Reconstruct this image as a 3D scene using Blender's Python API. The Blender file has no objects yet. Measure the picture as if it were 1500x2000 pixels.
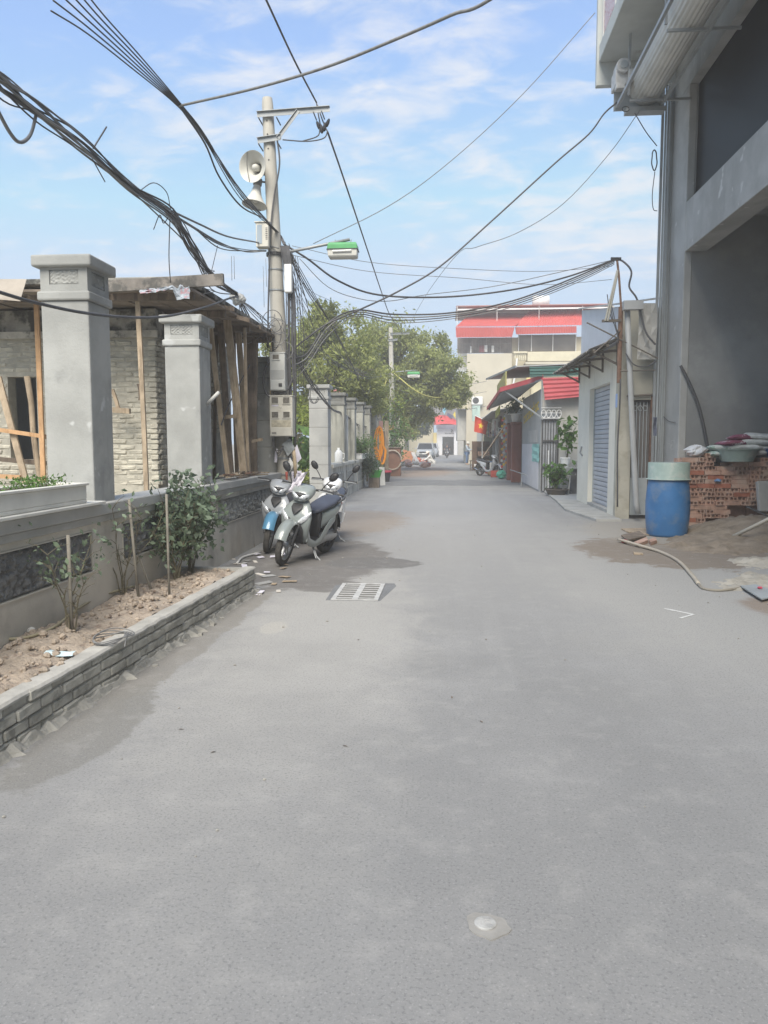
import bpy, math, random
import numpy as np
from mathutils import Vector, Matrix, Euler

R = math.radians
SC = bpy.context.scene
COL = SC.collection
rng = random.Random(7)

# ------------------------------------------------------------------ camera
F, U0, V0 = 1500.0, 750.0, 1000.0          # focal length and centre in photo pixels
VPU, VPV, EYE = 872.0, 867.0, 1.55         # vanishing point of the street, eye height
PITCH = math.atan((V0 - VPV) / F)
YAW = math.atan((VPU - U0) / F * math.cos(PITCH))
cam_d = bpy.data.cameras.new('camera')
cam_d.sensor_fit = 'VERTICAL'; cam_d.sensor_height = 36.0; cam_d.lens = 36.0 * F / 2000.0
cam_d.clip_start = 0.05; cam_d.clip_end = 3000
cam = bpy.data.objects.new('camera', cam_d); COL.objects.link(cam)
cam.location = (0, 0, EYE); cam.rotation_euler = (math.pi / 2 - PITCH, 0, YAW)
SC.camera = cam

# ------------------------------------------------------------------ sky, sun, exposure
SUN_EL, SUN_AZ = R(48), R(5)             # hazy sun high behind the camera
to_sun = Vector((-math.sin(SUN_AZ) * math.cos(SUN_EL), -math.cos(SUN_AZ) * math.cos(SUN_EL), math.sin(SUN_EL)))
world = bpy.data.worlds.new('World'); SC.world = world; world.use_nodes = True
wn, wl = world.node_tree.nodes, world.node_tree.links
wn.clear()
w_out = wn.new('ShaderNodeOutputWorld'); w_bg = wn.new('ShaderNodeBackground')
w_bg.inputs['Strength'].default_value = 0.14
sky = wn.new('ShaderNodeTexSky'); sky.sky_type = 'NISHITA'; sky.sun_disc = False
sky.sun_elevation = SUN_EL; sky.sun_rotation = math.pi + SUN_AZ
sky.air_density = 0.8; sky.dust_density = 0.2; sky.ozone_density = 3.0; sky.altitude = 10
# thin high cloud: laid out on a plane overhead, the same everywhere
tc = wn.new('ShaderNodeTexCoord'); sep = wn.new('ShaderNodeSeparateXYZ')
wl.new(tc.outputs['Generated'], sep.inputs[0])
def wm(op, a, b=None):
    n = wn.new('ShaderNodeMath'); n.operation = op
    for i, x in enumerate((a, b)):
        if x is None: continue
        if isinstance(x, (int, float)): n.inputs[i].default_value = x
        else: wl.new(x, n.inputs[i])
    return n.outputs[0]
zz = wm('ADD', wm('MAXIMUM', sep.outputs[2], 0.0), 0.16)
comb = wn.new('ShaderNodeCombineXYZ')
wl.new(wm('DIVIDE', sep.outputs[0], zz), comb.inputs[0]); wl.new(wm('DIVIDE', sep.outputs[1], zz), comb.inputs[1])
def wnoise(scale, detail, rough, dist, off):
    mp = wn.new('ShaderNodeMapping'); mp.inputs['Location'].default_value = off
    mp.inputs['Rotation'].default_value = (0, 0, R(35)); mp.inputs['Scale'].default_value = (1.0, 1.5, 1)
    wl.new(comb.outputs[0], mp.inputs[0])
    n = wn.new('ShaderNodeTexNoise'); n.inputs['Scale'].default_value = scale; n.inputs['Detail'].default_value = detail
    n.inputs['Roughness'].default_value = rough; n.inputs['Distortion'].default_value = dist
    wl.new(mp.outputs[0], n.inputs['Vector']); return n.outputs['Fac']
big = wnoise(0.75, 4, 0.5, 0.2, (3.4, 1.2, 0)); small = wnoise(6.5, 9, 0.58, 0.35, (0, 0.7, 0))
cl = wm('ADD', wm('MULTIPLY', big, 0.52), wm('MULTIPLY', small, 0.48))
mr = wn.new('ShaderNodeMapRange'); mr.interpolation_type = 'SMOOTHSTEP'
mr.inputs['From Min'].default_value = 0.47; mr.inputs['From Max'].default_value = 0.66
mr.inputs['To Min'].default_value = 0.03; mr.inputs['To Max'].default_value = 0.85
wl.new(cl, mr.inputs['Value'])
mix = wn.new('ShaderNodeMix'); mix.data_type = 'RGBA'
gam = wn.new('ShaderNodeGamma'); gam.inputs[1].default_value = 0.7; wl.new(sky.outputs[0], gam.inputs[0])   # milky air evens out the sky
vm = wn.new('ShaderNodeVectorMath'); vm.operation = 'MULTIPLY'; vm.inputs[1].default_value = (1.32, 1.43, 1.58); wl.new(gam.outputs[0], vm.inputs[0])
vn = wn.new('ShaderNodeVectorMath'); vn.operation = 'MINIMUM'; vn.inputs[1].default_value = (2.15, 2.75, 3.5); wl.new(vm.outputs[0], vn.inputs[0])
wl.new(mr.outputs[0], mix.inputs[0]); wl.new(vn.outputs[0], mix.inputs[6])
mix.inputs[7].default_value = (3.15, 3.22, 3.4, 1)
wl.new(mix.outputs[2], w_bg.inputs['Color']); wl.new(w_bg.outputs[0], w_out.inputs[0])

sun_d = bpy.data.lights.new('sun', 'SUN'); sun_d.energy = 2.9; sun_d.angle = R(36); sun_d.color = (1.0, 0.93, 0.82)
sun = bpy.data.objects.new('sun', sun_d); COL.objects.link(sun)
sun.rotation_euler = to_sun.to_track_quat('Z', 'Y').to_euler(); sun.location = (0, -20, 30)

SC.view_settings.view_transform = 'Standard'; SC.view_settings.look = 'None'
SC.view_settings.gamma = 1.0; SC.view_settings.use_curve_mapping = False
SC.view_settings.exposure = 1.03
SC.render.engine = 'CYCLES'
SC.cycles.use_denoising = True
SC.cycles.max_bounces = 6; SC.cycles.diffuse_bounces = 4; SC.cycles.transparent_max_bounces = 8
SC.cycles.sample_clamp_indirect = 6

# ------------------------------------------------------------------ pixel -> place
cp, sp, cy, sy = math.cos(PITCH), math.sin(PITCH), math.cos(YAW), math.sin(YAW)
FWD = Vector((-sy * cp, cy * cp, -sp)); RGT = Vector((cy, sy, 0)); UPV = Vector((-sy * sp, cy * sp, cp))
CAM = Vector((0, 0, EYE))
def ray(u, v): return FWD + RGT * ((u - U0) / F) + UPV * ((V0 - v) / F)
def G(u, v, z=0.0):                        # where the pixel's ray meets height z
    d = ray(u, v); return CAM + d * ((z - EYE) / d.z)
def PX(u, v, x):                           # ... the plane x
    d = ray(u, v); return CAM + d * (x / d.x)
def PY(u, v, y):                           # ... the plane y
    d = ray(u, v); return CAM + d * (y / d.y)
# ------------------------------------------------------------------ mesh helpers
class MB:
    def __init__(s): s.v = []; s.f = []
    def add(s, vs, fs):
        o = len(s.v); s.v += [tuple(p) for p in vs]; s.f += [tuple(i + o for i in f) for f in fs]; return s
    def box(s, a, b):
        (x0, y0, z0), (x1, y1, z1) = a, b
        return s.add([(x0,y0,z0),(x1,y0,z0),(x1,y1,z0),(x0,y1,z0),(x0,y0,z1),(x1,y0,z1),(x1,y1,z1),(x0,y1,z1)],
                     [(0,3,2,1),(4,5,6,7),(0,1,5,4),(1,2,6,5),(2,3,7,6),(3,0,4,7)])
    def cbox(s, c, d, rot=None):           # centre, full size, optional Euler
        m = rot.to_matrix() if rot else Matrix.Identity(3)
        h = Vector(d) / 2; c = Vector(c)
        P = [c + m @ Vector((sx*h.x, sy_*h.y, sz*h.z)) for sz in (-1,1) for sx, sy_ in ((-1,-1),(1,-1),(1,1),(-1,1))]
        return s.add(P, [(0,3,2,1),(4,5,6,7),(0,1,5,4),(1,2,6,5),(2,3,7,6),(3,0,4,7)])
    def beam(s, p, q, w, h, up=(0, 0, 1)):
        p, q = Vector(p), Vector(q); d = (q - p).normalized(); up = Vector(up)
        if abs(d.dot(up)) > 0.98: up = Vector((0, 1, 0))
        a = d.cross(up).normalized() * (w / 2); b = a.cross(d).normalized() * (h / 2)
        P = [e + sa * a + sb * b for e in (p, q) for sa, sb in ((-1,-1),(1,-1),(1,1),(-1,1))]
        return s.add(P, [(0,1,2,3),(7,6,5,4),(0,4,5,1),(1,5,6,2),(2,6,7,3),(3,7,4,0)])
    def tube(s, pts, r, n=8, caps=True, closed=False):
        pts = [Vector(p) for p in pts]; k = len(pts)
        rs = r if isinstance(r, (list, tuple)) else [r] * k
        t0 = (pts[1] - pts[0]).normalized()
        nrm = t0.orthogonal().normalized(); vs = []; prev = t0
        for i in range(k):
            if closed: t = (pts[(i+1) % k] - pts[i-1]).normalized()
            elif i == 0: t = t0
            elif i == k - 1: t = (pts[i] - pts[i-1]).normalized()
            else: t = ((pts[i+1] - pts[i]).normalized() + (pts[i] - pts[i-1]).normalized())
            if t.length < 1e-6: t = prev
            t = t.normalized()
            q = prev.rotation_difference(t); nrm = (q @ nrm); nrm = (nrm - t * nrm.dot(t)).normalized(); prev = t
            b = t.cross(nrm)
            for j in range(n):
                a = 2 * math.pi * j / n
                vs.append(pts[i] + (nrm * math.cos(a) + b * math.sin(a)) * rs[i])
        fs = []
        m = k if closed else k - 1
        for i in range(m):
            i2 = (i + 1) % k
            for j in range(n):
                j2 = (j + 1) % n
                fs.append((i*n+j, i*n+j2, i2*n+j2, i2*n+j))
        if caps and not closed:
            fs.append(tuple(range(n - 1, -1, -1))); fs.append(tuple((k-1)*n + j for j in range(n)))
        return s.add(vs, fs)
    def lathe(s, prof, n=24, c=(0, 0, 0), m=None, caps=True):   # prof: (radius, height) pairs about local z
        c = Vector(c); vs = []
        for r, h in prof:
            for j in range(n):
                a = 2 * math.pi * j / n; p = Vector((r * math.cos(a), r * math.sin(a), h))
                vs.append(c + (m @ p if m else p))
        fs = []
        for i in range(len(prof) - 1):
            for j in range(n):
                j2 = (j + 1) % n; fs.append((i*n+j, i*n+j2, (i+1)*n+j2, (i+1)*n+j))
        if caps:
            fs.append(tuple(range(n - 1, -1, -1))); fs.append(tuple((len(prof)-1)*n + j for j in range(n)))
        return s.add(vs, fs)
    def prism(s, poly, axis, a, b):        # closed 2-D outline extruded along an axis
        def P(p, t):
            if axis == 'x': return (t, p[0], p[1])
            if axis == 'y': return (p[0], t, p[1])
            return (p[0], p[1], t)
        n = len(poly); vs = [P(p, a) for p in poly] + [P(p, b) for p in poly]
        fs = [tuple(range(n - 1, -1, -1)), tuple(range(n, 2 * n))] + [(i, (i+1) % n, n + (i+1) % n, n + i) for i in range(n)]
        return s.add(vs, fs)
    def loft(s, rings, caps=True):
        n = len(rings[0]); vs = [p for r in rings for p in r]; fs = []
        for i in range(len(rings) - 1):
            for j in range(n):
                j2 = (j + 1) % n; fs.append((i*n+j, i*n+j2, (i+1)*n+j2, (i+1)*n+j))
        if caps: fs.append(tuple(range(n - 1, -1, -1))); fs.append(tuple((len(rings)-1)*n + j for j in range(n)))
        return s.add(vs, fs)
    def grid(s, P):
        a, b = len(P), len(P[0]); vs = [p for r in P for p in r]
        fs = [(i*b+j, i*b+j+1, (i+1)*b+j+1, (i+1)*b+j) for i in range(a-1) for j in range(b-1)]
        return s.add(vs, fs)
    def sheet(s, P, t=0.004, d=(0, 0, 1)):  # a grid with thickness
        a, b = len(P), len(P[0]); d = Vector(d) * t
        s.grid(P); s.grid([[Vector(p) - d for p in r][::-1] for r in P])
        edge = [P[0][j] for j in range(b)] + [P[i][b-1] for i in range(1, a)] + [P[a-1][j] for j in range(b-2, -1, -1)] + [P[i][0] for i in range(a-2, 0, -1)]
        n = len(edge); vs = [Vector(p) for p in edge] + [Vector(p) - d for p in edge]
        return s.add(vs, [(i, n + i, n + (i+1) % n, (i+1) % n) for i in range(n)])
    def mesh(s, name='m', smooth=False):
        me = bpy.data.meshes.new(name); me.from_pydata(s.v, [], s.f); me.update()
        bm_fix(me)
        if smooth: me.shade_smooth()
        return me
def bm_fix(me):
    import bmesh
    b = bmesh.new(); b.from_mesh(me); bmesh.ops.recalc_face_normals(b, faces=b.faces[:]); b.to_mesh(me); b.free()
def chain(o):
    if o is None: return Matrix.Identity(4)
    return chain(o.parent) @ o.matrix_parent_inverse @ o.matrix_basis
def obj(name, mb, m, parent=None, world=True, smooth=False, bevel=0, seg=1, autos=None):
    me = mb.mesh(name, smooth) if isinstance(mb, MB) else mb
    o = bpy.data.objects.new(name, me); COL.objects.link(o)
    if m is not None and not me.materials: me.materials.append(m)
    if parent is not None:
        o.parent = parent
        if world: o.matrix_parent_inverse = chain(parent).inverted()
    if autos: me.shade_smooth(); me.set_sharp_from_angle(angle=R(autos))
    if bevel:
        b = o.modifiers.new('bevel', 'BEVEL'); b.width = bevel; b.segments = seg; b.limit_method = 'ANGLE'; b.angle_limit = R(40)
    return o
def tag(o, label, cat, group=None):
    o['label'] = label; o['category'] = cat
    if group: o['group'] = group
    return o
def thing(name, label, cat, loc=(0, 0, 0), rz=0, group=None):
    o = bpy.data.objects.new(name, None); COL.objects.link(o); o.empty_display_size = 0.1
    o.location = loc; o.rotation_euler = (0, 0, rz)
    return tag(o, label, cat, group)
def struct(name, mb, m, **k):
    o = obj(name, mb, m, **k); o['kind'] = 'structure'; return o
def copy_tree(o, parent=None):
    c = o.copy(); COL.objects.link(c); c.parent = parent
    for ch in list(o.children): copy_tree(ch, c)
    return c
def smooth_pts(pts, n=6):                  # Catmull-Rom through points
    pts = [Vector(p) for p in pts]
    if len(pts) < 3: return [pts[0].lerp(pts[-1], i / n) for i in range(n + 1)]
    P = [2 * pts[0] - pts[1]] + pts + [2 * pts[-1] - pts[-2]]; out = []
    for i in range(1, len(P) - 2):
        for k in range(n):
            t = k / n; a, b, c, d = P[i-1], P[i], P[i+1], P[i+2]
            out.append(0.5 * ((2*b) + (c - a)*t + (2*a - 5*b + 4*c - d)*t*t + (3*b - a - 3*c + d)*t**3))
    out.append(pts[-1]); return out

# ------------------------------------------------------------------ materials
MATS = {}
def mat(name, col, rough=0.8, var=0.12, scale=2.0, bump=0.15, bscale=45.0, metal=0.0, spec=0.4,
        stain=None, streak=None, speck=None, coat=0.0, trans=0.0, bdist=0.01):
    """stain=(colour, scale, lo, hi, amount); streak the same but stretched down the wall; speck=(colour, scale, lo)"""
    if name in MATS: return MATS[name]
    m = bpy.data.materials.new(name); m.use_nodes = True; MATS[name] = m
    N, L = m.node_tree.nodes, m.node_tree.links
    b = N['Principled BSDF']
    b.inputs['Roughness'].default_value = rough; b.inputs['Metallic'].default_value = metal
    b.inputs['Specular IOR Level'].default_value = spec
    if coat: b.inputs['Coat Weight'].default_value = coat; b.inputs['Coat Roughness'].default_value = 0.08
    geo = N.new('ShaderNodeNewGeometry'); pos = geo.outputs['Position']
    def noise(sc, det=4, rg=0.55, stretch=None):
        n = N.new('ShaderNodeTexNoise'); n.inputs['Scale'].default_value = sc; n.inputs['Detail'].default_value = det
        n.inputs['Roughness'].default_value = rg
        if stretch:
            mp = N.new('ShaderNodeMapping'); mp.inputs['Scale'].default_value = stretch
            L.new(pos, mp.inputs[0]); L.new(mp.outputs[0], n.inputs['Vector'])
        else: L.new(pos, n.inputs['Vector'])
        return n.outputs['Fac']
    def ramp(x, lo, hi, a=0.0, c=1.0):
        r = N.new('ShaderNodeMapRange'); r.interpolation_type = 'SMOOTHSTEP'
        for k, val in (('From Min', lo), ('From Max', hi), ('To Min', a), ('To Max', c)): r.inputs[k].default_value = val
        L.new(x, r.inputs['Value']); return r.outputs[0]
    def mixc(f, a, c):
        n = N.new('ShaderNodeMix'); n.data_type = 'RGBA'
        if isinstance(f, float): n.inputs[0].default_value = f
        else: L.new(f, n.inputs[0])
        for i, x in ((6, a), (7, c)):
            if isinstance(x, tuple): n.inputs[i].default_value = (*x, 1)
            else: L.new(x, n.inputs[i])
        return n.outputs[2]
    c = col
    if var:
        c = mixc(ramp(noise(scale, 6, 0.6), 0.28, 0.72), tuple(max(0, x * (1 - var)) for x in col), tuple(min(1, x * (1 + var)) for x in col))
    for st, strch in ((stain, None), (streak, (1, 1, 0.12))):
        if st:
            c = mixc(ramp(noise(st[1], 7, 0.65, strch), st[2], st[3], 0, st[4] if len(st) > 4 else 1.0), c, st[0])
    if speck: c = mixc(ramp(noise(speck[1], 2, 0.5), speck[2], speck[2] + 0.06), c, speck[0])
    if isinstance(c, tuple): b.inputs['Base Color'].default_value = (*c, 1)
    else: L.new(c, b.inputs['Base Color'])
    if bump:
        bn = N.new('ShaderNodeBump'); bn.inputs['Strength'].default_value = min(1, bump); bn.inputs['Distance'].default_value = bdist
        L.new(noise(bscale, 6, 0.62), bn.inputs['Height']); L.new(bn.outputs[0], b.inputs['Normal'])
    if trans:
        t = N.new('ShaderNodeBsdfTranslucent'); mx = N.new('ShaderNodeMixShader'); mx.inputs[0].default_value = trans
        if isinstance(c, tuple): t.inputs[0].default_value = (*c, 1)
        else: L.new(c, t.inputs[0])
        L.new(b.outputs[0], mx.inputs[1]); L.new(t.outputs[0], mx.inputs[2])
        L.new(mx.outputs[0], N['Material Output'].inputs[0])
    return m
plaster   = mat('grey_render', (0.37, 0.375, 0.36), 0.92, 0.16, 1.6, 0.35, 60, streak=((0.25, 0.252, 0.245), 4.0, 0.56, 0.74, 0.55), stain=((0.25, 0.255, 0.25), 2.3, 0.50, 0.68, 0.7), speck=((0.50, 0.51, 0.50), 5, 0.66))
plaster2  = mat('grey_render_light', (0.43, 0.43, 0.41), 0.92, 0.14, 1.3, 0.3, 60, stain=((0.31, 0.31, 0.29), 1.5, 0.52, 0.72, 0.6))
oldwall   = mat('old_stained_render', (0.52, 0.51, 0.46), 0.95, 0.18, 1.4, 0.5, 40, streak=((0.17, 0.17, 0.15), 5.0, 0.50, 0.64, 0.85))
rough_st  = mat('rough_stucco', (0.20, 0.20, 0.195), 0.95, 0.35, 14, 0.8, 60, bdist=0.02)
rough_lt  = mat('rough_stucco_light', (0.32, 0.32, 0.30), 0.95, 0.35, 14, 0.8, 60, bdist=0.02)
brickgrey = mat('mortared_brick', (0.36, 0.35, 0.31), 0.95, 0.28, 5.0, 0.6, 50, stain=((0.20, 0.195, 0.175), 9, 0.52, 0.66, 0.8))
brickpale = mat('pale_old_brick', (0.52, 0.495, 0.42), 0.95, 0.22, 5.0, 0.8, 30, stain=((0.33, 0.30, 0.245), 3.5, 0.54, 0.70, 0.7), bdist=0.015)
mortar    = mat('mortar', (0.32, 0.31, 0.28), 0.97, 0.2, 6, 0.7, 60)
mortar_lt = mat('pale_mortar', (0.44, 0.42, 0.36), 0.97, 0.2, 6, 0.7, 60)
redbrick  = mat('hollow_red_brick', (0.46, 0.29, 0.22), 0.9, 0.25, 6.0, 0.3, 60, stain=((0.56, 0.42, 0.34), 4, 0.46, 0.64, 0.85))
soil      = mat('red_soil', (0.40, 0.335, 0.27), 0.98, 0.25, 5, 0.9, 35, stain=((0.20, 0.145, 0.115), 9, 0.52, 0.66, 0.7), bdist=0.03)
sandm     = mat('damp_sand', (0.27, 0.225, 0.175), 0.98, 0.22, 4, 0.8, 45, stain=((0.16, 0.13, 0.10), 3, 0.52, 0.70, 0.7), bdist=0.02)
concrete  = mat('concrete', (0.36, 0.36, 0.34), 0.9, 0.15, 2, 0.3, 70)
polecon   = mat('pole_concrete', (0.46, 0.44, 0.39), 0.9, 0.14, 1.5, 0.25, 80, streak=((0.30, 0.29, 0.26), 8, 0.5, 0.7, 0.6))
galv      = mat('galvanised_steel', (0.33, 0.345, 0.35), 0.5, 0.14, 3, 0.05, 90, metal=0.3)
steelgrey = mat('grey_painted_steel', (0.36, 0.39, 0.40), 0.5, 0.08, 4, 0.05)
darksteel = mat('dark_steel', (0.06, 0.06, 0.062), 0.55, 0.2, 6, 0.08)
rust      = mat('rusty_iron', (0.20, 0.12, 0.085), 0.85, 0.3, 9, 0.3)
wood_pale = mat('weathered_timber', (0.40, 0.32, 0.23), 0.9, 0.25, 4, 0.35, 50, streak=((0.22, 0.17, 0.12), 26, 0.5, 0.62, 0.7))
wood_new  = mat('fresh_timber', (0.52, 0.32, 0.17), 0.85, 0.18, 4, 0.3, 50, streak=((0.36, 0.20, 0.10), 30, 0.5, 0.62, 0.7))
wood_dark = mat('dark_timber', (0.20, 0.16, 0.125), 0.92, 0.3, 4, 0.4, 50, streak=((0.10, 0.08, 0.065), 24, 0.5, 0.62, 0.7))
plywood   = mat('formwork_board', (0.24, 0.20, 0.165), 0.92, 0.3, 3, 0.3, 50)
cable_m   = mat('black_cable', (0.085, 0.085, 0.09), 0.6, 0.2, 6, 0)
cable_g   = mat('grey_cable', (0.20, 0.20, 0.20), 0.6, 0.1, 6, 0)
white_pl  = mat('white_plastic', (0.74, 0.74, 0.72), 0.5, 0.05, 4, 0.03)
ivory     = mat('ivory_plastic', (0.60, 0.58, 0.51), 0.55, 0.08, 4, 0.05, stain=((0.47, 0.44, 0.37), 6, 0.56, 0.72, 0.6))
greybox   = mat('grey_box_plastic', (0.52, 0.53, 0.51), 0.55, 0.06, 4, 0.05)
glassd    = mat('dark_glass', (0.03, 0.032, 0.036), 0.12, 0, 1, 0, spec=0.5)
blackpl   = mat('black_plastic', (0.028, 0.028, 0.03), 0.5, 0.1, 8, 0.05)
rubber    = mat('tyre_rubber', (0.07, 0.066, 0.06), 0.9, 0.35, 12, 0.2, 120)
chrome    = mat('chrome', (0.75, 0.76, 0.78), 0.18, 0, 1, 0, metal=1.0)
alloy     = mat('alloy', (0.45, 0.46, 0.47), 0.4, 0.08, 8, 0, metal=0.8)
lens      = mat('clear_lens', (0.72, 0.75, 0.78), 0.08, 0.25, 40, 0, spec=0.8, metal=0.3)
redlens   = mat('red_lens', (0.45, 0.03, 0.03), 0.15, 0, 1, 0)
paper     = mat('paper', (0.70, 0.68, 0.76), 0.85, 0.05, 5, 0)
# ------------------------------------------------------------------ ground and road
ground_m = mat('earth', (0.30, 0.27, 0.22), 0.98, 0.25, 1.2, 0.6, 20, stain=((0.16, 0.19, 0.09), 0.9, 0.50, 0.62, 0.7))
struct('ground', MB().grid([[(x, y, -0.012) for x in (-900, -40, 40, 900)] for y in (-200, -20, 130, 2000)]), ground_m)

def road_material():
    m = bpy.data.materials.new('road_asphalt'); m.use_nodes = True
    N, L = m.node_tree.nodes, m.node_tree.links; b = N['Principled BSDF']
    b.inputs['Roughness'].default_value = 0.9; b.inputs['Specular IOR Level'].default_value = 0.25
    pos = N.new('ShaderNodeNewGeometry').outputs['Position']
    def noise(sc, det=5, rg=0.6, st=None, dist=0.0):
        n = N.new('ShaderNodeTexNoise'); n.inputs['Scale'].default_value = sc; n.inputs['Detail'].default_value = det
        n.inputs['Roughness'].default_value = rg; n.inputs['Distortion'].default_value = dist
        if st:
            mp = N.new('ShaderNodeMapping'); mp.inputs['Scale'].default_value = st; L.new(pos, mp.inputs[0]); L.new(mp.outputs[0], n.inputs['Vector'])
        else: L.new(pos, n.inputs['Vector'])
        return n.outputs['Fac']
    def ramp(x, lo, hi, a=0.0, c=1.0):
        r = N.new('ShaderNodeMapRange'); r.interpolation_type = 'SMOOTHSTEP'
        for k, val in (('From Min', lo), ('From Max', hi), ('To Min', a), ('To Max', c)): r.inputs[k].default_value = val
        L.new(x, r.inputs['Value']); return r.outputs[0]
    def mixc(f, a, c):
        n = N.new('ShaderNodeMix'); n.data_type = 'RGBA'; L.new(f, n.inputs[0])
        for i, x in ((6, a), (7, c)):
            if isinstance(x, tuple): n.inputs[i].default_value = (*x, 1)
            else: L.new(x, n.inputs[i])
        return n.outputs[2]
    def math_(op, a, c):
        n = N.new('ShaderNodeMath'); n.operation = op
        for i, x in enumerate((a, c)):
            if isinstance(x, (int, float)): n.inputs[i].default_value = x
            else: L.new(x, n.inputs[i])
        return n.outputs[0]
    edge = math_('ADD', math_('MULTIPLY', noise(2.6, 8, 0.65, None, 0.6), 0.72), math_('MULTIPLY', noise(12, 6, 0.65, None, 0.4), 0.28)); edge2 = noise(0.8, 7, 0.65)
    c = mixc(ramp(edge2, 0.30, 0.72), (0.235, 0.235, 0.232), (0.295, 0.293, 0.288))
    c = mixc(ramp(noise(1.0, 6, 0.6, (2.6, 0.13, 1)), 0.46, 0.70, 0, 0.35), c, (0.34, 0.338, 0.33))      # tyre-polished, dusty streaks
    def blob(c0, cx, cy_, rx, ry, col, k=0.8, soft=0.16, amt=1.0, rot=0.0, n=None):
        mp = N.new('ShaderNodeMapping'); mp.vector_type = 'TEXTURE'
        mp.inputs['Location'].default_value = (cx, cy_, 0); mp.inputs['Scale'].default_value = (rx, ry, 1000); mp.inputs['Rotation'].default_value = (0, 0, rot)
        L.new(pos, mp.inputs[0]); ln = N.new('ShaderNodeVectorMath'); ln.operation = 'LENGTH'; L.new(mp.outputs[0], ln.inputs[0])
        d = math_('ADD', ln.outputs['Value'], math_('MULTIPLY', math_('SUBTRACT', n or edge, 0.5), k * 2))
        return mixc(ramp(d, 1 - soft, 1 + soft, amt, 0.0), c0, col)
    c = blob(c, 2.7, 9.2, 1.5, 5.5, (0.40, 0.39, 0.365), 0.9, 0.5, 0.75, 0, edge2)       # pale cement dust on the shoulder
    c = blob(c, -1.0, 6.0, 0.75, 4.0, (0.39, 0.38, 0.355), 0.9, 0.45, 0.7, 0.03, edge)
    c = blob(c, 0.4, 16.0, 1.6, 7, (0.35, 0.345, 0.335), 0.8, 0.5, 0.6, 0, edge2)
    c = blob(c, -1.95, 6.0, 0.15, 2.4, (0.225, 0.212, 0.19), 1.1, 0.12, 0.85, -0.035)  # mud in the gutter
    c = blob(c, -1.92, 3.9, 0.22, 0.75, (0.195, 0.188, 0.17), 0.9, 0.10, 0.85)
    c = blob(c, 0.3, 1.2, 3.6, 3.4, (0.195, 0.196, 0.196), 0.7, 0.6, 0.6, 0, edge2)     # darker around the camera position
    c = blob(c, -1.45, 6.3, 0.11, 0.22, (0.40, 0.385, 0.35), 0.2, 0.12, 0.9)
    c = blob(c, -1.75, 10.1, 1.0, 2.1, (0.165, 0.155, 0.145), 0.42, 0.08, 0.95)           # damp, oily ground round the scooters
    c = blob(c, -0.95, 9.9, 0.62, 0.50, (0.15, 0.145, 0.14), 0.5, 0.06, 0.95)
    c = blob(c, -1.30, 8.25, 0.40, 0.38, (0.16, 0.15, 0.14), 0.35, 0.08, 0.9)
    c = blob(c, -2.0, 15.2, 1.2, 2.6, (0.27, 0.225, 0.18), 0.6, 0.2, 0.8)                 # earth by the pole
    c = blob(c, 3.3, 11.4, 1.35, 1.7, (0.235, 0.195, 0.155), 0.62, 0.08, 0.95)            # sand spread by the drum
    c = blob(c, 3.7, 13.8, 1.2, 2.0, (0.36, 0.33, 0.28), 0.6, 0.3, 0.8)
    c = blob(c, 3.15, 7.5, 0.30, 0.45, (0.26, 0.20, 0.15), 0.6, 0.25, 0.8)
    c = blob(c, -1.8, 44.0, 2.2, 8, (0.30, 0.22, 0.17), 0.7, 0.3, 0.8)
    c = blob(c, 0, 0, 0.001, 0.001, (0.3, 0.3, 0.3))
    agg = noise(120, 3, 0.6); agg2 = noise(80, 3, 0.62)
    c = mixc(ramp(agg2, 0.54, 0.64, 0, 0.5), c, (0.12, 0.123, 0.126))
    c = mixc(ramp(noise(5.5, 8, 0.7), 0.50, 0.66, 0, 0.22), c, (0.37, 0.362, 0.345))
    c = mixc(ramp(agg, 0.55, 0.68, 0, 0.38), c, (0.37, 0.37, 0.36))
    c = mixc(ramp(noise(38, 3, 0.6), 0.56, 0.70, 0, 0.30), c, (0.17, 0.172, 0.175))
    c = mixc(ramp(noise(52, 2, 0.5), 0.62, 0.72, 0, 0.28), c, (0.36, 0.355, 0.345))
    L.new(c, b.inputs['Base Color'])
    bn = N.new('ShaderNodeBump'); bn.inputs['Strength'].default_value = 0.16; bn.inputs['Distance'].default_value = 0.005
    L.new(math_('ADD', agg, math_('MULTIPLY', agg2, 1.2)), bn.inputs['Height']); L.new(bn.outputs[0], b.inputs['Normal'])
    return m
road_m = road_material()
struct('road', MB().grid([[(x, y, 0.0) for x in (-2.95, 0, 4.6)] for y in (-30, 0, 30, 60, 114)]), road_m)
# shadow band across the street, put in as a dark sheet on the road
shadow_and_tar = mat('shadow_band_and_tar', (0.17, 0.175, 0.18), 0.9, 0.15, 1.5, 0.4, 60, speck=((0.30, 0.30, 0.30), 60, 0.62))
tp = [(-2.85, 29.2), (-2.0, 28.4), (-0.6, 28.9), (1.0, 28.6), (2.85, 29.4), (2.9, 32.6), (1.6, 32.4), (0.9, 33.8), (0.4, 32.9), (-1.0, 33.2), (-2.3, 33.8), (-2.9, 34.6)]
struct('painted_shadow_band', MB().prism(tp, 'z', 0.0005, 0.006), shadow_and_tar)

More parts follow.
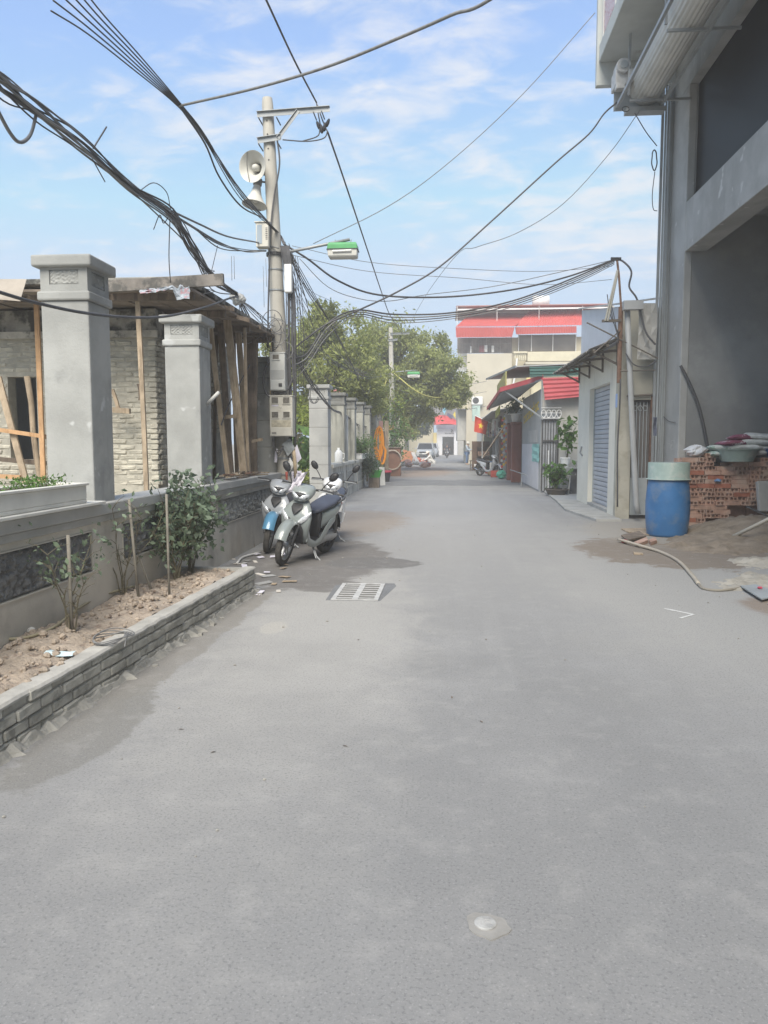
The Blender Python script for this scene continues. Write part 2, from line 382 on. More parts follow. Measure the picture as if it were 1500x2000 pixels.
# drain grate
gr = thing('drain_grate', 'pale iron drain grate set in the road by the scooters', 'drain grate', tuple(G(697, 1158)))
g0, g1, g2, g3 = G(640, 1172), G(735, 1172), G(748, 1140), G(668, 1140)
gx0, gx1, gy0, gy1 = g0.x + 0.03, g1.x + 0.02, g0.y, g3.y
ironpale = mat('worn_iron', (0.46, 0.46, 0.45), 0.7, 0.18, 9, 0.2, 80)
fr = MB()
for a, b_ in (((gx0, gy0, 0.002), (gx1, gy0 + 0.025, 0.010)), ((gx0, gy1 - 0.025, 0.002), (gx1, gy1, 0.010)),
              ((gx0, gy0 + 0.025, 0.002), (gx0 + 0.045, gy1 - 0.025, 0.010)), ((gx1 - 0.045, gy0 + 0.025, 0.002), (gx1, gy1 - 0.025, 0.010)),
              (((gx0 + gx1) / 2 - 0.03, gy0 + 0.025, 0.002), ((gx0 + gx1) / 2 + 0.03, gy1 - 0.025, 0.0095))): fr.box(a, b_)
obj('frame', fr, ironpale, gr)
gm = (gx0 + gx1) / 2
for half in ((gx0 + 0.045, gm - 0.03), (gm + 0.03, gx1 - 0.045)):
    nb = 7
    for i in range(nb):
        yy = gy0 + 0.045 + (gy1 - gy0 - 0.09) * (i + 0.5) / nb
        obj('bar', MB().box((half[0], yy - 0.013, 0.0036), (half[1], yy + 0.013, 0.0075)), ironpale, gr)
obj('pit', MB().box((gx0 + 0.02, gy0 + 0.02, 0.001), (gx1 - 0.02, gy1 - 0.02, 0.0035)), mat('pit_dark', (0.15, 0.145, 0.135), 0.95), gr)
obj('surround', MB().prism([(gx0 - 0.05, gy0 - 0.01), (gx1 + 0.02, gy0 - 0.015), (gx1 + 0.13, gy1 - 0.1), (gx1 + 0.10, gy1 + 0.06), (gx0 + 0.1, gy1 + 0.05), (gx0 - 0.07, gy1 - 0.1)], 'z', 0.0, 0.0008), shadow_and_tar, gr)
# survey stud near the camera
st = thing('survey_stud', 'small round pale concrete stud with scratched marks in the asphalt', 'road stud', tuple(G(950, 1806)))
sc_ = G(948, 1806)
cap_m = mat('pale_stud', (0.33, 0.33, 0.32), 0.85, 0.3, 20, 0.3, 90); smear = mat('cement_smear', (0.27, 0.262, 0.245), 0.9, 0.12, 12, 0.2)
pl = []
for j in range(22):
    a = 2 * math.pi * j / 22; r = 0.062 + 0.008 * math.sin(3 * a + 1) + 0.006 * rng.random() + (0.022 if -1.0 < a - 5.6 < 0.6 else 0)
    pl.append((sc_.x + r * math.cos(a), sc_.y + r * 0.92 * math.sin(a)))
obj('collar', MB().prism(pl, 'z', 0.0, 0.004), smear, st)
hd = obj('cap', MB().lathe([(0.036, 0.0), (0.036, 0.007), (0.032, 0.0095), (0.0, 0.0098)], 24, sc_), cap_m, st)
scr = MB()
for (x0, y0, x1, y1) in ((-0.014, -0.016, -0.014, 0.018), (-0.002, -0.014, -0.002, 0.014), (-0.002, 0.014, 0.012, 0.014), (-0.002, 0.0, 0.010, 0.0), (0.016, -0.008, 0.016, 0.006)):
    scr.beam((sc_.x + x0, sc_.y + y0, 0.0100), (sc_.x + x1, sc_.y + y1, 0.0100), 0.0022, 0.0012)
obj('scratched_mark', scr, mat('scratch', (0.36, 0.35, 0.34), 0.9), hd)
# chalk arrow
ca = MB(); A, B, C = G(1298, 1189), G(1352, 1200), G(1328, 1208)
for p, q, w in ((A, B, 0.032), (B + Vector((0.012, -0.006, 0)), C, 0.024)): ca.beam(p + Vector((0, 0, 0.003)), q + Vector((0, 0, 0.003)), w, 0.002)
tag(obj('painted_mark', ca, mat('chalk_white', (0.62, 0.62, 0.60), 0.9, 0.2, 30, 0)), 'small white painted arrow mark on the asphalt near the hose', 'road mark')

# ------------------------------------------------------------------ bricks
def brick_mesh(l, d, h, ch=0.006, jit=0.004, seed=0):
    r = random.Random(seed); m = MB(); vs = []; idx = {}
    hx, hy, hz = l / 2, d / 2, h / 2
    J = {c: (r.uniform(-jit, jit), r.uniform(-jit, jit), r.uniform(-jit, jit) * 0.6) for c in [(a, b, c) for a in (-1, 1) for b in (-1, 1) for c in (-1, 1)]}
    for c in J:
        for ax in range(3):
            p = [c[0] * hx, c[1] * hy, c[2] * hz]
            for k in range(3):
                if k != ax: p[k] -= c[k] * ch
            idx[(c, ax)] = len(vs); vs.append(tuple(p[k] + J[c][k] for k in range(3)))
    fs = []
    for ax in range(3):
        o = [k for k in range(3) if k != ax]
        for sgn in (-1, 1):
            q = []
            for a, b in ((-1, -1), (1, -1), (1, 1), (-1, 1)):
                c = [0, 0, 0]; c[ax] = sgn; c[o[0]] = a; c[o[1]] = b; q.append(idx[(tuple(c), ax)])
            fs.append(tuple(q))
    for ax in range(3):                     # chamfers along edges parallel to ax
        o = [k for k in range(3) if k != ax]
        for a in (-1, 1):
            for b in (-1, 1):
                c0 = [0, 0, 0]; c0[o[0]] = a; c0[o[1]] = b; c1 = list(c0); c0[ax] = -1; c1[ax] = 1; c0, c1 = tuple(c0), tuple(c1)
                fs.append((idx[(c0, o[0])], idx[(c1, o[0])], idx[(c1, o[1])], idx[(c0, o[1])]))
    for c in J: fs.append((idx[(c, 0)], idx[(c, 1)], idx[(c, 2)]))
    m.add(vs, fs); return m.mesh('brick')
def put(name, me, parent, loc, rot=(0, 0, 0), m=None):
    o = bpy.data.objects.new(name, me); COL.objects.link(o)
    if m is not None and not me.materials: me.materials.append(m)
    o.parent = parent; o.matrix_parent_inverse = chain(parent).inverted()
    o.location = loc; o.rotation_euler = rot; return o

# ------------------------------------------------------------------ planter
PA, PB = Vector((-2.25, 1.6, 0)), Vector((-1.985, 7.84, 0))       # outer line of the planter kerb
pd = (PB - PA).normalized(); pn = Vector((pd.y, -pd.x, 0)); pang = math.atan2(pd.y, pd.x)
pw = thing('planter_wall', 'low mortared brick planter kerb along the road in front of grey wall', 'planter', tuple(PB))
pbm = [brick_mesh(0.212, 0.10, 0.060, 0.009, 0.006, i) for i in range(6)]
for c in range(4):
    n = int((PB - PA).length / 0.222)
    for i in range(n + 1):
        s_ = (PB - PA).length - 0.106 - i * 0.222 - (0.111 if c % 2 else 0.0)
        if s_ < 0.05: continue
        p = PA + pd * s_ - pn * (0.05 + rng.uniform(-0.004, 0.006)); p.z = 0.033 + c * 0.0675 + rng.uniform(-0.003, 0.003)
        if p.y < 2.2: continue
        put('brick', pbm[rng.randrange(6)], pw, p, (rng.uniform(-.02, .02), rng.uniform(-.012, .012), pang + rng.uniform(-.012, .012)), brickgrey)
core = MB()
def kerb_pt(s_, off, z): return PA + pd * s_ - pn * off + Vector((0, 0, z))
Lk = (PB - PA).length
core.loft([[kerb_pt(s_, 0.014, 0), kerb_pt(s_, 0.014, 0.262), kerb_pt(s_, 0.115, 0.262), kerb_pt(s_, 0.115, 0)] for s_ in (0, Lk - 0.012)])
obj('mortar_core', core, mortar, pw)
top = []
for i in range(60):
    s_ = Lk * i / 59; w0 = -0.004 + rng.uniform(-.006, .006); w1 = 0.12 + rng.uniform(-.008, .01); z = 0.266 + rng.uniform(-.004, .004)
    top.append([kerb_pt(s_, w0, z - 0.008), kerb_pt(s_, w0 + 0.012, z + 0.006), kerb_pt(s_, 0.06, z + 0.009), kerb_pt(s_, w1 - .012, z + 0.005), kerb_pt(s_, w1, z - 0.02)])
obj('mortar_cap', MB().sheet(top, 0.012), mat('mortar_cap_m', (0.40, 0.39, 0.36), 0.95, 0.16, 5, 0.5, 50), pw)
foot = MB(); tv = []                          # ragged mortar toe along the kerb
for i in range(150):
    s_ = Lk * i / 149; w_ = 0.035 + 0.03 * abs(math.sin(i * .37)) * rng.random() + (0.05 if rng.random() < .06 else 0); h_ = 0.02 + 0.03 * rng.random()
    tv.append([kerb_pt(s_, 0.02, h_ + .015), kerb_pt(s_, -0.012, h_), kerb_pt(s_, -w_ * .6, h_ * .6 * rng.random()), kerb_pt(s_, -w_, -.004)])
foot.grid(tv)
for i in range(12):
    s_ = Lk * rng.random(); r = rng.uniform(0.010, 0.03)
    foot.cbox(kerb_pt(s_, -0.02 - rng.uniform(0, 0.06), r * 0.2), (r * 2.2, r * 1.5, r), Euler((rng.uniform(-.4, .4), rng.uniform(-.4, .4), rng.random() * 6)))
o = obj('rubble_footing', foot, mortar, pw); o['kind'] = 'stuff'
# short return at the far end: a concrete strip
obj('end_strip', MB().beam((-2.86, 7.81, 0.235), (-2.10, 7.79, 0.235), 0.05, 0.06), concrete, pw)
# soil
Ps = []
for i in range(120):
    y = 1.7 + 6.07 * i / 119; row = []
    xo = PA.x + (PB.x - PA.x) * (y - PA.y) / (PB.y - PA.y) - 0.11
    for j in range(22):
        x = -2.872 + (xo + 2.872) * j / 21
        h = 0.235 + 0.035 * math.sin(x * 5 + y * 1.7) * math.sin(y * 2.3 + x) + 0.016 * math.sin(13 * x + 7 * y) * math.sin(17 * y - 5 * x) + rng.uniform(-.011, .013)
        row.append((x, y, h))
    Ps.append(row)
so = obj('soil', MB().grid(Ps), soil, smooth=True); so['kind'] = 'stuff'
tag(so, 'loose reddish soil filling the long roadside planter', 'soil')
cl = MB()
for i in range(620):
    y = rng.uniform(2.2, 7.7); x = rng.uniform(-2.82, -2.22); r = rng.choice((.006, .008, .010, .013, .017, .026)) * rng.uniform(.7, 1.2)
    cl.lathe([(r * .55, -r * .6), (r, 0), (r * .7, r * .55), (r * .2, r * .75)], 6, (x, y, .25 + 0.035 * math.sin(x * 5 + y * 1.7) * math.sin(y * 2.3 + x)), Euler((rng.uniform(-.5, .5), rng.uniform(-.5, .5), rng.random() * 6)).to_matrix())
co = obj('soil_clods', cl, soil); co['kind'] = 'stuff'; tag(co, 'dry clods of earth lying on the planter soil', 'clods')
# ------------------------------------------------------------------ left boundary wall
WX = -2.88
bw = thing('boundary_wall', 'low grey rendered wall with coping and rough panels behind the planter', 'wall', (WX, 13.0, 0))
wall_m = mat('wall_render', (0.55, 0.52, 0.455), 0.93, 0.14, 1.4, 0.3, 60, stain=((0.29, 0.27, 0.235), 1.7, 0.5, 0.72, 0.7), streak=((0.44, 0.36, 0.28), 1.3, 0.56, 0.72, 0.5))
panels = [(3.0, 6.02), (6.6, 8.85), (9.45, 12.87)]
body = MB(); prof_y = [1.5] + [e for p in panels for e in p] + [13.2]
T = 0.24
body.box((WX - T, 1.5, 0), (WX - 0.03, 13.0, 0.93))                       # core behind the panels
body.box((WX - 0.03, 1.5, 0), (WX, 13.0, 0.50)); body.box((WX - 0.03, 1.5, 0.85), (WX, 13.0, 0.93))
for a, b_ in ((1.5, 3.0), (6.02, 6.6), (8.85, 9.45), (12.87, 13.0)): body.box((WX - 0.03, a, 0.50), (WX, b_, 0.85))
obj('wall_body', body, wall_m, bw)
obj('coping', MB().box((WX - T - 0.05, 1.45, 0.962), (WX + 0.055, 13.05, 1.06)), plaster2, bw, bevel=0.012, seg=2)
obj('coping_band', MB().box((WX - T - 0.02, 1.47, 0.90), (WX + 0.025, 13.03, 0.96)), plaster2, bw, bevel=0.006)
def rough_panel(y0, y1, z0, z1, x, parent, m, step=0.022, amp=0.028, name='rough_panel', sd=1):
    r = random.Random(sd); ny, nz = max(4, int((y1 - y0) / step)), max(4, int((z1 - z0) / step)); P = []
    for i in range(ny + 1):
        row = []
        for j in range(nz + 1):
            y = y0 + (y1 - y0) * i / ny; z = z0 + (z1 - z0) * j / nz
            e = 0 if i in (0, ny) or j in (0, nz) else 1
            h = amp * (0.5 * math.sin(y * 31 + 3 * math.sin(z * 23)) * math.sin(z * 37 + 2 * math.sin(y * 17)) + 0.5 * r.uniform(-1, 1)) + amp * 0.55
            row.append((x + e * h, y, z))
        P.append(row)
    o = obj(name, MB().grid(P), m, parent); return o
for k, (a, b_) in enumerate(panels):
    rough_panel(a + 0.012, b_ - 0.012, 0.512, 0.838, WX - 0.028, bw, rough_st if k < 2 else rough_lt, sd=k)
    f = MB()
    for z in (0.503, 0.838): f.box((WX - 0.004, a, z), (WX + 0.008, b_, z + 0.010))
    for y in (a, b_ - 0.010): f.box((WX - 0.004, y, 0.513), (WX + 0.008, y + 0.010, 0.838))
    obj('panel_edge', f, wall_m, bw)

# ------------------------------------------------------------------ carved columns
def relief(a, b, mapf, parent, m, sd, amp=0.014):
    r = random.Random(sd); na, nb = 34, 16; P = []
    ph = [r.uniform(0, 6) for _ in range(6)]
    for i in range(na + 1):
        row = []
        for j in range(nb + 1):
            s_, t = i / na, j / nb; e = 0 if i in (0, na) or j in (0, nb) else 1
            x, y = s_ * a, t * b
            h = abs(math.sin(70 * x + ph[0] + 2.2 * math.sin(60 * y + ph[1]))) * abs(math.sin(95 * y + ph[2] + 2.4 * math.sin(48 * x + ph[3]))) + 0.25 * r.random()
            row.append(mapf(s_, t, e * amp * h))
        P.append(row)
    obj('carved_relief', MB().grid(P), m, parent, smooth=True)
def column(y0, w, xr, top, m, label, sd, joints=False, base=0.0, full=True, head=None):
    """street face at x = xr, camera face at y = y0"""
    t = thing('gate_column', label, 'column', (xr - w / 2, y0 + w / 2, base), group='carved masonry columns of the boundary')
    cx, cy_ = xr - w / 2, y0 + w / 2; h = w / 2; hm = head or m
    z1 = top - 0.36
    if joints:
        zs = [base]
        z = base + 0.55
        while z < z1 - 0.2: zs.append(z); z += 0.47
        zs.append(z1)
        for a, b_ in zip(zs, zs[1:]): obj('shaft_block', MB().box((cx - h, cy_ - h, a + 0.004), (cx + h, cy_ + h, b_ - 0.004)), m, t, bevel=0.008)
        obj('joint_core', MB().box((cx - h + .01, cy_ - h + .01, base), (cx + h - .01, cy_ + h - .01, z1)), mortar, t)
    else: obj('shaft', MB().box((cx - h, cy_ - h, base), (cx + h, cy_ + h, z1)), m, t, bevel=0.012, seg=2)
    obj('neck_band', MB().box((cx - h - 0.022, cy_ - h - 0.022, z1 + 0.001), (cx + h + 0.022, cy_ + h + 0.022, z1 + 0.075)), hm, t, bevel=0.014, seg=2)
    hh = h - 0.002; zb, zt = z1 + 0.076, top - 0.095
    rec = 0.016; mg = 0.075; pz0, pz1 = zb + 0.055, zt - 0.018
    k = MB(); k.box((cx - hh + rec, cy_ - hh + rec, zb), (cx + hh - rec, cy_ + hh - rec, zt))
    for sx, sy_ in ((-1, -1), (1, -1), (1, 1), (-1, 1)):
        k.box((cx + min(sx * hh, sx * (hh - mg)), cy_ + min(sy_ * hh, sy_ * (hh - mg)), zb), (cx + max(sx * hh, sx * (hh - mg)), cy_ + max(sy_ * hh, sy_ * (hh - mg)), zt))
    for (a0, a1) in ((zb, pz0), (pz1, zt)):
        k.box((cx - hh + mg, cy_ - hh, a0), (cx + hh - mg, cy_ - hh + rec, a1)); k.box((cx + hh - rec, cy_ - hh + mg, a0), (cx + hh, cy_ + hh - mg, a1))
        k.box((cx - hh + mg, cy_ + hh - rec, a0), (cx + hh - mg, cy_ + hh, a1)); k.box((cx - hh, cy_ - hh + mg, a0), (cx - hh + rec, cy_ + hh - mg, a1))
    obj('head_block', k, hm, t)
    cm = MB(); cm.box((cx - h - 0.05, cy_ - h - 0.05, top - 0.094), (cx + h + 0.05, cy_ + h + 0.05, top)); obj('cap', cm, hm, t, bevel=0.018, seg=3)
    if full:
        L_ = 2 * (hh - mg); H = pz1 - pz0
        relief(L_, H, lambda s_, q, e: (cx - hh + mg + s_ * L_, cy_ - hh + rec - 0.001 - e, pz0 + q * H), t, hm, sd)
        relief(L_, H, lambda s_, q, e: (cx + hh - rec + 0.001 + e, cy_ - hh + mg + s_ * L_, pz0 + q * H), t, hm, sd + 50)
    return t
column(6.14, 0.40, -2.905, 3.07, plaster, 'tall grey carved column beside the white planter trough', 1)
c2 = column(8.96, 0.42, -2.905, 3.06, plaster, 'grey carved column with a stub of pipe in its side', 2)
obj('pipe_stub', MB().tube([(-2.92, 9.22, 2.02), (-2.74, 9.16, 2.17)], 0.022, 10), mat('pvc', (0.55, 0.55, 0.53), 0.6, 0.05), c2, smooth=True)
column(13.45, 0.44, -2.99, 3.07, plaster, 'grey carved column with block joints behind the near utility pole', 3, joints=True)
column(19.12, 0.48, -2.95, 3.02, plaster2, 'pale clean block column at the open gateway', 4, joints=True)
dirty = mat('sooty_render', (0.36, 0.355, 0.31), 0.95, 0.2, 1.5, 0.4, 50, streak=((0.12, 0.12, 0.105), 4.0, 0.46, 0.64, 0.85))
sooty = mat('sooty_head', (0.20, 0.20, 0.185), 0.95, 0.3, 4, 0.5, 50)
for k in range(6):
    column(22.3 + 2.5 * k, 0.46, -2.96, 3.03, dirty, 'weathered mould-streaked column of the old fence beyond the gateway', 10 + k, full=(k < 2), head=sooty)
# old low wall and its panels beyond the gateway
ow = thing('old_fence_wall', 'mould-streaked low wall with panels running beyond the gateway to the far pole', 'wall', (-2.92, 19.6, 0))
b = MB(); b.box((-3.16, 19.61, 0), (-2.95, 38.0, 0.93)); obj('wall_body', b, oldwall, ow)
obj('coping', MB().box((-3.20, 19.605, 0.932), (-2.88, 38.0, 1.03)), oldwall, ow, bevel=0.012)
for k in range(6):
    y0 = 19.9 + 2.75 * k
    f = MB()
    for z in (0.24, 0.72): f.box((-2.952, y0, z), (-2.93, y0 + 2.0, z + 0.05))
    for y in (y0, y0 + 1.95): f.box((-2.952, y, 0.29), (-2.93, y + 0.05, 0.72))
    obj('panel_moulding', f, oldwall, ow)
    rough_panel(y0 + .05, y0 + 1.95, 0.29, 0.72, -2.949, ow, rough_lt, 0.06, 0.012, 'panel_face', 40 + k)
for k, (u, v0, v1) in enumerate(((678, 812, 905), (701, 815, 885), (719, 818, 890))):
    y = (23.0, 27.6, 32.0)[k]; p0, p1 = PY(u, v0, y), PY(u, v1, y)
    q = tag(obj('steel_pipe', MB().tube([(p0.x, y, p0.z), (p0.x, y, 0.0)], 0.028, 10), galv, smooth=True), 'thin upright galvanised pipe standing in front of the old fence', 'pipe', 'pipes by the old fence')

# ------------------------------------------------------------------ half-demolished brick house
HY = 10.0; HX = -3.83
hs = thing('brick_house', 'half-demolished pale brick house propped with timber behind the columns', 'house', (HX, HY, 0))
core = MB(); wz0, wz1, wx0, wx1 = 1.34, 2.45, -5.90, -5.50            # window opening
core.box((-6.6, HY + 0.02, 0), (wx0, HY + 0.22, 2.95)); core.box((wx1, HY + 0.02, 0), (HX - 0.02, HY + 0.22, 2.95))
core.box((wx0, HY + 0.02, 0), (wx1, HY + 0.22, wz0)); core.box((wx0, HY + 0.02, wz1), (wx1, HY + 0.22, 2.95))
core.box((HX - 0.3, HY + 0.22, 0), (HX - 0.02, HY + 0.40, 2.95))
obj('wall_core', core, mortar_lt, hs)
hb = [brick_mesh(0.205, 0.05, 0.060, 0.012, 0.009, 20 + i) for i in range(6)]
hb2 = [brick_mesh(0.10, 0.05, 0.058, 0.007, 0.006, 30 + i) for i in range(3)]
for c in range(28):
    z = 1.03 + c * 0.0685
    x = HX - 0.105 - (0.11 if c % 2 else 0)
    if c % 2: put('brick', hb2[rng.randrange(3)], hs, (HX - 0.052, HY + 0.02, z), (0, 0, rng.uniform(-.02, .02)), brickpale)
    while x > -6.15:
        if not (wx0 - .05 < x < wx1 + .05 and wz0 - .03 < z < wz1 + .03):
            put('brick', hb[rng.randrange(6)], hs, (x, HY + 0.034 + rng.uniform(-.009, .012), z + rng.uniform(-.005, .005)), (rng.uniform(-.03, .03), rng.uniform(-.02, .02), rng.uniform(-.025, .025)), brickpale)
        x -= 0.218
    put('brick', hb[rng.randrange(6)], hs, (HX - 0.012, HY + 0.15 + (0.06 if c % 2 else 0), z), (0, 0, math.pi / 2 + rng.uniform(-.03, .03)), brickpale)
mold = mat('mouldy_beam', (0.30, 0.29, 0.26), 0.95, 0.3, 4, 0.4, 40, stain=((0.06, 0.06, 0.055), 3.2, 0.44, 0.58, 0.95))
obj('ring_beam', MB().box((-6.6, HY - 0.03, 2.952), (HX + 0.02, HY + 0.42, 3.32)), mold, hs, bevel=0.01)
obj('cornice', MB().box((-6.6, HY - 0.08, 2.94), (HX + 0.05, HY - 0.032, 3.03)), mat('cornice_m', (0.42, 0.40, 0.35), 0.95, 0.25, 5, 0.4, stain=((0.12, .12, .11), 6, 0.52, 0.66, .9)), hs)
sidew = MB(); sidew.box((-4.22, HY + 0.40, 0), (-4.02, 14.2, 3.32)); obj('side_wall', sidew, mortar_lt, hs)
for c in range(20):
    for k in range(5):
        y = 12.55 + 0.3 * k + (0.13 if c % 2 else 0)
        if y < 13.9 and c * k != 0: put('brick', hb[rng.randrange(6)], hs, (-4.012, y, 1.7 + c * 0.078), (0, 0, math.pi / 2 + rng.uniform(-.03, .03)), brickpale)
obj('back_wall', MB().box((-6.6, 14.0, 0), (-5.9, 14.2, 3.3)).box((-5.0, 14.0, 0), (-4.22, 14.2, 3.3)), plaster2, hs)
obj('interior_wall', MB().box((-6.8, HY + .22, 0), (-6.6, 14.2, 3.3)), plaster2, hs)
sl = thing('roof_slab', 'sagging board-shuttered roof slab projecting over the brick house', 'roof', (-4.8, 10.5, 3.36), group=None)
for k in range(11):
    x0 = -6.75 + 0.345 * k
    obj('formwork_board', MB().cbox((x0 + 0.165, 11.35, 3.375 + rng.uniform(-.008, .008)), (0.325, 5.0, 0.028), Euler((0.012, rng.uniform(-.02, .02), 0))), plywood, sl)
obj('concrete_layer', MB().box((-6.7, 8.95, 3.43), (-3.02, 13.8, 3.50)), mold, sl, bevel=0.01)
for k in range(4): obj('joist', MB().beam((-6.7, 9.1 + 1.3 * k, 3.30), (-3.0, 9.1 + 1.3 * k, 3.30), 0.06, 0.09), wood_dark, sl)
pk = PY(205, 560, 8.85); pq = PY(437, 546, 8.85)
tag(obj('loose_plank', MB().beam(pk, pq, 0.05, 0.13), mat('sooty_plank', (0.22, 0.20, 0.18), 0.9, 0.3, 5, 0.3, stain=((0.08, .08, .075), 4, .5, .62, .8))), 'long sooty plank lying along the edge of the roof slab', 'plank')
ps = [PY(-20, 545, 8.7), PY(52, 545, 8.7), PY(40, 585, 8.5), PY(-20, 580, 8.5)]
tag(obj('cement_sheet', MB().sheet([[ps[3], ps[2]], [ps[0], ps[1]]], 0.02, (0, 0.3, 1)), mat('cement_sheet_m', (0.36, 0.32, 0.27), 0.9, 0.15, 3, 0.2)), 'pale broken cement sheet lying on the roof edge left of the tall column', 'sheet')
# torn tarpaulin on the slab edge
tm = mat('torn_tarp', (0.36, 0.40, 0.44), 0.8, 0.3, 14, 0.2, stain=((0.46, 0.22, 0.24), 12, 0.55, 0.60, 0.7))
P = []
for i in range(13):
    u = 272 + 98 * i / 12; row = []
    for j in range(6):
        v = 566 - 14 * (i / 12) + j * (1.6 + (4.5 if i > 8 else 0)) + rng.uniform(-2, 2); row.append(PY(u + rng.uniform(-2, 2), v, 8.86 - 0.012 * j - rng.uniform(0, 0.05)))
    P.append(row)
tag(obj('tarpaulin', MB().sheet(P, 0.003, (0, -1, 0)), tm), 'torn red and pale striped tarpaulin hanging off the slab edge', 'tarpaulin')
# timbers: (u0, v0, u1, v1, y, width, thick, material, stand on ground)
def prop(u0, v0, u1, v1, y, w, t, m, label, grp, ground=True, name='timber_prop', rnd=False):
    p, q = PY(u0, v0, y), PY(u1, v1, y)
    if ground and q.z > 0.02: q = q + (q - p) * (q.z / (p.z - q.z))
    mb = MB()
    if rnd:
        n = 7; pts = [p.lerp(q, i / n) + Vector((rng.uniform(-.012, .012), rng.uniform(-.012, .012), 0)) for i in range(n + 1)]
        mb.tube(pts, [w / 2 * rng.uniform(.88, 1.1) for _ in pts], 9)
        o = obj(name, mb, m, smooth=True)
    else:
        n = 5; d = (q - p); a = Vector((w / 2, 0, 0)); b_ = Vector((0, t / 2, 0)); rg = []
        bow = Vector((rng.uniform(-.015, .015), rng.uniform(-.02, .02), 0))
        if abs(d.z) < abs(d.x): a = Vector((0, 0, w / 2))
        for i in range(n + 1):
            c = p.lerp(q, i / n) + bow * math.sin(math.pi * i / n); k = rng.uniform(.93, 1.05)
            rg.append([c - a * k - b_, c + a * k - b_, c + a * k + b_, c - a * k + b_])
        mb.loft(rg); o = obj(name, mb, m)
    return tag(o, label, 'timber', grp)
L1 = 'weathered timber prop leaning in front of the brick window opening'; g1 = 'timber props at the window opening'
prop(-4, 735, 50, 936, 9.45, 0.085, 0.03, wood_pale, 'pale slanting plank crossing the window opening of the brick house', None)
prop(52, 735, 78, 938, 9.62, 0.075, 0.075, wood_pale, 'round bark-stripped log propped in the window opening', None, rnd=True)
prop(70, 572, 84, 950, 9.30, 0.06, 0.03, wood_new, 'bright orange upright board beside the tall carved column', None)
prop(-40, 834, 90, 853, 9.38, 0.05, 0.04, wood_new, 'orange rail nailed across the props at the window opening', None, ground=False, name='timber_rail')
prop(-40, 928, 40, 932, 9.40, 0.05, 0.04, wood_new, 'lower orange rail just above the white trough', None, ground=False, name='timber_rail')
prop(-30, 894, 90, 905, 9.66, 0.06, 0.04, wood_dark, 'dark board low in the window opening', None, ground=False, name='timber_rail')
prop(268, 568, 285, 958, 9.15, 0.055, 0.035, wood_pale, 'long pale batten standing against the brick pier', None)
prop(270, 750, 273, 782, 9.75, 0.035, 0.02, wood_dark, 'short dark stub of batten on the brick pier', None, ground=False)
prop(214, 800, 254, 803, 9.72, 0.07, 0.05, wood_pale, 'short board end sticking out of the brick pier', None, ground=False)
prop(219, 760, 231, 797, 9.74, 0.045, 0.03, wood_pale, 'short wedge of timber on the board end at the pier', None, ground=False)
L2 = 'weathered upright timber prop in the cluster between two grey columns'; g2 = 'cluster of props behind the wall'
for a, wm_, lb_ in (((411, 640, 446, 925, 11.0, .07, .04), wood_pale, 'pale strongly slanting prop right beside the second carved column'), ((430, 612, 452, 915, 11.6, .09, .05), wood_dark, 'dark slanting prop behind the short pale cross-piece'),
                    ((443, 618, 474, 918, 11.3, .115, .05), wood_pale, 'widest pale slanting plank of the prop cluster'), ((456, 640, 464, 920, 12.2, .06, .04), wood_dark, 'narrow dark prop behind the widest slanting plank'),
                    ((466, 650, 484, 930, 12.0, .085, .05), wood_pale, 'pale leaning prop crossed by the short reddish piece'), ((478, 640, 486, 935, 11.6, .045, .03), wood_pale, 'thin pale batten standing in front of the leaning props'),
                    ((491, 662, 494, 932, 12.6, .15, .04), wood_dark, 'broad dark upright board at the end of the prop cluster by the pole'), ((424, 625, 420, 930, 12.8, .05, .04), wood_dark, 'thin dark upright prop against the side wall of the brick house'), ((500, 670, 499, 930, 13.0, .07, .04), wood_pale, 'pale upright prop behind the broad dark board')):
    prop(*a, wm_, lb_, g2)
prop(428, 816, 463, 812, 11.2, 0.05, 0.03, wood_pale, 'short pale cross-piece nailed across the prop cluster', None, ground=False, name='timber_rail')
prop(470, 868, 492, 858, 11.9, 0.05, 0.03, wood_dark, 'short reddish cross-piece low in the prop cluster', None, ground=False, name='timber_rail')
prop(492, 862, 513, 858, 12.4, 0.05, 0.03, wood_pale, 'short cross-piece ending in the air by the pole', None, ground=False, name='timber_rail')
for k, (u0, v0, u1, v1, y) in enumerate(((440, 612, 488, 626, 10.9), (428, 600, 458, 604, 10.4), (462, 630, 510, 640, 12.2), (470, 650, 520, 655, 12.8))):
    prop(u0, v0, u1, v1, y, 0.06, 0.04, wood_dark, 'dark joist end poking out below the roof slab edge', 'joist ends', ground=False, name='joist_end')
# scrap wood on the wall coping
for k in range(12):
    y = rng.uniform(9.9, 12.4); x = rng.uniform(-3.08, -2.90); l = rng.uniform(.25, .6)
    o = tag(obj('scrap_board', MB().cbox((x, y, 1.075 + 0.02 * (k // 3)), (0.07, l, 0.02), Euler((rng.uniform(-.04, .04), 0, rng.uniform(-.5, .5)))), rng.choice((wood_pale, wood_dark, rust))), 'broken scrap of board lying on the wall coping by the prop cluster', 'scrap wood', 'scrap boards on the coping')

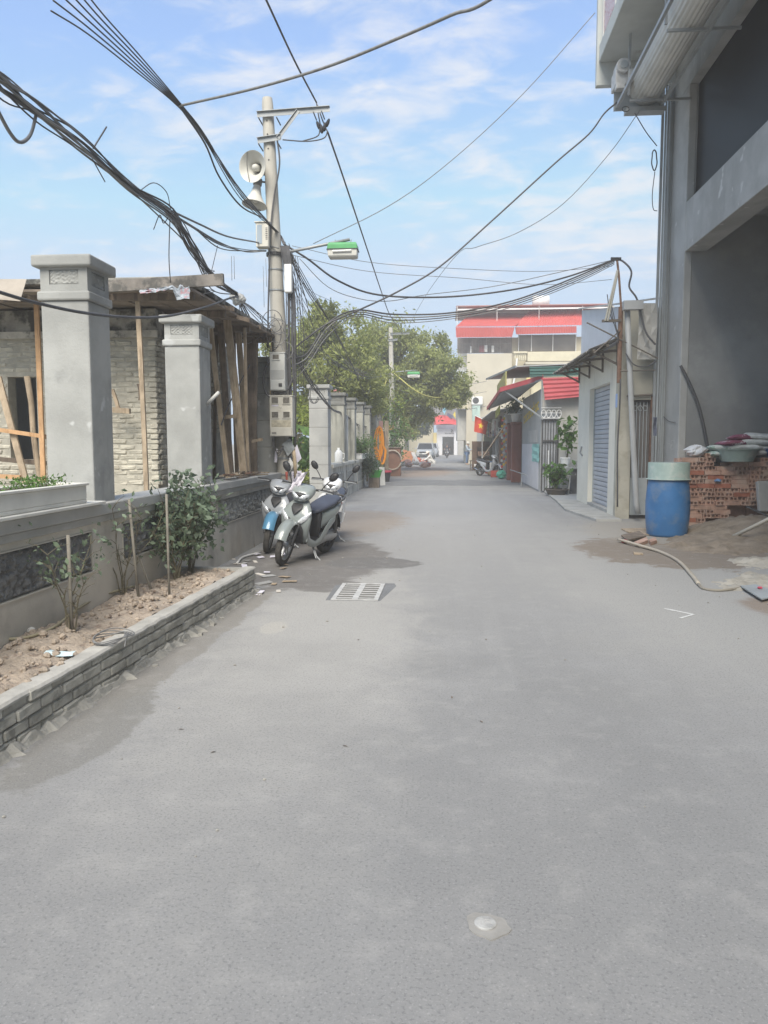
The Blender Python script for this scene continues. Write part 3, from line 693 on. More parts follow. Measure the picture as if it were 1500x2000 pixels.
# ------------------------------------------------------------------ plants: leaves as folded blades
def leaf_mesh(P, D, Nn, size, ratio=0.45):
    """numpy arrays: positions, directions, normals, sizes -> mesh data of folded 4-triangle leaves"""
    S = np.cross(D, Nn); S /= (np.linalg.norm(S, axis=1, keepdims=True) + 1e-9); s = size[:, None]
    base = P; tip = P + D * s; mid = P + D * s * 0.5
    le = mid + S * s * ratio * 0.5 + Nn * s * 0.10; ri = mid - S * s * ratio * 0.5 + Nn * s * 0.10
    n = len(P); V = np.stack([base, le, tip, ri], 1).reshape(-1, 3)
    k = np.arange(n) * 4
    Fc = np.stack([k, k + 1, k + 2, k, k + 2, k + 3], 1).reshape(-1, 3)
    return V, Fc
def np_mesh(name, V, Fc):
    me = bpy.data.meshes.new(name); me.vertices.add(len(V)); me.vertices.foreach_set('co', V.astype(np.float32).ravel())
    n = len(Fc); k = Fc.shape[1]; me.loops.add(n * k); me.loops.foreach_set('vertex_index', Fc.astype(np.int32).ravel())
    me.polygons.add(n); me.polygons.foreach_set('loop_start', (np.arange(n) * k).astype(np.int32)); me.polygons.foreach_set('loop_total', np.full(n, k, np.int32))
    me.update(); me.validate(); return me
def rand_dirs(r, n, up=0.3):
    d = r.normal(size=(n, 3)); d[:, 2] += up; return d / np.linalg.norm(d, axis=1, keepdims=True)
leaf_rose = mat('rose_leaf', (0.15, 0.20, 0.13), 0.5, 0.35, 9, 0, trans=0.25)
leaf_bush = mat('bush_leaf', (0.10, 0.19, 0.045), 0.6, 0.4, 8, 0, trans=0.3)
leaf_dark = mat('dark_leaf', (0.07, 0.115, 0.055), 0.6, 0.35, 6, 0, trans=0.25)
leaf_tree = mat('tree_leaf', (0.33, 0.36, 0.125), 0.6, 0.38, 1.1, 0, trans=0.5)
leaf_yel  = mat('yellow_green_leaf', (0.26, 0.31, 0.06), 0.6, 0.35, 3, 0, trans=0.4)
stem_m    = mat('stem', (0.13, 0.115, 0.075), 0.85, 0.2, 8, 0.1)
bark      = mat('bark', (0.19, 0.17, 0.14), 0.95, 0.3, 5, 0.6, 30)
def shrub(name, label, base, h, spread, stems, nleaf, lsize, lm, group=None, seed=0, cat='shrub', low=0.15, stem_r=0.008):
    r = np.random.RandomState(seed); t = thing(name, label, cat, tuple(base), group=group); b0 = Vector(base)
    sm = MB(); nodes = []
    for i in range(stems):
        a = 6.28 * (i + r.rand() * .7) / stems; lean = spread * (0.25 + 0.75 * r.rand()); hh = h * (0.6 + 0.4 * r.rand())
        pts = [b0 + Vector((math.cos(a) * 0.02, math.sin(a) * 0.02, -0.02))]
        for k in range(1, 6):
            f = k / 5; pts.append(b0 + Vector((math.cos(a) * lean * f ** 1.3 + r.normal() * .015, math.sin(a) * lean * f ** 1.3 + r.normal() * .015, hh * f)))
        sm.tube(pts, [stem_r * (1 - 0.13 * k) for k in range(6)], 5)
        for k in range(2, 6):
            nodes.append((pts[k], 0.09 * h))
            for _ in range(2):
                d = Vector((r.normal(), r.normal(), 0.5 + .5 * r.rand())).normalized() * spread * (0.3 + 0.4 * r.rand())
                q = pts[k] + d; sm.tube([pts[k], pts[k].lerp(q, .5) + Vector((0, 0, .02)), q], [stem_r * .5, stem_r * .4, stem_r * .25], 4); nodes.append((q, .10 * h)); nodes.append((pts[k].lerp(q, .6), .07 * h))
    nodes = [n for n in nodes if n[0].z > b0.z + h * low]
    ix = r.randint(0, len(nodes), nleaf); C = np.array([tuple(nodes[i][0]) for i in ix]); sg = np.array([nodes[i][1] for i in ix])
    P = C + r.normal(size=(nleaf, 3)) * sg[:, None]; D = rand_dirs(r, nleaf, -0.1); Nn = rand_dirs(r, nleaf, 1.2)
    V, Fc = leaf_mesh(P, D, Nn, lsize * (0.6 + 0.7 * r.rand(nleaf)), 0.55)
    obj('stem', sm, stem_m, t)
    fo = obj('foliage', np_mesh('foliage', V, Fc), lm, t); fo['kind'] = 'stuff'
    return t
bp = G(372, 1118, 0.24)
shrub('rose_bush', 'dense leafy rose bush at the end of the planter before the wall', (bp.x, bp.y, 0.24), 0.92, 0.34, 10, 950, 0.080, leaf_rose, None, 3, low=0.2)
bp = G(345, 1128, 0.24)
shrub('rose_bush', 'lower leafy rose bush with dark stems next to the dense one', (bp.x, bp.y, 0.24), 0.60, 0.26, 8, 420, 0.074, leaf_rose, None, 4, low=0.25)
bp = G(240, 1160, 0.24)
shrub('rose_bush', 'sparse rose with bare arching stems between the two thin stakes', (bp.x, bp.y, 0.24), 0.85, 0.36, 6, 110, 0.055, leaf_rose, None, 5, low=0.5, stem_r=0.006)
bp = G(140, 1236, 0.24)
shrub('rose_bush', 'small sparse rose tied to the thick stake', (bp.x, bp.y, 0.24), 0.66, 0.24, 5, 150, 0.05, leaf_rose, None, 6, low=0.62, stem_r=0.006)
for (u0, v0, u1, v1, r_, lab) in ((133, 1045, 141, 1236, .013, 'thick grey stake holding the small sparse rose'), (252, 975, 271, 1166, .012, 'grey stake leaning beside the bare arching rose'),
                                  (325, 965, 331, 1168, .011, 'straight thin stake in front of the dense rose bush'), (272, 1085, 298, 1150, .013, 'short slanting stake by the wall behind the roses')):
    b0 = G(u1, v1, 0.24); t0 = PY(u0, v0, b0.y); tag(obj('garden_stake', MB().tube([b0 - Vector((0, 0, .05)), t0], r_, 8), mat('stake', (0.20, 0.185, 0.155), 0.9, 0.2, 8, 0.2), smooth=True), lab, 'stake')
# hose along the wall, wire coil, litter
hp = [G(0, 1250, 0.26), G(60, 1243, 0.26), G(110, 1222, 0.265), G(150, 1190, .27), G(200, 1163, .27), G(262, 1145, .27)]
tag(obj('garden_hose', MB().tube(smooth_pts(hp, 6), 0.011, 8), mat('olive_hose', (0.30, 0.27, 0.18), 0.6), smooth=True), 'thin olive hose lying on the soil along the wall', 'hose')
coil = MB(); cc = G(214, 1246, 0.285)
for k in range(4):
    pts = []
    for j in range(28):
        a = 6.28 * j / 28; pts.append(cc + Vector((0.085 * (1 + .12 * k) * math.cos(a) + 0.01 * k, 0.15 * (1 + .07 * k) * math.sin(a), 0.006 * k + 0.012 * math.sin(a * 2 + k))))
    coil.tube(pts, 0.004, 6, closed=True)
coil.tube(smooth_pts([cc + Vector((.1, .06, 0)), cc + Vector((.13, -.05, .0)), cc + Vector((.145, -.10, -.03))], 4), .004, 6)
tag(obj('wire_coil', coil, cable_g, smooth=True), 'loose coil of grey wire lying on the planter kerb', 'wire coil')
lp = G(120, 1278, 0.275)
tag(obj('plastic_scrap', MB().grid([[lp + Vector((0.045 * (i - 2) + rng.uniform(-.012, .012), 0.035 * (j - 1.5) + rng.uniform(-.012, .012), rng.uniform(0, .02))) for j in range(4)] for i in range(5)]), mat('pale_blue_film', (0.55, 0.68, 0.72), 0.4, 0.15, 20, 0)), 'crumpled pale blue plastic scrap on the planter soil', 'litter')
sp_ = G(62, 1233, 0.27)
tag(obj('stone', MB().lathe([(.012, -.02), (.03, 0), (.024, .02), (.008, .03)], 7, sp_), plaster2), 'pale stone on the soil by the hose', 'stone')
# white trough with seedlings on the wall
tr = thing('plant_trough', 'white foam plant trough standing on the wall beside the tall column', 'planter', (-2.98, 5.2, 1.06))
x0, x1, y0, y1, z0, z1 = -3.16, -2.83, 3.6, 5.85, 1.085, 1.225
m_ = mat('white_foam', (0.66, 0.65, 0.60), 0.8, 0.08, 3, 0.15)
t = MB(); t.box((x0, y0, z0), (x1, y1, z0 + .03))
for a, b_ in (((x0, y0, z0 + .03), (x0 + .03, y1, z1)), ((x1 - .03, y0, z0 + .03), (x1, y1, z1)), ((x0 + .03, y0, z0 + .03), (x1 - .03, y0 + .03, z1)), ((x0 + .03, y1 - .03, z0 + .03), (x1 - .03, y1, z1))): t.box(a, b_)
obj('trough_body', t, m_, tr, bevel=0.006)
rim = MB()
for a, b_ in (((x0 - .015, y0 - .015, z1), (x0 + .035, y1 + .015, z1 + .02)), ((x1 - .035, y0 - .015, z1), (x1 + .015, y1 + .015, z1 + .02)), ((x0 + .035, y0 - .015, z1), (x1 - .035, y0 + .035, z1 + .02)), ((x0 + .035, y1 - .035, z1), (x1 - .035, y1 + .015, z1 + .02))): rim.box(a, b_)
obj('rim', rim, m_, tr, bevel=0.004)
obj('earth_fill', MB().box((x0 + .03, y0 + .03, z0 + .03), (x1 - .03, y1 - .03, z1 - .03)), soil, tr)
tag(obj('support_board', MB().box((-3.2, 3.4, 1.0605), (-2.79, 6.1, 1.084)), m_, bevel=.004), 'long white board lying on the coping under the white trough', 'board')
r = np.random.RandomState(9); n = 420
P = np.stack([r.uniform(x0 + .05, x1 - .05, n), r.uniform(5.0, 5.75, n), z1 - .02 + r.rand(n) * .10], 1)
V, Fc = leaf_mesh(P, rand_dirs(r, n, .6), rand_dirs(r, n, .5), .022 + .02 * r.rand(n))
tag(obj('seedlings', np_mesh('f', V, Fc), leaf_bush), 'low green seedlings growing in the white trough', 'seedlings')['kind'] = 'stuff'
# ------------------------------------------------------------------ utility poles
PY1 = 13.42
def angle_bar(mb, p, q, w=0.07, t=0.008, up=(0, 0, 1), flip=1):
    p, q = Vector(p), Vector(q); d = (q - p).normalized(); up = Vector(up); sd = d.cross(up).normalized() * flip; u2 = sd.cross(d).normalized() * flip
    mb.beam(p + u2 * (w / 2), q + u2 * (w / 2), w, t, up); mb.beam(p + sd * (w / 2 - t / 2) * 0 , q + sd * 0, t, w, up)
def pole_shaft(parent, b, t, r0, r1, n=18, ribs=True):
    b, t = Vector(b), Vector(t); rings = []
    ax = (t - b).normalized(); e1 = Vector((1, 0, 0)); e1 = (e1 - ax * e1.dot(ax)).normalized(); e2 = ax.cross(e1)
    K = [0, .2, .4, .6, .8, .985, 1.0]
    for f in K:
        r = r0 + (r1 - r0) * f - (0.012 if f == 1 else 0); c = b.lerp(t, f)
        rings.append([c + (e1 * math.cos(6.2832 * j / n) + e2 * math.sin(6.2832 * j / n)) * r for j in range(n)])
    obj('shaft', MB().loft(rings), polecon, parent, autos=40)
b1, t1 = PY(559, 950, PY1), PY(522, 192, PY1); b1.z = 0.0
d1 = (t1 - PY(559, 950, PY1)); b1 = PY(559, 950, PY1) - d1 * (PY(559, 950, PY1).z / d1.z)
pole1 = thing('utility_pole', 'leaning concrete utility pole with steel cross arms and cable clutter by the scooters', 'utility pole', tuple(b1), group='concrete utility poles')
pole_shaft(pole1, b1, t1, 0.165, 0.095)
def axis1(v):                                # point on the pole axis at image row v
    f = (v - 192) / (950 - 192); return t1.lerp(PY(559, 950, PY1), f)
for (ua, va, ub, vb, lab) in ((502, 224, 644, 213, 'cross_arm'), (503, 275, 549, 268, 'lower_clamp')):
    for y in (PY1 - 0.14, PY1 + 0.13):
        m = MB(); p, q = PY(ua, va, y), PY(ub, vb, y); q.y = p.y; angle_bar(m, p, q, 0.085); obj(lab, m, galv, pole1)
for y in (PY1 - 0.15, PY1 + 0.14):
    m = MB(); angle_bar(m, PY(543, 270, y), PY(583, 216, y), 0.06); obj('brace', m, galv, pole1)
for (u, v) in ((505, 227), (540, 226), (505, 278), (541, 273), (628, 214), (612, 216)):
    c = PY(u, v + 3, PY1 - 0.15); obj('bolt', MB().tube([c, c + Vector((0, 0.32, 0))], 0.011, 6), darksteel, pole1)
for v in (235, 262, 290, 312):
    c = PY(521 + (v - 235) * .05, v, PY1 - 0.108); obj('bolt_hole', MB().tube([c, c + Vector((0, .02, 0))], 0.014, 8), darksteel, pole1)
for v in (892, 925, 520, 560):
    c = axis1(v); r_ = 0.165 - 0.07 * (950 - v) / 758 + 0.008
    obj('steel_band', MB().lathe([(r_, -.012), (r_, .012)], 20, c), galv, pole1)
# insulators and the clamped service cable at the arm end
ins = mat('brown_insulator', (0.05, 0.05, 0.055), 0.4)
for k, (u, v) in enumerate(((622, 245), (628, 252), (634, 248), (640, 240))):
    c = PY(u, v, PY1); obj('cable_clamp', MB().lathe([(.012, -.07), (.028, -.05), (.032, 0), (.022, .05), (.010, .07)], 10, c, Euler((0.3, 0.3 * k - .4, 0)).to_matrix()), ins, pole1, smooth=True)

# horn loudspeakers
horn_m = mat('horn_grey', (0.56, 0.55, 0.50), 0.5, 0.06, 5, 0.04)
def horn(label, c, aim, rad, ln):
    c, aim = Vector(c), Vector(aim).normalized(); rot = aim.to_track_quat('Z', 'Y'); mt = rot.to_matrix()
    t = thing('horn_loudspeaker', label, 'loudspeaker', tuple(c), group='horn loudspeakers on the pole')
    prof = [(0.06, -ln), (0.075, -ln * .8), (0.10, -ln * .5), (0.155, -ln * .2), (rad * .93, -.015), (rad, 0), (rad, .008), (rad * .96, .004), (rad * .9, -.02), (0.14, -ln * .2), (0.088, -ln * .5), (0.06, -ln * .8), (0.01, -ln * .85)]
    obj('bell', MB().lathe(prof, 32, c, mt), horn_m, t, autos=50)
    obj('reflector', MB().lathe([(.055, -ln * .8), (.06, -ln * .3), (.045, -ln * .16), (.015, -ln * .12)], 16, c, mt), horn_m, t, smooth=True)
    obj('driver', MB().lathe([(.05, -ln - .13), (.075, -ln - .12), (.075, -ln - .02), (.055, -ln)], 18, c, mt), mat('driver_grey', (0.20, 0.195, 0.18), 0.5), t, autos=40)
    obj('bracket', MB().tube(smooth_pts([c + mt @ Vector((-rad * .3, rad * .94, .004)), c + mt @ Vector((-rad * .35, 0, .02)), c + mt @ Vector((-rad * .3, -rad * .94, .004))], 5), .006, 6), darksteel, t)
    return t
h1 = PY(493, 325, PY1 - 0.28); horn('round horn loudspeaker on the pole facing out over the street', h1, (-0.28, -0.9, -0.12), 0.255, 0.32)
h2 = PY(497, 400, PY1 - 0.12); horn('second horn loudspeaker hanging below, pointing down', h2, (-0.12, -0.16, -1.0), 0.215, 0.33)
obj('speaker_bracket', MB().beam(axis1(330), h1 + Vector((0.08, 0.28, 0)), .04, .02).beam(axis1(352), h2 + Vector((0.03, .03, .40)), .04, .02), darksteel, pole1)

# steel cabinet below the horns
cb = thing('pole_cabinet', 'small grey steel cabinet with a glass front fixed high on the pole', 'cabinet', tuple(PY(515, 480, PY1 - .2)))
p0, p1 = PY(500, 482, PY1 - .30), PY(524, 434, PY1 - .30)
obj('case', MB().box((p0.x, PY1 - .30, p0.z), (p1.x, PY1 - .10, p1.z)), ivory, cb, bevel=.006)
obj('glass_front', MB().box((p0.x + .02, PY1 - .306, p0.z + .05), (p0.x + .105, PY1 - .301, p1.z - .04)), mat('pale_glass', (0.36, 0.42, 0.47), 0.15, 0.05), cb)
obj('lid', MB().box((p0.x - .02, PY1 - .32, p1.z + .001), (p1.x + .02, PY1 - .08, p1.z + .016)), ivory, cb)
vt = MB()
for k in range(7): vt.box((p1.x - .05, PY1 - .303, p1.z - .10 - .03 * k), (p1.x - .015, PY1 - .3005, p1.z - .088 - .03 * k))
obj('vent', vt, darksteel, cb)

# street lamp
def street_lamp(label, base, u, v, y, s):
    """arm from the pole to a green-topped box lamp; s = metres per photo pixel at that depth"""
    c = PY(u, v, y); t = thing('street_lamp', label, 'street lamp', tuple(c), group='green street lamps')
    arm_z = c.z + 21 * s
    e = Vector((c.x + 13 * s, y, arm_z)); a0 = Vector(base)
    obj('arm', MB().tube([a0, a0.lerp(e, .5), e], 0.026, 10), galv, t, smooth=True)
    obj('arm_clamp', MB().lathe([(.15, -.025), (.15, .025)], 16, a0), darksteel, t)
    w, h = 29 * s, 28 * s; d = 0.13
    def rect(z, k, kd): return [(c.x - w * k, y - d * kd, z), (c.x + w * k, y - d * kd, z), (c.x + w * k, y + d * kd, z), (c.x - w * k, y + d * kd, z)]
    z0 = c.z
    hs_ = obj('housing', MB().loft([rect(z0 + 1 * s, 1.0, 1.0), rect(z0 + 9 * s, .97, .95), rect(z0 + 13.5 * s, .90, .8)]), mat('lamp_green', (0.06, 0.30, 0.10), 0.45, 0.1, 6, 0), t, bevel=.006)
    obj('diffuser', MB().loft([rect(z0 - 14 * s, .90, .75), rect(z0 - 11 * s, .96, .9), rect(z0 + 0.6 * s, .985, .97)]), mat('lamp_diffuser', (0.62, 0.61, 0.56), 0.35, 0.06, 6, 0), t, bevel=.008)
    obj('tube_bulb', MB().tube([(c.x - w * .62, y - d - .004, z0 - 4 * s), (c.x + w * .62, y - d - .004, z0 - 3 * s)], 2.2 * s, 8), white_pl, t)
    obj('trim', MB().loft([rect(z0 - .2 * s, 1.03, 1.05), rect(z0 + 1.2 * s, 1.03, 1.05)]), darksteel, t)
    for k in (-.55, 0.1, .5): obj('hanger', MB().tube([(c.x + w * k, y, z0 + 12 * s), (c.x + w * k + .01, y, arm_z)], .008, 6), galv, t)
    return t
street_lamp('street lamp with green top on an arm of the near leaning pole', axis1(490), 670, 490, PY1, PY1 / F)

# white closure and meter boxes
cz = thing('fibre_closure', 'slim white plastic splice closure strapped to the right of the pole', 'junction box', tuple(PY(562, 572, PY1 - .1)))
q0, q1 = PY(556, 572, PY1 - .27), PY(570, 516, PY1 - .27)
obj('case', MB().box((q0.x, PY1 - .31, q0.z), (q1.x, PY1 - .20, q1.z)), white_pl, cz, bevel=.02, seg=3)
obj('gland', MB().lathe([(.03, -.05), (.035, 0)], 10, ((q0.x + q1.x) / 2, PY1 - .1, q0.z)), blackpl, cz)
def meter_box(label, u0, v0, u1, v1, y, depth, wins, flap, m):
    p, q = PY(u0, v1, y), PY(u1, v0, y)       # lower left, upper right
    t = thing('meter_box', label, 'meter box', (p.x / 2 + q.x / 2, y, p.z), group='electric meter boxes')
    W, H = q.x - p.x, q.z - p.z
    obj('case', MB().box((p.x, y, p.z), (q.x, y + depth, q.z)), m, t, bevel=.012, seg=2)
    obj('lid_edge', MB().box((p.x - .008, y - .010, q.z - .012), (q.x + .008, y + depth + .01, q.z + .004)), m, t)
    for (a, b_, c, d) in wins:
        x0, x1, z0, z1 = p.x + a * W, p.x + b_ * W, p.z + c * H, p.z + d * H
        f = MB(); k = .014
        for A, B in (((x0 - k, y - .012, z0 - k), (x1 + k, y - .001, z0)), ((x0 - k, y - .012, z1), (x1 + k, y - .001, z1 + k)), ((x0 - k, y - .012, z0), (x0, y - .001, z1)), ((x1, y - .012, z0), (x1 + k, y - .001, z1))): f.box(A, B)
        w_ = obj('window', f, m, t); obj('pane', MB().box((x0, y - .005, z0), (x1, y - .0015, z1)), mat('meter_glass', (0.17, 0.16, 0.14), 0.2, 0.3, 25, 0), w_)
    if flap: obj('flap', MB().box((p.x + .012, y - .018, p.z + .012), (q.x - .012, y - .001, p.z + flap * H)), m, t, bevel=.006)
    return t, p, W, H
mb1, p, W, H = meter_box('upper pale grey meter box with one dark window on the pole', 527, 688, 556, 763, PY1 - .36, .20, [(.22, .62, .82, .94)], .28, greybox)
obj('socket', MB().box((p.x + W * .60, PY1 - .385, p.z + H * .10), (p.x + W * .82, PY1 - .379, p.z + H * .19)), darksteel, mb1)
obj('recessed_band', MB().box((p.x + .015, PY1 - .364, p.z + H * .30), (p.x + W - .015, PY1 - .3605, p.z + H * .54)), mat('band_grey', (0.42, 0.43, 0.42), .6), mb1)
mb2, p, W, H = meter_box('larger ivory meter box with four square windows below the upper box', 527, 772, 571, 853, PY1 - .40, .24, [(.10, .38, .80, .95), (.60, .88, .80, .95), (.10, .38, .46, .60), (.60, .88, .46, .60)], .22, ivory)
obj('name_plate', MB().box((p.x + W * .10, PY1 - .423, p.z + H * .07), (p.x + W * .30, PY1 - .4185, p.z + H * .115)), mat('plate_grey', (.25, .24, .22), .6), mb2)
obj('dirty_panel', MB().box((p.x + W * .08, PY1 - .404, p.z + H * .24), (p.x + W * .92, PY1 - .4005, p.z + H * .40)), mat('dusty_panel', (.50, .46, .36), .7, .25, 14, 0), mb2)
obj('seal', MB().lathe([(.02, 0), (.02, .006)], 12, (p.x + W * .49, PY1 - .401, p.z + H * .72), Euler((math.pi / 2, 0, 0)).to_matrix()), ivory, mb2)
obj('label_sticker', MB().box((p.x + W * .10, PY1 - .4035, p.z + H * .735), (p.x + W * .39, PY1 - .4008, p.z + H * .775)), paper, mb2)
obj('box_mount', MB().beam(axis1(730), (p.x + .1, PY1 - .18, axis1(730).z), .05, .05).beam(axis1(810), (p.x + W * .5, PY1 - .17, axis1(810).z), .05, .05), darksteel, pole1)

# scraps on the pole: notices, a board, a stick
def card(name, label, uv, y, m, t=.003, cat='notice', bend=0.02):
    P = [PY(u, v, y) for u, v in uv]
    g = [[P[0].lerp(P[1], j / 3).lerp(P[3].lerp(P[2], j / 3), i / 3) + Vector((0, -bend * math.sin(math.pi * j / 3) * math.sin(math.pi * i / 3), 0)) for j in range(4)] for i in range(4)]
    return tag(obj(name, MB().sheet(g, t, (0, -1, 0)), m), label, cat)
card('paper_notice', 'curled lilac paper notice taped to the right side of the pole', [(580, 868), (589, 895), (580, 905), (573, 880)], PY1 - .20, paper)
card('paper_notice', 'narrow pale paper strip hanging left of the pole', [(537, 878), (542, 876), (541, 903), (536, 903)], PY1 - .24, paper)
card('paper_notice', 'white torn flyer at an angle under the meter boxes', [(566, 893), (575, 908), (566, 922), (560, 912)], PY1 - .22, white_pl)
card('grey_board', 'tilted grey board dangling under the ivory meter box', [(550, 868), (566, 856), (576, 876), (562, 891)], PY1 - .26, steelgrey, .012, 'board')
flyer = card('paper_notice', 'lilac printed flyer pasted low on the pole behind the scooter', [(569, 921), (589, 919), (590, 938), (571, 941)], PY1 - .19, paper)
pr = MB()
for k, (a, b_) in enumerate(((573, 585), (572, 587), (574, 583))): pr.beam(PY(a, 924.5 + 4.2 * k, PY1 - .2085), PY(b_, 924 + 4.2 * k, PY1 - .2085), .002, .013)
obj('printed_lines', pr, mat('violet_print', (0.22, 0.18, 0.42), .8), flyer)
card('paper_notice', 'small red and white sticker at the left edge of the pole', [(557, 922), (562, 921), (562, 938), (558, 939)], PY1 - .19, mat('red_print', (0.50, 0.13, 0.10), .8, .4, 60, 0))
tag(obj('bamboo_stick', MB().tube([PY(573, 874, PY1 - .22), PY(576, 905, PY1 - .23), PY(578, 940, PY1 - .24)], .03, 9), mat('bamboo', (0.50, 0.40, 0.27), .8, .2, 8, .2), smooth=True), 'short thick tan stick tied to the pole among the notices', 'stick')
card('yellow_strip', 'thin yellowish plastic strip running down the left of the meter boxes', [(529, 640), (531, 640), (529, 770), (527, 770)], PY1 - .27, mat('tan_strip', (0.52, 0.40, 0.24), .6), .004, 'strip', 0)

# ------------------------------------------------------------------ second pole, farther down the street
P2Y = 40.0
t2, bb2 = PY(763, 640, P2Y), PY(768, 925, P2Y); bb2.z = 0
pole2 = thing('utility_pole', 'second concrete utility pole rising through the tree beyond the old fence', 'utility pole', tuple(bb2), group='concrete utility poles')
pole_shaft(pole2, bb2, t2, 0.17, 0.11, 12)
for (ua, va, ub, vb) in ((762, 652, 800, 651), (758, 664, 776, 663)):
    for y in (P2Y - .15, P2Y + .15): m = MB(); angle_bar(m, PY(ua, va, y), PY(ub, vb, y), .09); obj('cross_arm', m, galv, pole2)
street_lamp('small green-topped street lamp on the far pole in front of the tree', PY(766, 727, P2Y), 808, 732, P2Y, .42 * P2Y / F)
for (lab, u0, v0, u1, v1, m, y) in (('ivory box with dark slots high on the far pole', 770, 812, 781, 838, ivory, P2Y - .3), ('orange yellow square plate box on the far pole', 760, 831, 769, 840, mat('ochre', (0.50, 0.33, 0.10), .7), P2Y - .35),
                                    ('small white box low on the far pole', 757, 858, 764, 869, white_pl, P2Y - .3), ('round grey meter low on the far pole', 766, 857, 774, 868, greybox, P2Y - .3)):
    p, q = PY(u0, v1, y), PY(u1, v0, y); t = thing('meter_box', lab, 'meter box', (p.x, y, p.z))
    obj('case', MB().box((p.x, y, p.z), (q.x, y + .2, q.z)), m, t, bevel=.015)
    obj('lid', MB().box((p.x - .02, y - .02, q.z + .001), (q.x + .02, y + .22, q.z + .025)), m, t)
    obj('window', MB().box((p.x + .05, y - .012, p.z + (q.z - p.z) * .6), (q.x - .05, y - .002, q.z - .05)), mat('meter_glass', (.1, .1, .1)), t)

# ------------------------------------------------------------------ overhead cables
def cable(label, pts, r=0.012, m=None, n=6, grp=None, seg=6, cat='cable'):
    return tag(obj('overhead_cable', MB().tube(smooth_pts(pts, n), r, seg), m or cable_m, smooth=True), label, cat, grp)
def bundle(label, pts, k, spread, r, seed, grp, m=None):
    rr = random.Random(seed)
    P = [Vector(p) for p in pts]
    for i in range(k):
        a, ph = rr.uniform(0, 6.28), rr.uniform(0, 6.28); o_ = rr.uniform(.2, 1) * spread
        q = []
        for j, p in enumerate(P):
            f = 1.0 if 0 < j < len(P) - 1 else 0.4
            a += rr.uniform(-1.2, 1.2); o_ = rr.uniform(.15, 1) * spread
            q.append(p + Vector((math.cos(a) * o_ * f, rr.uniform(-.05, .05) * f, math.sin(a) * o_ * f - (rr.choice((0, 0, .3, 1.3)) * spread * rr.random() if 0 < j < len(P) - 1 else 0))))
        cable(label, q, r * rr.uniform(.7, 1.25), m or rr.choice((cable_m, cable_m, cable_g)), 6, grp)
XB = -3.0
main = [PX(-190, 20, XB), PX(-60, 108, XB), PX(0, 158, XB), PX(70, 215, XB), PX(160, 282, XB), PX(250, 362, XB), PX(335, 420, XB), PX(375, 485, XB), PX(420, 545, XB), PX(462, 575, XB - .02)]
bundle('black cable in the thick tangled bundle sagging over the carved columns', main, 15, 0.070, 0.0078, 1, 'thick black cable bundle')
tail = [PX(462, 575, XB - .02), PY(480, 612, 12.2), PY(505, 650, 12.8), PY(535, 668, PY1 - .12)]
bundle('thin cable running from the plastic-wrapped splice to the near pole', tail, 5, 0.05, .009, 2, 'cables from the splice to the pole')
kn = PX(466, 580, XB - .02)
kb = MB()
for k in range(9): kb.lathe([(.01, -.07), (.05, -.03), (.06, .02), (.02, .07)], 7, kn + Vector((rng.uniform(-.08, .08), rng.uniform(-.08, .08), rng.uniform(-.07, .07))), Euler((rng.random() * 3, rng.random() * 3, 0)).to_matrix())
tag(obj('cable_splice', kb, mat('plastic_wrap', (0.48, 0.48, 0.46), .5, .3, 30, 0)), 'grey plastic-wrapped cable splice hanging over the prop cluster', 'cable splice')
for pts, r_ in (([PX(-10, 205, XB), PX(20, 260, XB), PX(40, 278, XB), PX(60, 262, XB), PX(72, 218, XB)], .013), ([PX(270, 375, XB), PX(300, 357, XB), PX(325, 375, XB), PX(333, 408, XB)], .005), ([PX(300, 448, XB), PX(312, 420, XB), PX(320, 436, XB), PX(335, 412, XB)], .005),
               ([PX(182, 290, XB), PX(208, 248, XB)], .007), ([PX(180, 310, XB), PX(205, 355, XB)], .005), ([PX(332, 425, XB), PX(330, 500, XB), PX(333, 552, XB)], .006), ([PX(425, 480, XB), PX(413, 530, XB)], .005)):
    cable('loose cable end or slack loop hanging from the thick bundle', pts, r_, cable_g if r_ > .01 else cable_m, grp='slack loops on the bundle')
sp3 = [PX(405 + 14 * math.sin(i * 1.6), 525 + i * 5, XB) + Vector((0, .04 * math.cos(i * 1.6), 0)) for i in range(14)]
cable('coiled grey cable tail spiralling down over the roof slab', sp3, .005, cable_g)
sec = [PX(110, -30, XB), PX(180, 40, XB), PX(262, 118, XB), PX(350, 205, XB), PX(400, 268, XB), PX(470, 368, XB), PY(540, 452, PY1 - .1), PY(556, 478, PY1 - .1)]
for k in range(6):
    o_ = (k - 2.5)
    q = [Vector(p) + Vector((0.02 * o_ * (1.0 if j < 3 else .4), 0, (0.075 * o_ if j == 0 else 0.04 * o_ if j == 1 else .02 * o_ if j == 2 else .004 * o_ if j == 3 else -.05 * abs(o_) * (j == 5)))) for j, p in enumerate(sec)]
    cable('straight black cable fanning up over the street from the near pole', q, .0068, None, 6, 'upper cable fan')
cable('slack black cable drooping under the upper fan beside the horns', [PX(350, 206, XB), PX(400, 280, XB), PX(428, 345, XB), PX(470, 402, XB), PY(510, 424, PY1 - .1)], .012)
cross = [PX(350, 207, XB), PY(500, 172, 8.1), PY(640, 130, 7.6), PY(770, 78, 7.1), PY(880, 30, 6.7), PY(985, -20, 6.3), PY(1500, -420, 4.9)]
cable('thick wrapped grey cable crossing the street from the upper cable fan', cross, .0135, mat('wrapped_cable', (0.20, 0.20, 0.195), .8, .2, 20, .2), 8, seg=8)
XS = -2.18
svc = [PX(395, -260, XS), PX(470, -105, XS), PX(520, 0, XS), PX(575, 118, XS), PX(618, 200, XS)]
cable('thick twisted service cable running overhead to the cross arm', svc, .014, None, 8, seg=8)
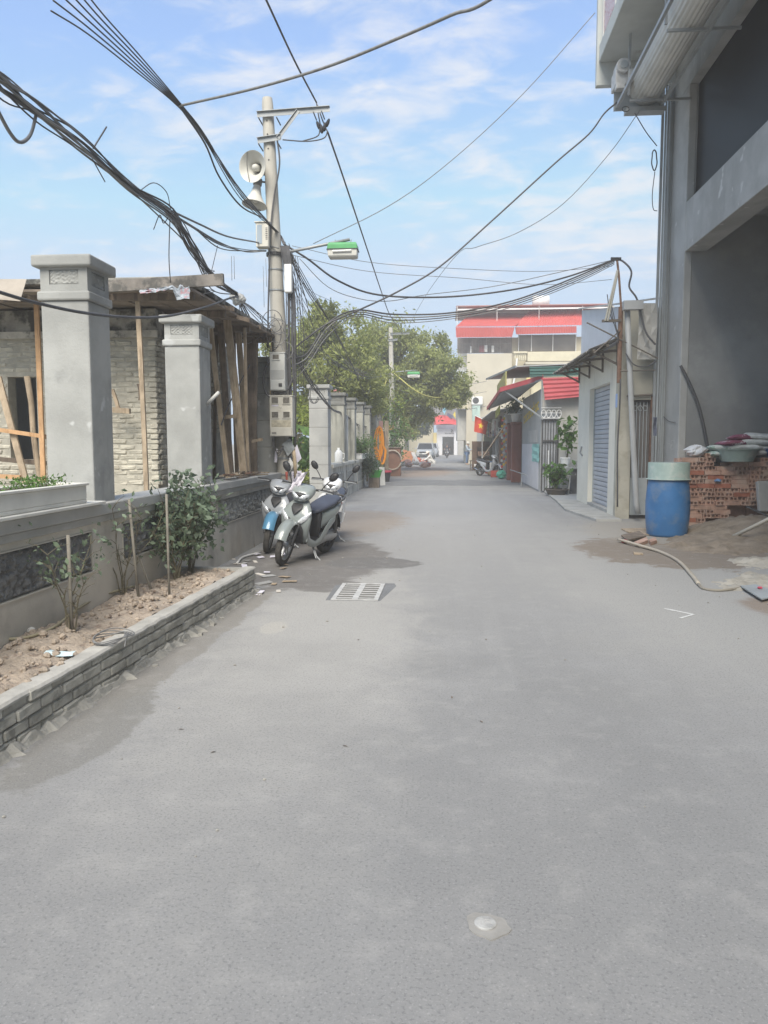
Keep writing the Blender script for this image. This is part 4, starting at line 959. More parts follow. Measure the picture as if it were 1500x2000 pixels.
cable('thick twisted service cable running on from the cross arm to the far pole', [PY(640, 258, PY1), PY(670, 345, 15.5), PY(715, 480, 20), PY(745, 570, 26), PY(762, 616, 32), PY(785, 650, P2Y - .1)], .017, None, 8, seg=8)
for pts in ([PY(618, 200, PY1), PY(622, 225, PY1), PY(626, 245, PY1)], [PY(620, 205, PY1), PY(630, 235, PY1), PY(640, 258, PY1)], [PY(640, 256, PY1), PY(632, 270, PY1), PY(600, 276, PY1), PY(552, 273, PY1 - .1)], [PY(625, 250, PY1), PY(620, 266, PY1), PY(590, 276, PY1)]):
    cable('short black jumper at the end of the cross arm', pts, .011, grp='jumpers at the cross arm')
cable('thick cable running down the face of the pole', [PY(541, 270, PY1 - .12), PY(546, 320, PY1 - .13), PY(536, 380, PY1 - .15), PY(530, 430, PY1 - .16), PY(527, 490, PY1 - .17), PY(524, 600, PY1 - .2), PY(523, 680, PY1 - .2)], .016, None, 6)
# descending clutter at the right of the near pole
for k in range(9):
    u = 561 + 1.9 * k
    cable('black cable strapped down the right side of the near pole', [PY(548 + 2 * k, 480, PY1 - .12), PY(u - 1 + rng.uniform(-2, 2), 560 + 4 * k, PY1 - .16), PY(u + rng.uniform(-2, 2), 680, PY1 - .18), PY(u + 3 + rng.uniform(-2, 2), 790, PY1 - .17), PY(u + 2 + rng.uniform(-3, 3), 890 - 8 * (k % 3), PY1 - .17)], rng.choice((.009, .012, .014)), None, 5, 'cables down the near pole')
for k, (ux, v1) in enumerate(((606, 650), (620, 620), (640, 640), (655, 665), (672, 700))):
    far = (30, 27, 22, 32, 36)[k]
    cable('thin cable slanting down from the near pole toward the far pole', [PY(552 + 3 * k, 470 + 4 * k, PY1), PY(590 + 4 * k, 560, 15), PY(ux + 10, v1, 19), PY(ux + 45, v1 + 70, 25), PY(700 + 8 * k, 742 - 3 * k, far), PY(764, 728 + 2 * k, P2Y)], rng.choice((.007, .009)), None, 6, 'cables slanting to the far pole')
low = [PY(574, 690, PY1), PY(600, 735, 15), PY(620, 765, 17), PY(650, 800, 20), PY(672, 808, 23.2), PY(715, 832, 30), PY(760, 800, P2Y)]
bundle('dark cable sagging low past the open gateway along the old fence', low, 5, .07, .011, 5, 'low cables along the old fence')
for k in range(4):
    rr = random.Random(k); c = PY(612, 765, 16.6); pts = [c + Vector((.10 * math.cos(a) + .03 * k, 0, .20 * math.sin(a) - .05)) for a in np.linspace(0, 6.0, 12)]
    if k < 2: cable('small loop of slack cable hanging by the gateway column', pts, .008, None, 3, 'slack loops by the gateway')
# main drop to the mast on the right
mast = PY(1200, 507, 16.0)
cable('long black cable sagging across the street from the near pole to the iron mast', [PY(556, 478, PY1), PY(600, 505, 13.6), PY(660, 548, 13.9), PY(740, 576, 14.3), PY(870, 580, 14.8), PY(1000, 566, 15.3), PY(1110, 540, 15.7), mast], .017, None, 8)
for k in range(4):
    dv = 4 * k
    cable('cable in the lower bunch sagging from the iron mast back to the near pole', [mast + Vector((0, 0, -.03 * k)), PY(1120, 543 + dv, 15.7), PY(1000, 588 + dv, 15.3), PY(880, 611 + dv, 14.9), PY(770, 614 + dv * 1.4, 14.5), PY(695, 606 + dv, 14.1), PY(640, 632 + 2 * dv, 13.9), PY(600, 690 + 2 * dv, 13.6), PY(568, 700 + 4 * dv, PY1 - .1)], (.015, .012, .010, .008)[k], (cable_m, cable_g, cable_m, cable_g)[k], 7, 'lower bunch to the mast')
cable('black cable rising from the street to the roller shutter motor', [PY(566, 690, PY1), PY(590, 668, 13.7), PY(640, 632, 13.8), PY(700, 606, 14.0), PY(780, 568, 14.3), PY(860, 520, 14.6), PY(960, 432, 14.9), PY(1085, 318, 15.1), PY(1150, 262, 15.2), PY(1180, 222, 15.2), PY(1205, 200, 15.3)], .016, None, 6)
cable('thin grey wire from the balcony to the near pole', [PY(1162, 25, 13.5), PY(1020, 185, 13.5), PY(880, 315, 13.45), PY(760, 402, PY1), PY(612, 476, PY1)], .007, cable_g)
cable('thin wire drooping from the shutter bracket over the street', [PY(1250, 215, 15.2), PY(1190, 300, 15.3), PY(1100, 398, 15.5), PY(1010, 455, 16), PY(930, 483, 16.5), PY(890, 500, 20), PY(830, 580, 30), PY(790, 652, P2Y)], .007, cable_g)
for k, (v0, v1, v2) in enumerate(((488, 522, 530), (506, 540, 556))):
    cable('faint thin wire crossing the street above the sagging cables', [PY(570, v0 - 8, PY1), PY(720, v1 - 10, 14.2), PY(900, v1 + 3, 15), PY(1060, v2, 16), PY(1195, v2 - 10, 16.2)], .005, cable_g, grp='faint wires across the street')
cable('thin wire dipping below the sagging cable toward the mast', [PY(585, 505, PY1), PY(640, 560, 13.8), PY(700, 583, 14), PY(760, 588, 14.3), PY(830, 576, 14.8), PY(960, 560, 15.3), PY(1100, 530, 15.8), PY(1196, 508, 16.0)], .007, cable_g)
front = [PX(-60, 552, -2.72), PX(0, 571, -2.72), PX(73, 592, -2.72), PX(165, 611, -2.72), PX(257, 620, -2.74), PX(330, 617, -2.76), PX(400, 600, -2.82), PX(450, 582, -2.95), PX(466, 579, XB)]
cable('single black cable sagging in front of the two carved columns', front, .013, None, 7)
cable('thin cable dropping past the prop cluster into the column side', [PY(488, 712, 12.2), PY(470, 745, 11.8), PY(445, 795, 11.2), PY(432, 830, 10.9)], .010)
bundle('cable of the branch from the thick bundle to the pole clamp', [PX(335, 418, XB), PX(380, 445, XB), PX(430, 478, XB), PY(480, 490, PY1 - .5), PY(520, 491, PY1 - .2)], 4, .035, .009, 9, 'branch cables to the clamp')
cable('grey ribbon-like cable from the bundle to the pole cabinet', [PX(335, 412, XB), PX(390, 438, XB), PX(445, 462, XB), PY(505, 474, PY1 - .3), PY(545, 485, PY1 - .2)], .013, cable_g)
for k, (u, va, vb) in enumerate(((452, 500, 548), (457, 500, 545), (514, 520, 600), (519, 505, 560))):
    cable('hair-thin loose wire hanging in front of the sky by the pole', [PX(u, va, XB) if k < 2 else PY(u, va, PY1 - .2), PX(u + 1, vb, XB) if k < 2 else PY(u + 2, vb, PY1 - .2)], .004, cable_g, 3, 'loose hanging wires')
for k, dv in enumerate((0, 8, 16)):
    cable('bent black cable under the meter boxes on the pole', [PY(532, 855, PY1 - .3), PY(533 + 3 * k, 872 + dv * .5, PY1 - .33), PY(545, 880 + dv * .6, PY1 - .3), PY(556, 868, PY1 - .25)], .008, None, 5, 'bent cables under the meter boxes')
cable('thick black conduit bending beside the meter boxes', [PY(527, 700, PY1 - .32), PY(517, 725, PY1 - .33), PY(515, 750, PY1 - .33), PY(520, 768, PY1 - .33), PY(528, 776, PY1 - .33)], .020, None, 6, seg=8)
cable('thick black conduit joining the two meter boxes', [PY(530, 776, PY1 - .3), PY(538, 766, PY1 - .3), PY(552, 768, PY1 - .3), PY(563, 758, PY1 - .25), PY(571, 740, PY1 - .2)], .017, None, 6, seg=8)
yel = mat('yellow_cable', (0.45, 0.42, 0.12), .6)
cable('yellow cable drooping in front of the tree from the far pole', [PY(768, 728, P2Y), PY(785, 742, P2Y - 1), PY(810, 762, P2Y - 1), PY(840, 775, P2Y), PY(880, 778, 45)], .03, yel)
cable('yellow cable hanging down left of the far pole', [PY(757, 730, P2Y - .3), PY(753, 748, P2Y - .4), PY(740, 772, P2Y - .5)], .028, yel)
for k, dv in enumerate((0, 10, 24)):
    cable('thin cable from the far pole to the beige house', [PY(768, 730 + dv, P2Y), PY(830, 750 + dv * 1.5, 45), PY(900, 752 + dv * 2, 52), PY(950, 745 + dv * 2, 59)], .018, cable_g, grp='cables at the far pole')

# tangle of thin drop wires round the near pole
rt = random.Random(12)
for k in range(16):
    v = rt.uniform(470, 500); e = (rt.uniform(580, 690), rt.uniform(600, 760)); y2 = rt.uniform(15, 26)
    cable('hair-thin drop wire in the tangle between the near pole and the tree', [PY(545 + rt.uniform(0, 20), v, PY1 - .05), PY(545 + (e[0] - 545) * .45 + rt.uniform(-8, 8), v + (e[1] - v) * .5 + rt.uniform(0, 25), PY1 + (y2 - PY1) * .4), PY(*e, y2), PY(e[0] + (763 - e[0]) * .6, 732 + .3 * (e[1] - 700) * .3, 32), PY(763, 726 + k, P2Y)], .005, rt.choice((cable_m, cable_g)), 5, 'tangled drop wires')
for k in range(9):
    c = axis1(rt.uniform(610, 690)) + Vector((rt.uniform(-.10, .12), -.20 - .02 * k, 0)); a0 = rt.uniform(0, 6); rx, rz = rt.uniform(.08, .22), rt.uniform(.08, .30)
    cable('small coil of spare wire tied to the near pole above the meter boxes', [c + Vector((rx * math.cos(a0 + a), .03 * math.sin(2 * a), rz * math.sin(a0 + a))) for a in np.linspace(0, rt.uniform(4, 7), 14)], .006, rt.choice((cable_m, cable_g, cable_g)), 3, 'wire coils on the near pole')
for k in range(8):
    u = rt.uniform(475, 530); v = rt.uniform(575, 640)
    cable('thin wire drooping from the splice to the near pole', [PY(468 + rt.uniform(-3, 3), 585, 11.3), PY(u, v + rt.uniform(10, 45), 12.3), PY(530 + rt.uniform(0, 8), rt.uniform(600, 700), PY1 - .15)], .006, rt.choice((cable_m, cable_g)), 5, 'thin wires from the splice')
for k in range(5):
    u = rt.uniform(595, 625)
    cable('thin vertical wire hanging from the pole clamp to the gateway', [PY(565 + 4 * k, 500, PY1), PY(572 + 5 * k, 620, PY1 + .2), PY(576 + 4 * k, rt.uniform(740, 860), PY1 + .1)], .006, None, 5, 'wires hanging at the pole clamp')
# ------------------------------------------------------------------ grey building under construction (right)
X0 = 4.4; YN, YF = 15.10, 16.17
gb = thing('grey_building', 'tall unfinished grey rendered building with an open bay on the street', 'building', (X0, YF, 0))
bplast = mat('bay_render', (0.40, 0.40, 0.385), 0.92, 0.15, 0.9, 0.35, 50, streak=((0.27, 0.27, 0.255), 2.6, 0.54, 0.72, 0.55), speck=((0.52, 0.52, 0.50), 3.5, 0.68), stain=((0.30, 0.30, 0.285), 0.8, 0.48, 0.7, 0.8))
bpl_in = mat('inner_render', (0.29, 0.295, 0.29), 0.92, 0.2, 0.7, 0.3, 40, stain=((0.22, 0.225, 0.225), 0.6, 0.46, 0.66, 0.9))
obj('pillar', MB().box((X0, YN, 0), (X0 + .14, YF, 8.12)), bplast, gb, bevel=.01)
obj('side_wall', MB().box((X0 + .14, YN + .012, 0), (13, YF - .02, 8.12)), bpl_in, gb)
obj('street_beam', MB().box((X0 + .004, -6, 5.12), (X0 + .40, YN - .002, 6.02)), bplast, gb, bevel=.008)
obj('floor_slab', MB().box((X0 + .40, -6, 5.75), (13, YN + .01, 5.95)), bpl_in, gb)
obj('lintel', MB().box((X0 + .002, -6, 8.123), (X0 + .55, YF, 8.98)), bplast, gb)
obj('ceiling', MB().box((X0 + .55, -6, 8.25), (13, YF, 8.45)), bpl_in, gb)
obj('added_sun_block_wall', MB().box((X0 + .01, -6, 0), (X0 + .38, 9.6, 5.12)), bplast, gb)  # unseen wall, added to keep the sun out of the bay
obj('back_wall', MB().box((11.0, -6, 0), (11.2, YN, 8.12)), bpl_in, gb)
obj('near_pillar', MB().box((X0, -6.3, 0), (13, -6.02, 8.98)), bplast, gb)
obj('tinted_glazing', MB().box((X0 + .16, -6, 6.03), (X0 + .18, YN - .01, 8.11)), mat('tinted_glass', (0.010, 0.010, 0.011), 0.45, 0.1, .6, 0, spec=.12), gb)
obj('upper_storey', MB().box((X0 + .01, -6, 9.31), (13, YF, 12.8)), bplast, gb)  # unseen body above the balcony, added for the shade it casts
obj('balcony_slab', MB().box((2.92, -6, 8.98), (X0, YF - .14, 9.30)), mat('balcony_paint', (0.50, 0.52, 0.50), .8, .1, 1.5, .15, stain=((0.26, 0.23, 0.19), 1.3, .58, .70, .6)), gb, bevel=.01)
obj('balcony_end_beam', MB().box((2.88, YF - .135, 8.55), (X0, YF - .002, 10.6)), mat('balcony_paint', (.5, .5, .5)), gb, bevel=.01)
rail = mat('balcony_rail', (0.62, 0.62, 0.60), .6, .05); tape = mat('red_tape_glass', (0.62, 0.50, 0.50), .4, .1, 6, 0, stain=((0.45, 0.10, 0.12), 22, .54, .57, .9))
for k in range(7):
    y = 15.85 - 1.1 * k
    obj('rail_post', MB().box((2.94, y - .03, 9.301), (3.0, y + .03, 10.5)), rail, gb)
    obj('rail_panel', MB().box((2.96, y - 1.05, 9.42), (2.98, y - .05, 10.4)), tape, gb)
obj('handrail', MB().box((2.93, -6, 10.5), (3.01, 15.9, 10.56)), rail, gb)
obj('wall_mark', MB().beam((X0 - .002, 15.55, 1.62), (X0 - .002, 15.55, 1.45), .002, .004).beam((X0 - .002, 15.35, 1.62), (X0 - .002, 15.35, 1.45), .002, .004).beam((X0 - .002, 15.55, 1.62), (X0 - .002, 15.35, 1.62), .002, .004).beam((X0 - .002, 15.55, 1.45), (X0 - .002, 15.35, 1.45), .002, .004).beam((X0 - .002, 15.8, 1.55), (X0 - .002, 15.65, 1.55), .002, .004), mat('chalk_white', (.6, .6, .6)), gb)
# roller shutter over the bay
rs = thing('roller_shutter', 'rolled-up steel roller shutter with motor under the balcony', 'roller shutter', tuple(PY(1262, 180, 15.3)))
rc = PY(1262, 172, 15.3); rad = 0.30
rp = MB(); n = 26
prof = []
for j in range(n):
    a = 2 * math.pi * j / n
    for da, rr in ((-.10, rad), (.0, rad + .006), (.10, rad), (.115, rad - .005)): prof.append((rc.x + rr * math.cos(a + da), rc.z + rr * math.sin(a + da)))
rp.prism(prof, 'y', -5.8, 15.33)
obj('rolled_curtain', rp, mat('shutter_curtain', (0.56, 0.55, 0.51), .45, .08, 3, 0, metal=.15), rs)
e0, e1 = PY(1198, 208, 15.4), PY(1292, 213, 15.4)
obj('end_plate', MB().box((e0.x, 15.36, e1.z - .02), (e1.x, 15.39, e0.z + .34)), steelgrey, rs)
obj('bottom_bracket', MB().box((e0.x + .2, 15.2, e1.z - .10), (e1.x + .02, 15.42, e1.z - .021)), galv, rs)
for (u, v) in ((1206, 207), (1290, 207), (1280, 160)):
    p = PY(u, v, 15.3); obj('rail', MB().box((p.x - .025, -5.8, p.z - .03), (p.x + .025, 15.3, p.z + .03)), galv, rs)
for k in range(5):
    y = 15.0 - 2.4 * k; obj('hanger', MB().box((rc.x - .40, y - .02, rc.z - .25), (rc.x - .36, y + .02, 8.978)), galv, rs); obj('cross_bar', MB().box((rc.x - .36, y - .02, rc.z - .36), (X0 - .002, y + .02, rc.z - .32)), galv, rs)
mc = PY(1214, 158, 15.25)
mo = MB(); mo.cbox(mc, (.30, .40, .30)); mo.lathe([(.13, -.16), (.13, .16)], 16, mc + Vector((-.02, -.12, .16)), Euler((math.pi / 2, 0, 0)).to_matrix()); mo.cbox(mc + Vector((-.06, -.15, -.17)), (.16, .16, .12)); mo.cbox(mc + Vector((.12, -.05, -.02)), (.12, .5, .2))
obj('motor', mo, mat('motor_grey', (0.50, 0.50, 0.49), .5, .15, 12, .1), rs, bevel=.015, seg=2)
obj('motor_cap', MB().lathe([(.07, 0), (.07, .02)], 16, mc + Vector((-.02, -.285, .16)), Euler((math.pi / 2, 0, 0)).to_matrix()), steelgrey, rs)
obj('chain_ring', MB().tube([PY(1222 + 7 * math.cos(a), 213 + 5 * math.sin(a), 15.2) for a in np.linspace(0, 6.0, 16)], .008, 6), darksteel, rs)
tk = thing('shutter_track', 'tall galvanised shutter guide rail fixed to the grey pillar', 'rail', (4.32, 15.6, 0))
for k, (u0, w) in enumerate(((1283, .05), (1289, .035), (1294, .04))):
    x = PY(u0, 600, 16.0 + .02 * k).x; obj('channel', MB().box((x - w / 2, 15.98 + .02 * k, 0), (x + w / 2, 16.02 + .02 * k, 8.5)), (galv, steelgrey, galv)[k], tk)
for k in range(3): obj('channel', MB().box((PY(1296, 600, 16.1).x + .028 * k, 16.06 + .02 * k, 0), (PY(1296, 600, 16.1).x + .026 + .028 * k, 16.09 + .02 * k, 8.5)), (steelgrey, galv, steelgrey)[k], tk)
cable('coil of black cable hung on the shutter rail', [PY(1283 - 5 + 5 * math.cos(a) * (1 + .1 * math.sin(5 * a)), 313 + 20 * math.sin(a), 15.5) for a in np.linspace(0, 12.5, 40)], .012, None, 2)
cable('thin cable looping down the shutter rail', [PY(1283, 285, 15.5), PY(1262, 258, 15.4), PY(1238, 218, 15.3)], .009)
cable('slack grey wire hanging beside the shutter rail', [PY(1279, 335, 15.5), PY(1274, 380, 15.5), PY(1276, 408, 15.5), PY(1284, 412, 15.5)], .008, cable_g)
tag(obj('rag', MB().sheet([[PY(1276 + j * 2.2 + rng.uniform(-.5, .5), 815 + i * 6, 15.5 - .02 * math.sin(i + j)) for j in range(4)] for i in range(7)], .006, (0, -1, 0)), mat('dark_rag', (.10, .11, .15), .9, .2, 20, 0)), 'dark rag hung on the shutter rail at head height', 'rag')

# ------------------------------------------------------------------ drum, basin and stacked bricks
dc = G(1302, 1046)
drum = thing('plastic_drum', 'big dusty blue plastic drum standing at the edge of the sand', 'drum', tuple(dc))
drum_m = mat('blue_drum', (0.045, 0.16, 0.36), .45, .12, 3, .05, stain=((0.24, 0.27, 0.29), 2.2, .46, .68, .6), streak=((0.33, 0.33, 0.31), 3.5, .58, .70, .6))
rb = .345
obj('barrel', MB().lathe([(rb * .84, 0), (rb * .90, .012)] + [(rb * (.90 + .14 * math.sin(math.pi * (.06 + .88 * i / 28)) ** .8 + (.008 if i in (8, 17) else 0)), .03 + .91 * i / 28) for i in range(29)] + [(rb * .88, .955), (rb * .86, .98)], 44, dc), drum_m, drum, autos=50)
obj('lid', MB().lathe([(rb * .8, .98), (rb * .8, .985), (.01, .985)], 32, dc), drum_m, drum)
dust = MB()
bas_m = mat('celadon_basin', (0.31, 0.40, 0.365), .5, .12, 5, .05, stain=((0.45, 0.46, 0.42), 5, .5, .66, .7))
def basin(label, c, r_bot, r_top, h, m, inverted=False, name='wash_basin'):
    t = thing(name, label, 'basin', tuple(c))
    pr = [(r_bot * .3, .0), (r_bot, 0), (r_bot * 1.02, .01), (r_top * .97, h - .02), (r_top * .985, h - .012), (r_top * 1.05, h - .01), (r_top * 1.06, h), (r_top * .96, h), (r_bot * .98, .02), (r_bot * .3, .02)]
    if inverted: pr = [(a, h - b_) for a, b_ in pr]
    obj('shell', MB().lathe(pr, 40, c), m, t, autos=45); obj('base', MB().lathe([(r_bot * .31, .002), (r_bot * .31, .018)], 20, c if not inverted else Vector(c) + Vector((0, 0, h - .02))), m, t)
    return t
basin('pale green basin turned upside down on top of the blue drum', dc + Vector((0, 0, .955)), rb * .95, rb * 1.0, .285, bas_m, True)

def hollow_brick(l=.29, w=.152, h=.077, seed=0):
    m = MB(); hx, hy, hz = w / 2, l / 2, h / 2       # long axis y, holes in the end faces
    xs = [-hx, -hx + .019, -hx + .067, hx - .067, hx - .019, hx]; zs = [-hz, -hz + .014, hz - .014, hz]
    for s_ in (-1, 1):
        V = [(x, s_ * hy, z) for x in xs for z in zs]; Fs = []
        for i in range(5):
            for j in range(3):
                q = (i*4+j, (i+1)*4+j, (i+1)*4+j+1, i*4+j+1)
                if j == 1 and i in (1, 3):
                    o = len(V); dd = s_ * (hy - .05)
                    V += [(xs[i], dd, zs[1]), (xs[i+1], dd, zs[1]), (xs[i+1], dd, zs[2]), (xs[i], dd, zs[2])]
                    qq = (q[0], q[1], q[2], q[3])
                    for a in range(4): Fs.append((qq[a], qq[(a+1) % 4], o + (a+1) % 4, o + a))
                    Fs.append((o, o+1, o+2, o+3))
                else: Fs.append(q)
        m.add(V, Fs)
    m.add([(-hx,-hy,-hz),(hx,-hy,-hz),(hx,hy,-hz),(-hx,hy,-hz),(-hx,-hy,hz),(hx,-hy,hz),(hx,hy,hz),(-hx,hy,hz)], [(0,3,2,1),(4,5,6,7),(1,2,6,5),(3,0,4,7)])
    return m.mesh('brick')
hbm = [hollow_brick(), hollow_brick(.285, .149, .075), hollow_brick(.293, .154, .078)]
for me in hbm: me.materials.append(redbrick)
redd = mat('deep_red_brick', (0.36, 0.14, 0.09), .9, .25, 8, .3)
hbd = hollow_brick(); hbd.materials.append(redd)
bs = thing('brick_stack', 'untidy stack of new hollow red bricks against the bay wall beside the drum', 'brick stack', (5.0, 14.4, 0))
LH = .0800; cnt = 0; rear = MB()
tops = [(4.24, 4.62, 16), (4.62, 4.90, 17), (4.90, 5.10, 14), (5.10, 5.62, 15), (5.62, 6.5, 16)]
for c in range(17):
    x = 4.28 + (.05 if c % 2 else 0)
    z = LH * (c + .5) + .02
    while x < 6.45:
        mx = next((n_ for a, b_, n_ in tops if a <= x < b_), 18); lowc = 0 if x < 4.75 else (2 if x < 5.1 else 5)
        st_ = rng.random() < .24 and x < 6.2
        if c < mx and c >= lowc:
            if st_:
                put('brick', rng.choice(hbm + [hbd]), bs, (x + .148, 14.66 + rng.uniform(-.015, .015), z), (0, 0, math.pi / 2 + rng.uniform(-.05, .05))); x += .298
            else:
                put('brick', rng.choice(hbm), bs, (x + .077, 14.73 + rng.uniform(-.025, .025), z), (0, rng.uniform(-.02, .02), rng.uniform(-.06, .06))); x += .157
            cnt += 1
        else: x += .157
        if cnt > 290: break
for (a, b_, n_) in tops:
    rear.box((a + .01, 14.89, 0), (b_ - .01, 15.05, LH * (n_ - 1)))
for a in range(16): rear.cbox((4.37 + .13 * a, 14.90 + .03 * (a % 2), LH * ((16, 16, 16, 16, 14, 14, 15, 15, 15, 15, 15, 16, 16, 16, 16, 16)[a] - .45)), (.12, .215, .077), Euler((0, 0, rng.uniform(-.1, .1))))
ro = obj('rear_bricks', rear, redbrick, bs); ro['kind'] = 'stuff'
# sacks
def sack_mesh(l, w, h, seed):
    r = random.Random(seed); m = MB(); rings = []; n = 16
    for i in range(9):
        s_ = -1 + 2 * i / 8; k = (1 - abs(s_) ** 4) ** .5 if abs(s_) < 1 else 0
        wk, hk = .5 * w * (.86 + .14 * k), .5 * h * max(.10, k)
        rings.append([(s_ * l / 2 + r.uniform(-.006, .006), wk * math.copysign(abs(math.cos(a)) ** .7, math.cos(a)) + r.uniform(-.008, .008), hk * math.copysign(abs(math.sin(a)) ** .8, math.sin(a)) + r.uniform(-.006, .006)) for a in [2 * math.pi * j / n for j in range(n)]])
    m.loft(rings); return m.mesh('sack', True)
sk_w = mat('woven_sack_white', (0.58, 0.59, 0.57), .75, .12, 12, .3, 160); sk_g = mat('woven_sack_green', (0.34, 0.46, 0.39), .75, .2, 12, .3, 160, stain=((.58, .6, .57), 6, .5, .54, .9)); sk_p = mat('woven_sack_plum', (0.24, 0.075, 0.12), .75, .2, 10, .3, 160, stain=((.58, .55, .56), 5, .56, .6, .8))
SK = [(5.10, 1.31, .62, .25, sk_g, 'green-white'), (5.12, 1.40, .60, -.1, sk_g, 'green-white'), (5.55, 1.32, .66, .1, sk_w, 'white'), (5.45, 1.42, .64, -.15, sk_w, 'white'), (5.85, 1.40, .62, .2, sk_w, 'white'), (5.30, 1.50, .60, .2, sk_p, 'plum'), (5.65, 1.51, .62, -.1, sk_w, 'white'), (5.50, 1.60, .58, .12, sk_p, 'plum'), (5.72, 1.62, .52, -.2, sk_w, 'white'), (6.15, 1.36, .6, .1, sk_w, 'white'), (6.2, 1.47, .6, -.1, sk_p, 'plum')]
for k, (x, z, l, a, m, cn) in enumerate(SK):
    me = sack_mesh(l, .40, .115, k); me.materials.append(m)
    o = bpy.data.objects.new('cement_sack', me); COL.objects.link(o); o.location = (x, 14.74 + .03 * math.sin(k * 2), z + .07); o.rotation_euler = (rng.uniform(-.08, .08), -a * .35, a)
    tag(o, {'green-white': 'flattened green and white woven sack at the end of the heap on the bricks', 'white': 'flattened white woven sack in the heap on top of the bricks', 'plum': 'plum-coloured woven sack among the white ones on the bricks'}[cn], 'sack', 'cement sacks on the brick stack')
basin('pale green basin standing upright on the brick stack before the sacks', Vector((5.30, 14.55, LH * 15 + .03)), .27, .36, .225, bas_m)
basin('blue plastic tub on the brick stack at the end of the sack heap', Vector((6.12, 14.55, LH * 15 + .03)), .24, .33, .24, mat('blue_tub', (0.03, 0.10, 0.30), .4, .1))
def crumple(name, label, c, r, m, cat, seed, flat=.6):
    rr = random.Random(seed); mb = MB(); rings = []; n = 14
    for i in range(8):
        ph = math.pi * (i + .3) / 7.6
        rings.append([(c[0] + r * math.sin(ph) * math.cos(a) * rr.uniform(.72, 1.2), c[1] + r * math.sin(ph) * math.sin(a) * rr.uniform(.72, 1.2), c[2] + flat * r * (1 - math.cos(ph)) * rr.uniform(.88, 1.08)) for a in [6.2832 * j / n for j in range(n)]])
    mb.loft(rings); return tag(obj(name, mb, m), label, cat)
crumple('plastic_bag', 'crumpled white plastic bag on the left end of the brick stack', (4.62, 14.75, LH * 16 + .03), .20, mat('white_bag', (0.66, 0.67, 0.68), .5, .1, 10, .1), 'bag', 3, .55)
crumple('plastic_bag', 'small blue plastic scrap tucked into the brick stack', (4.98, 14.57, LH * 10.6), .06, mat('blue_scrap', (0.16, 0.30, 0.52), .5), 'bag', 4, .5)
cable('bent dark pipe arching down the bay wall behind the bricks', [PY(1329, 714, 15.06), PY(1345, 745, 15.04), PY(1364, 790, 15.03), PY(1376, 840, 15.03), PY(1383, 880, 15.04), PY(1386, 915, 15.05)], .028, mat('dark_pipe', (.085, .085, .09), .6), 8, None, 8, 'pipe')
cable('thin crack-like wire hanging on the grey pillar', [PX(1293, 810, X0 - .01), PX(1305, 822, X0 - .012), PX(1320, 826, X0 - .01)], .006)
# sand
def mound(name, label, pts, m, seed, kind='stuff', nx=60, ny=50):
    """pts: list of (cx, cy, rx, ry, h)"""
    r = random.Random(seed); x0 = min(p[0] - p[2] for p in pts); x1 = max(p[0] + p[2] for p in pts); y0 = min(p[1] - p[3] for p in pts); y1 = max(p[1] + p[3] for p in pts); P = []
    for i in range(nx + 1):
        row = []
        for j in range(ny + 1):
            x = x0 + (x1 - x0) * i / nx; y = y0 + (y1 - y0) * j / ny; h = -.03
            for cx, cy_, rx, ry, hh in pts:
                d = ((x - cx) / rx) ** 2 + ((y - cy_) / ry) ** 2
                if d < 1: h = max(h, -.03 + (hh + .03) * (1 - d) ** .8)
            if h > -.02: h += .030 * math.sin(9 * x + 4 * math.sin(5 * y)) * math.sin(8 * y + 2 * x) + .014 * math.sin(23 * x + 3 * math.sin(17 * y)) + r.uniform(-.014, .016)
            row.append((x, y, h))
        P.append(row)
    o = obj(name, MB().grid(P), m, smooth=True); tag(o, label, 'sand'); o['kind'] = kind; return o
mound('sand_heap', 'damp brown building sand heaped before the brick stack', [(5.4, 13.1, 1.5, 1.5, .34), (4.4, 12.3, .9, 1.2, .14), (6.3, 13.4, 1.4, 1.2, .48), (4.9, 13.6, 1.0, .8, .2), (3.9, 11.8, .7, .9, .05)], sandm, 5)
mound('sand_heap', 'pale dusty sand spread beside the hose', [(4.5, 10.2, .9, .7, .06), (3.7, 8.6, .8, .9, .03), (4.6, 8.9, .9, .9, .07)], mat('pale_sand', (0.42, 0.39, 0.33), .97, .15, 4, .6, 50), 6)
slab_ = MB(); slab_.cbox((6.05, 14.1, .62), (1.1, .10, .55), Euler((-.25, 0, .05)))
tag(obj('concrete_slab', slab_, concrete, bevel=.01), 'grey concrete slab leaning half buried in the sand at the bricks', 'slab')
tag(obj('dark_bar', MB().beam(PY(1458, 989, 13.3), PY(1500, 1008, 13.0), .03, .03), darksteel), 'dark steel bar sticking out of the sand', 'bar')
tag(obj('pale_pole', MB().tube([PY(1428, 1050, 12.2), PY(1505, 1012, 11.9), PY(1560, 985, 11.7)], .028, 10), mat('pale_wood_handle', (.50, .47, .40), .8, .1), smooth=True), 'pale wooden pole lying across the sand', 'pole')
hz = .022
hosep = [G(1207, 1053, .05), G(1245, 1064, .04), G(1290, 1078, hz), G(1325, 1096, hz), G(1350, 1122, hz), G(1364, 1140, hz)]
tag(obj('rubber_hose', MB().tube(smooth_pts(hosep, 8), .022, 10), mat('cream_hose', (0.46, 0.41, 0.33), .6, .1, 8, .1), smooth=True), 'thick cream hose curving over the sand toward the road', 'hose')
tag(obj('rubber_hose', MB().tube(smooth_pts([G(1363, 1139, hz), G(1373, 1149, .014), G(1400, 1153, .014), G(1428, 1151, .014), G(1448, 1147, .02)], 6), .014, 10), mat('grey_hose', (0.30, 0.27, 0.22), .6), smooth=True), 'thinner dark hose continuing from the cream one to the board', 'hose')
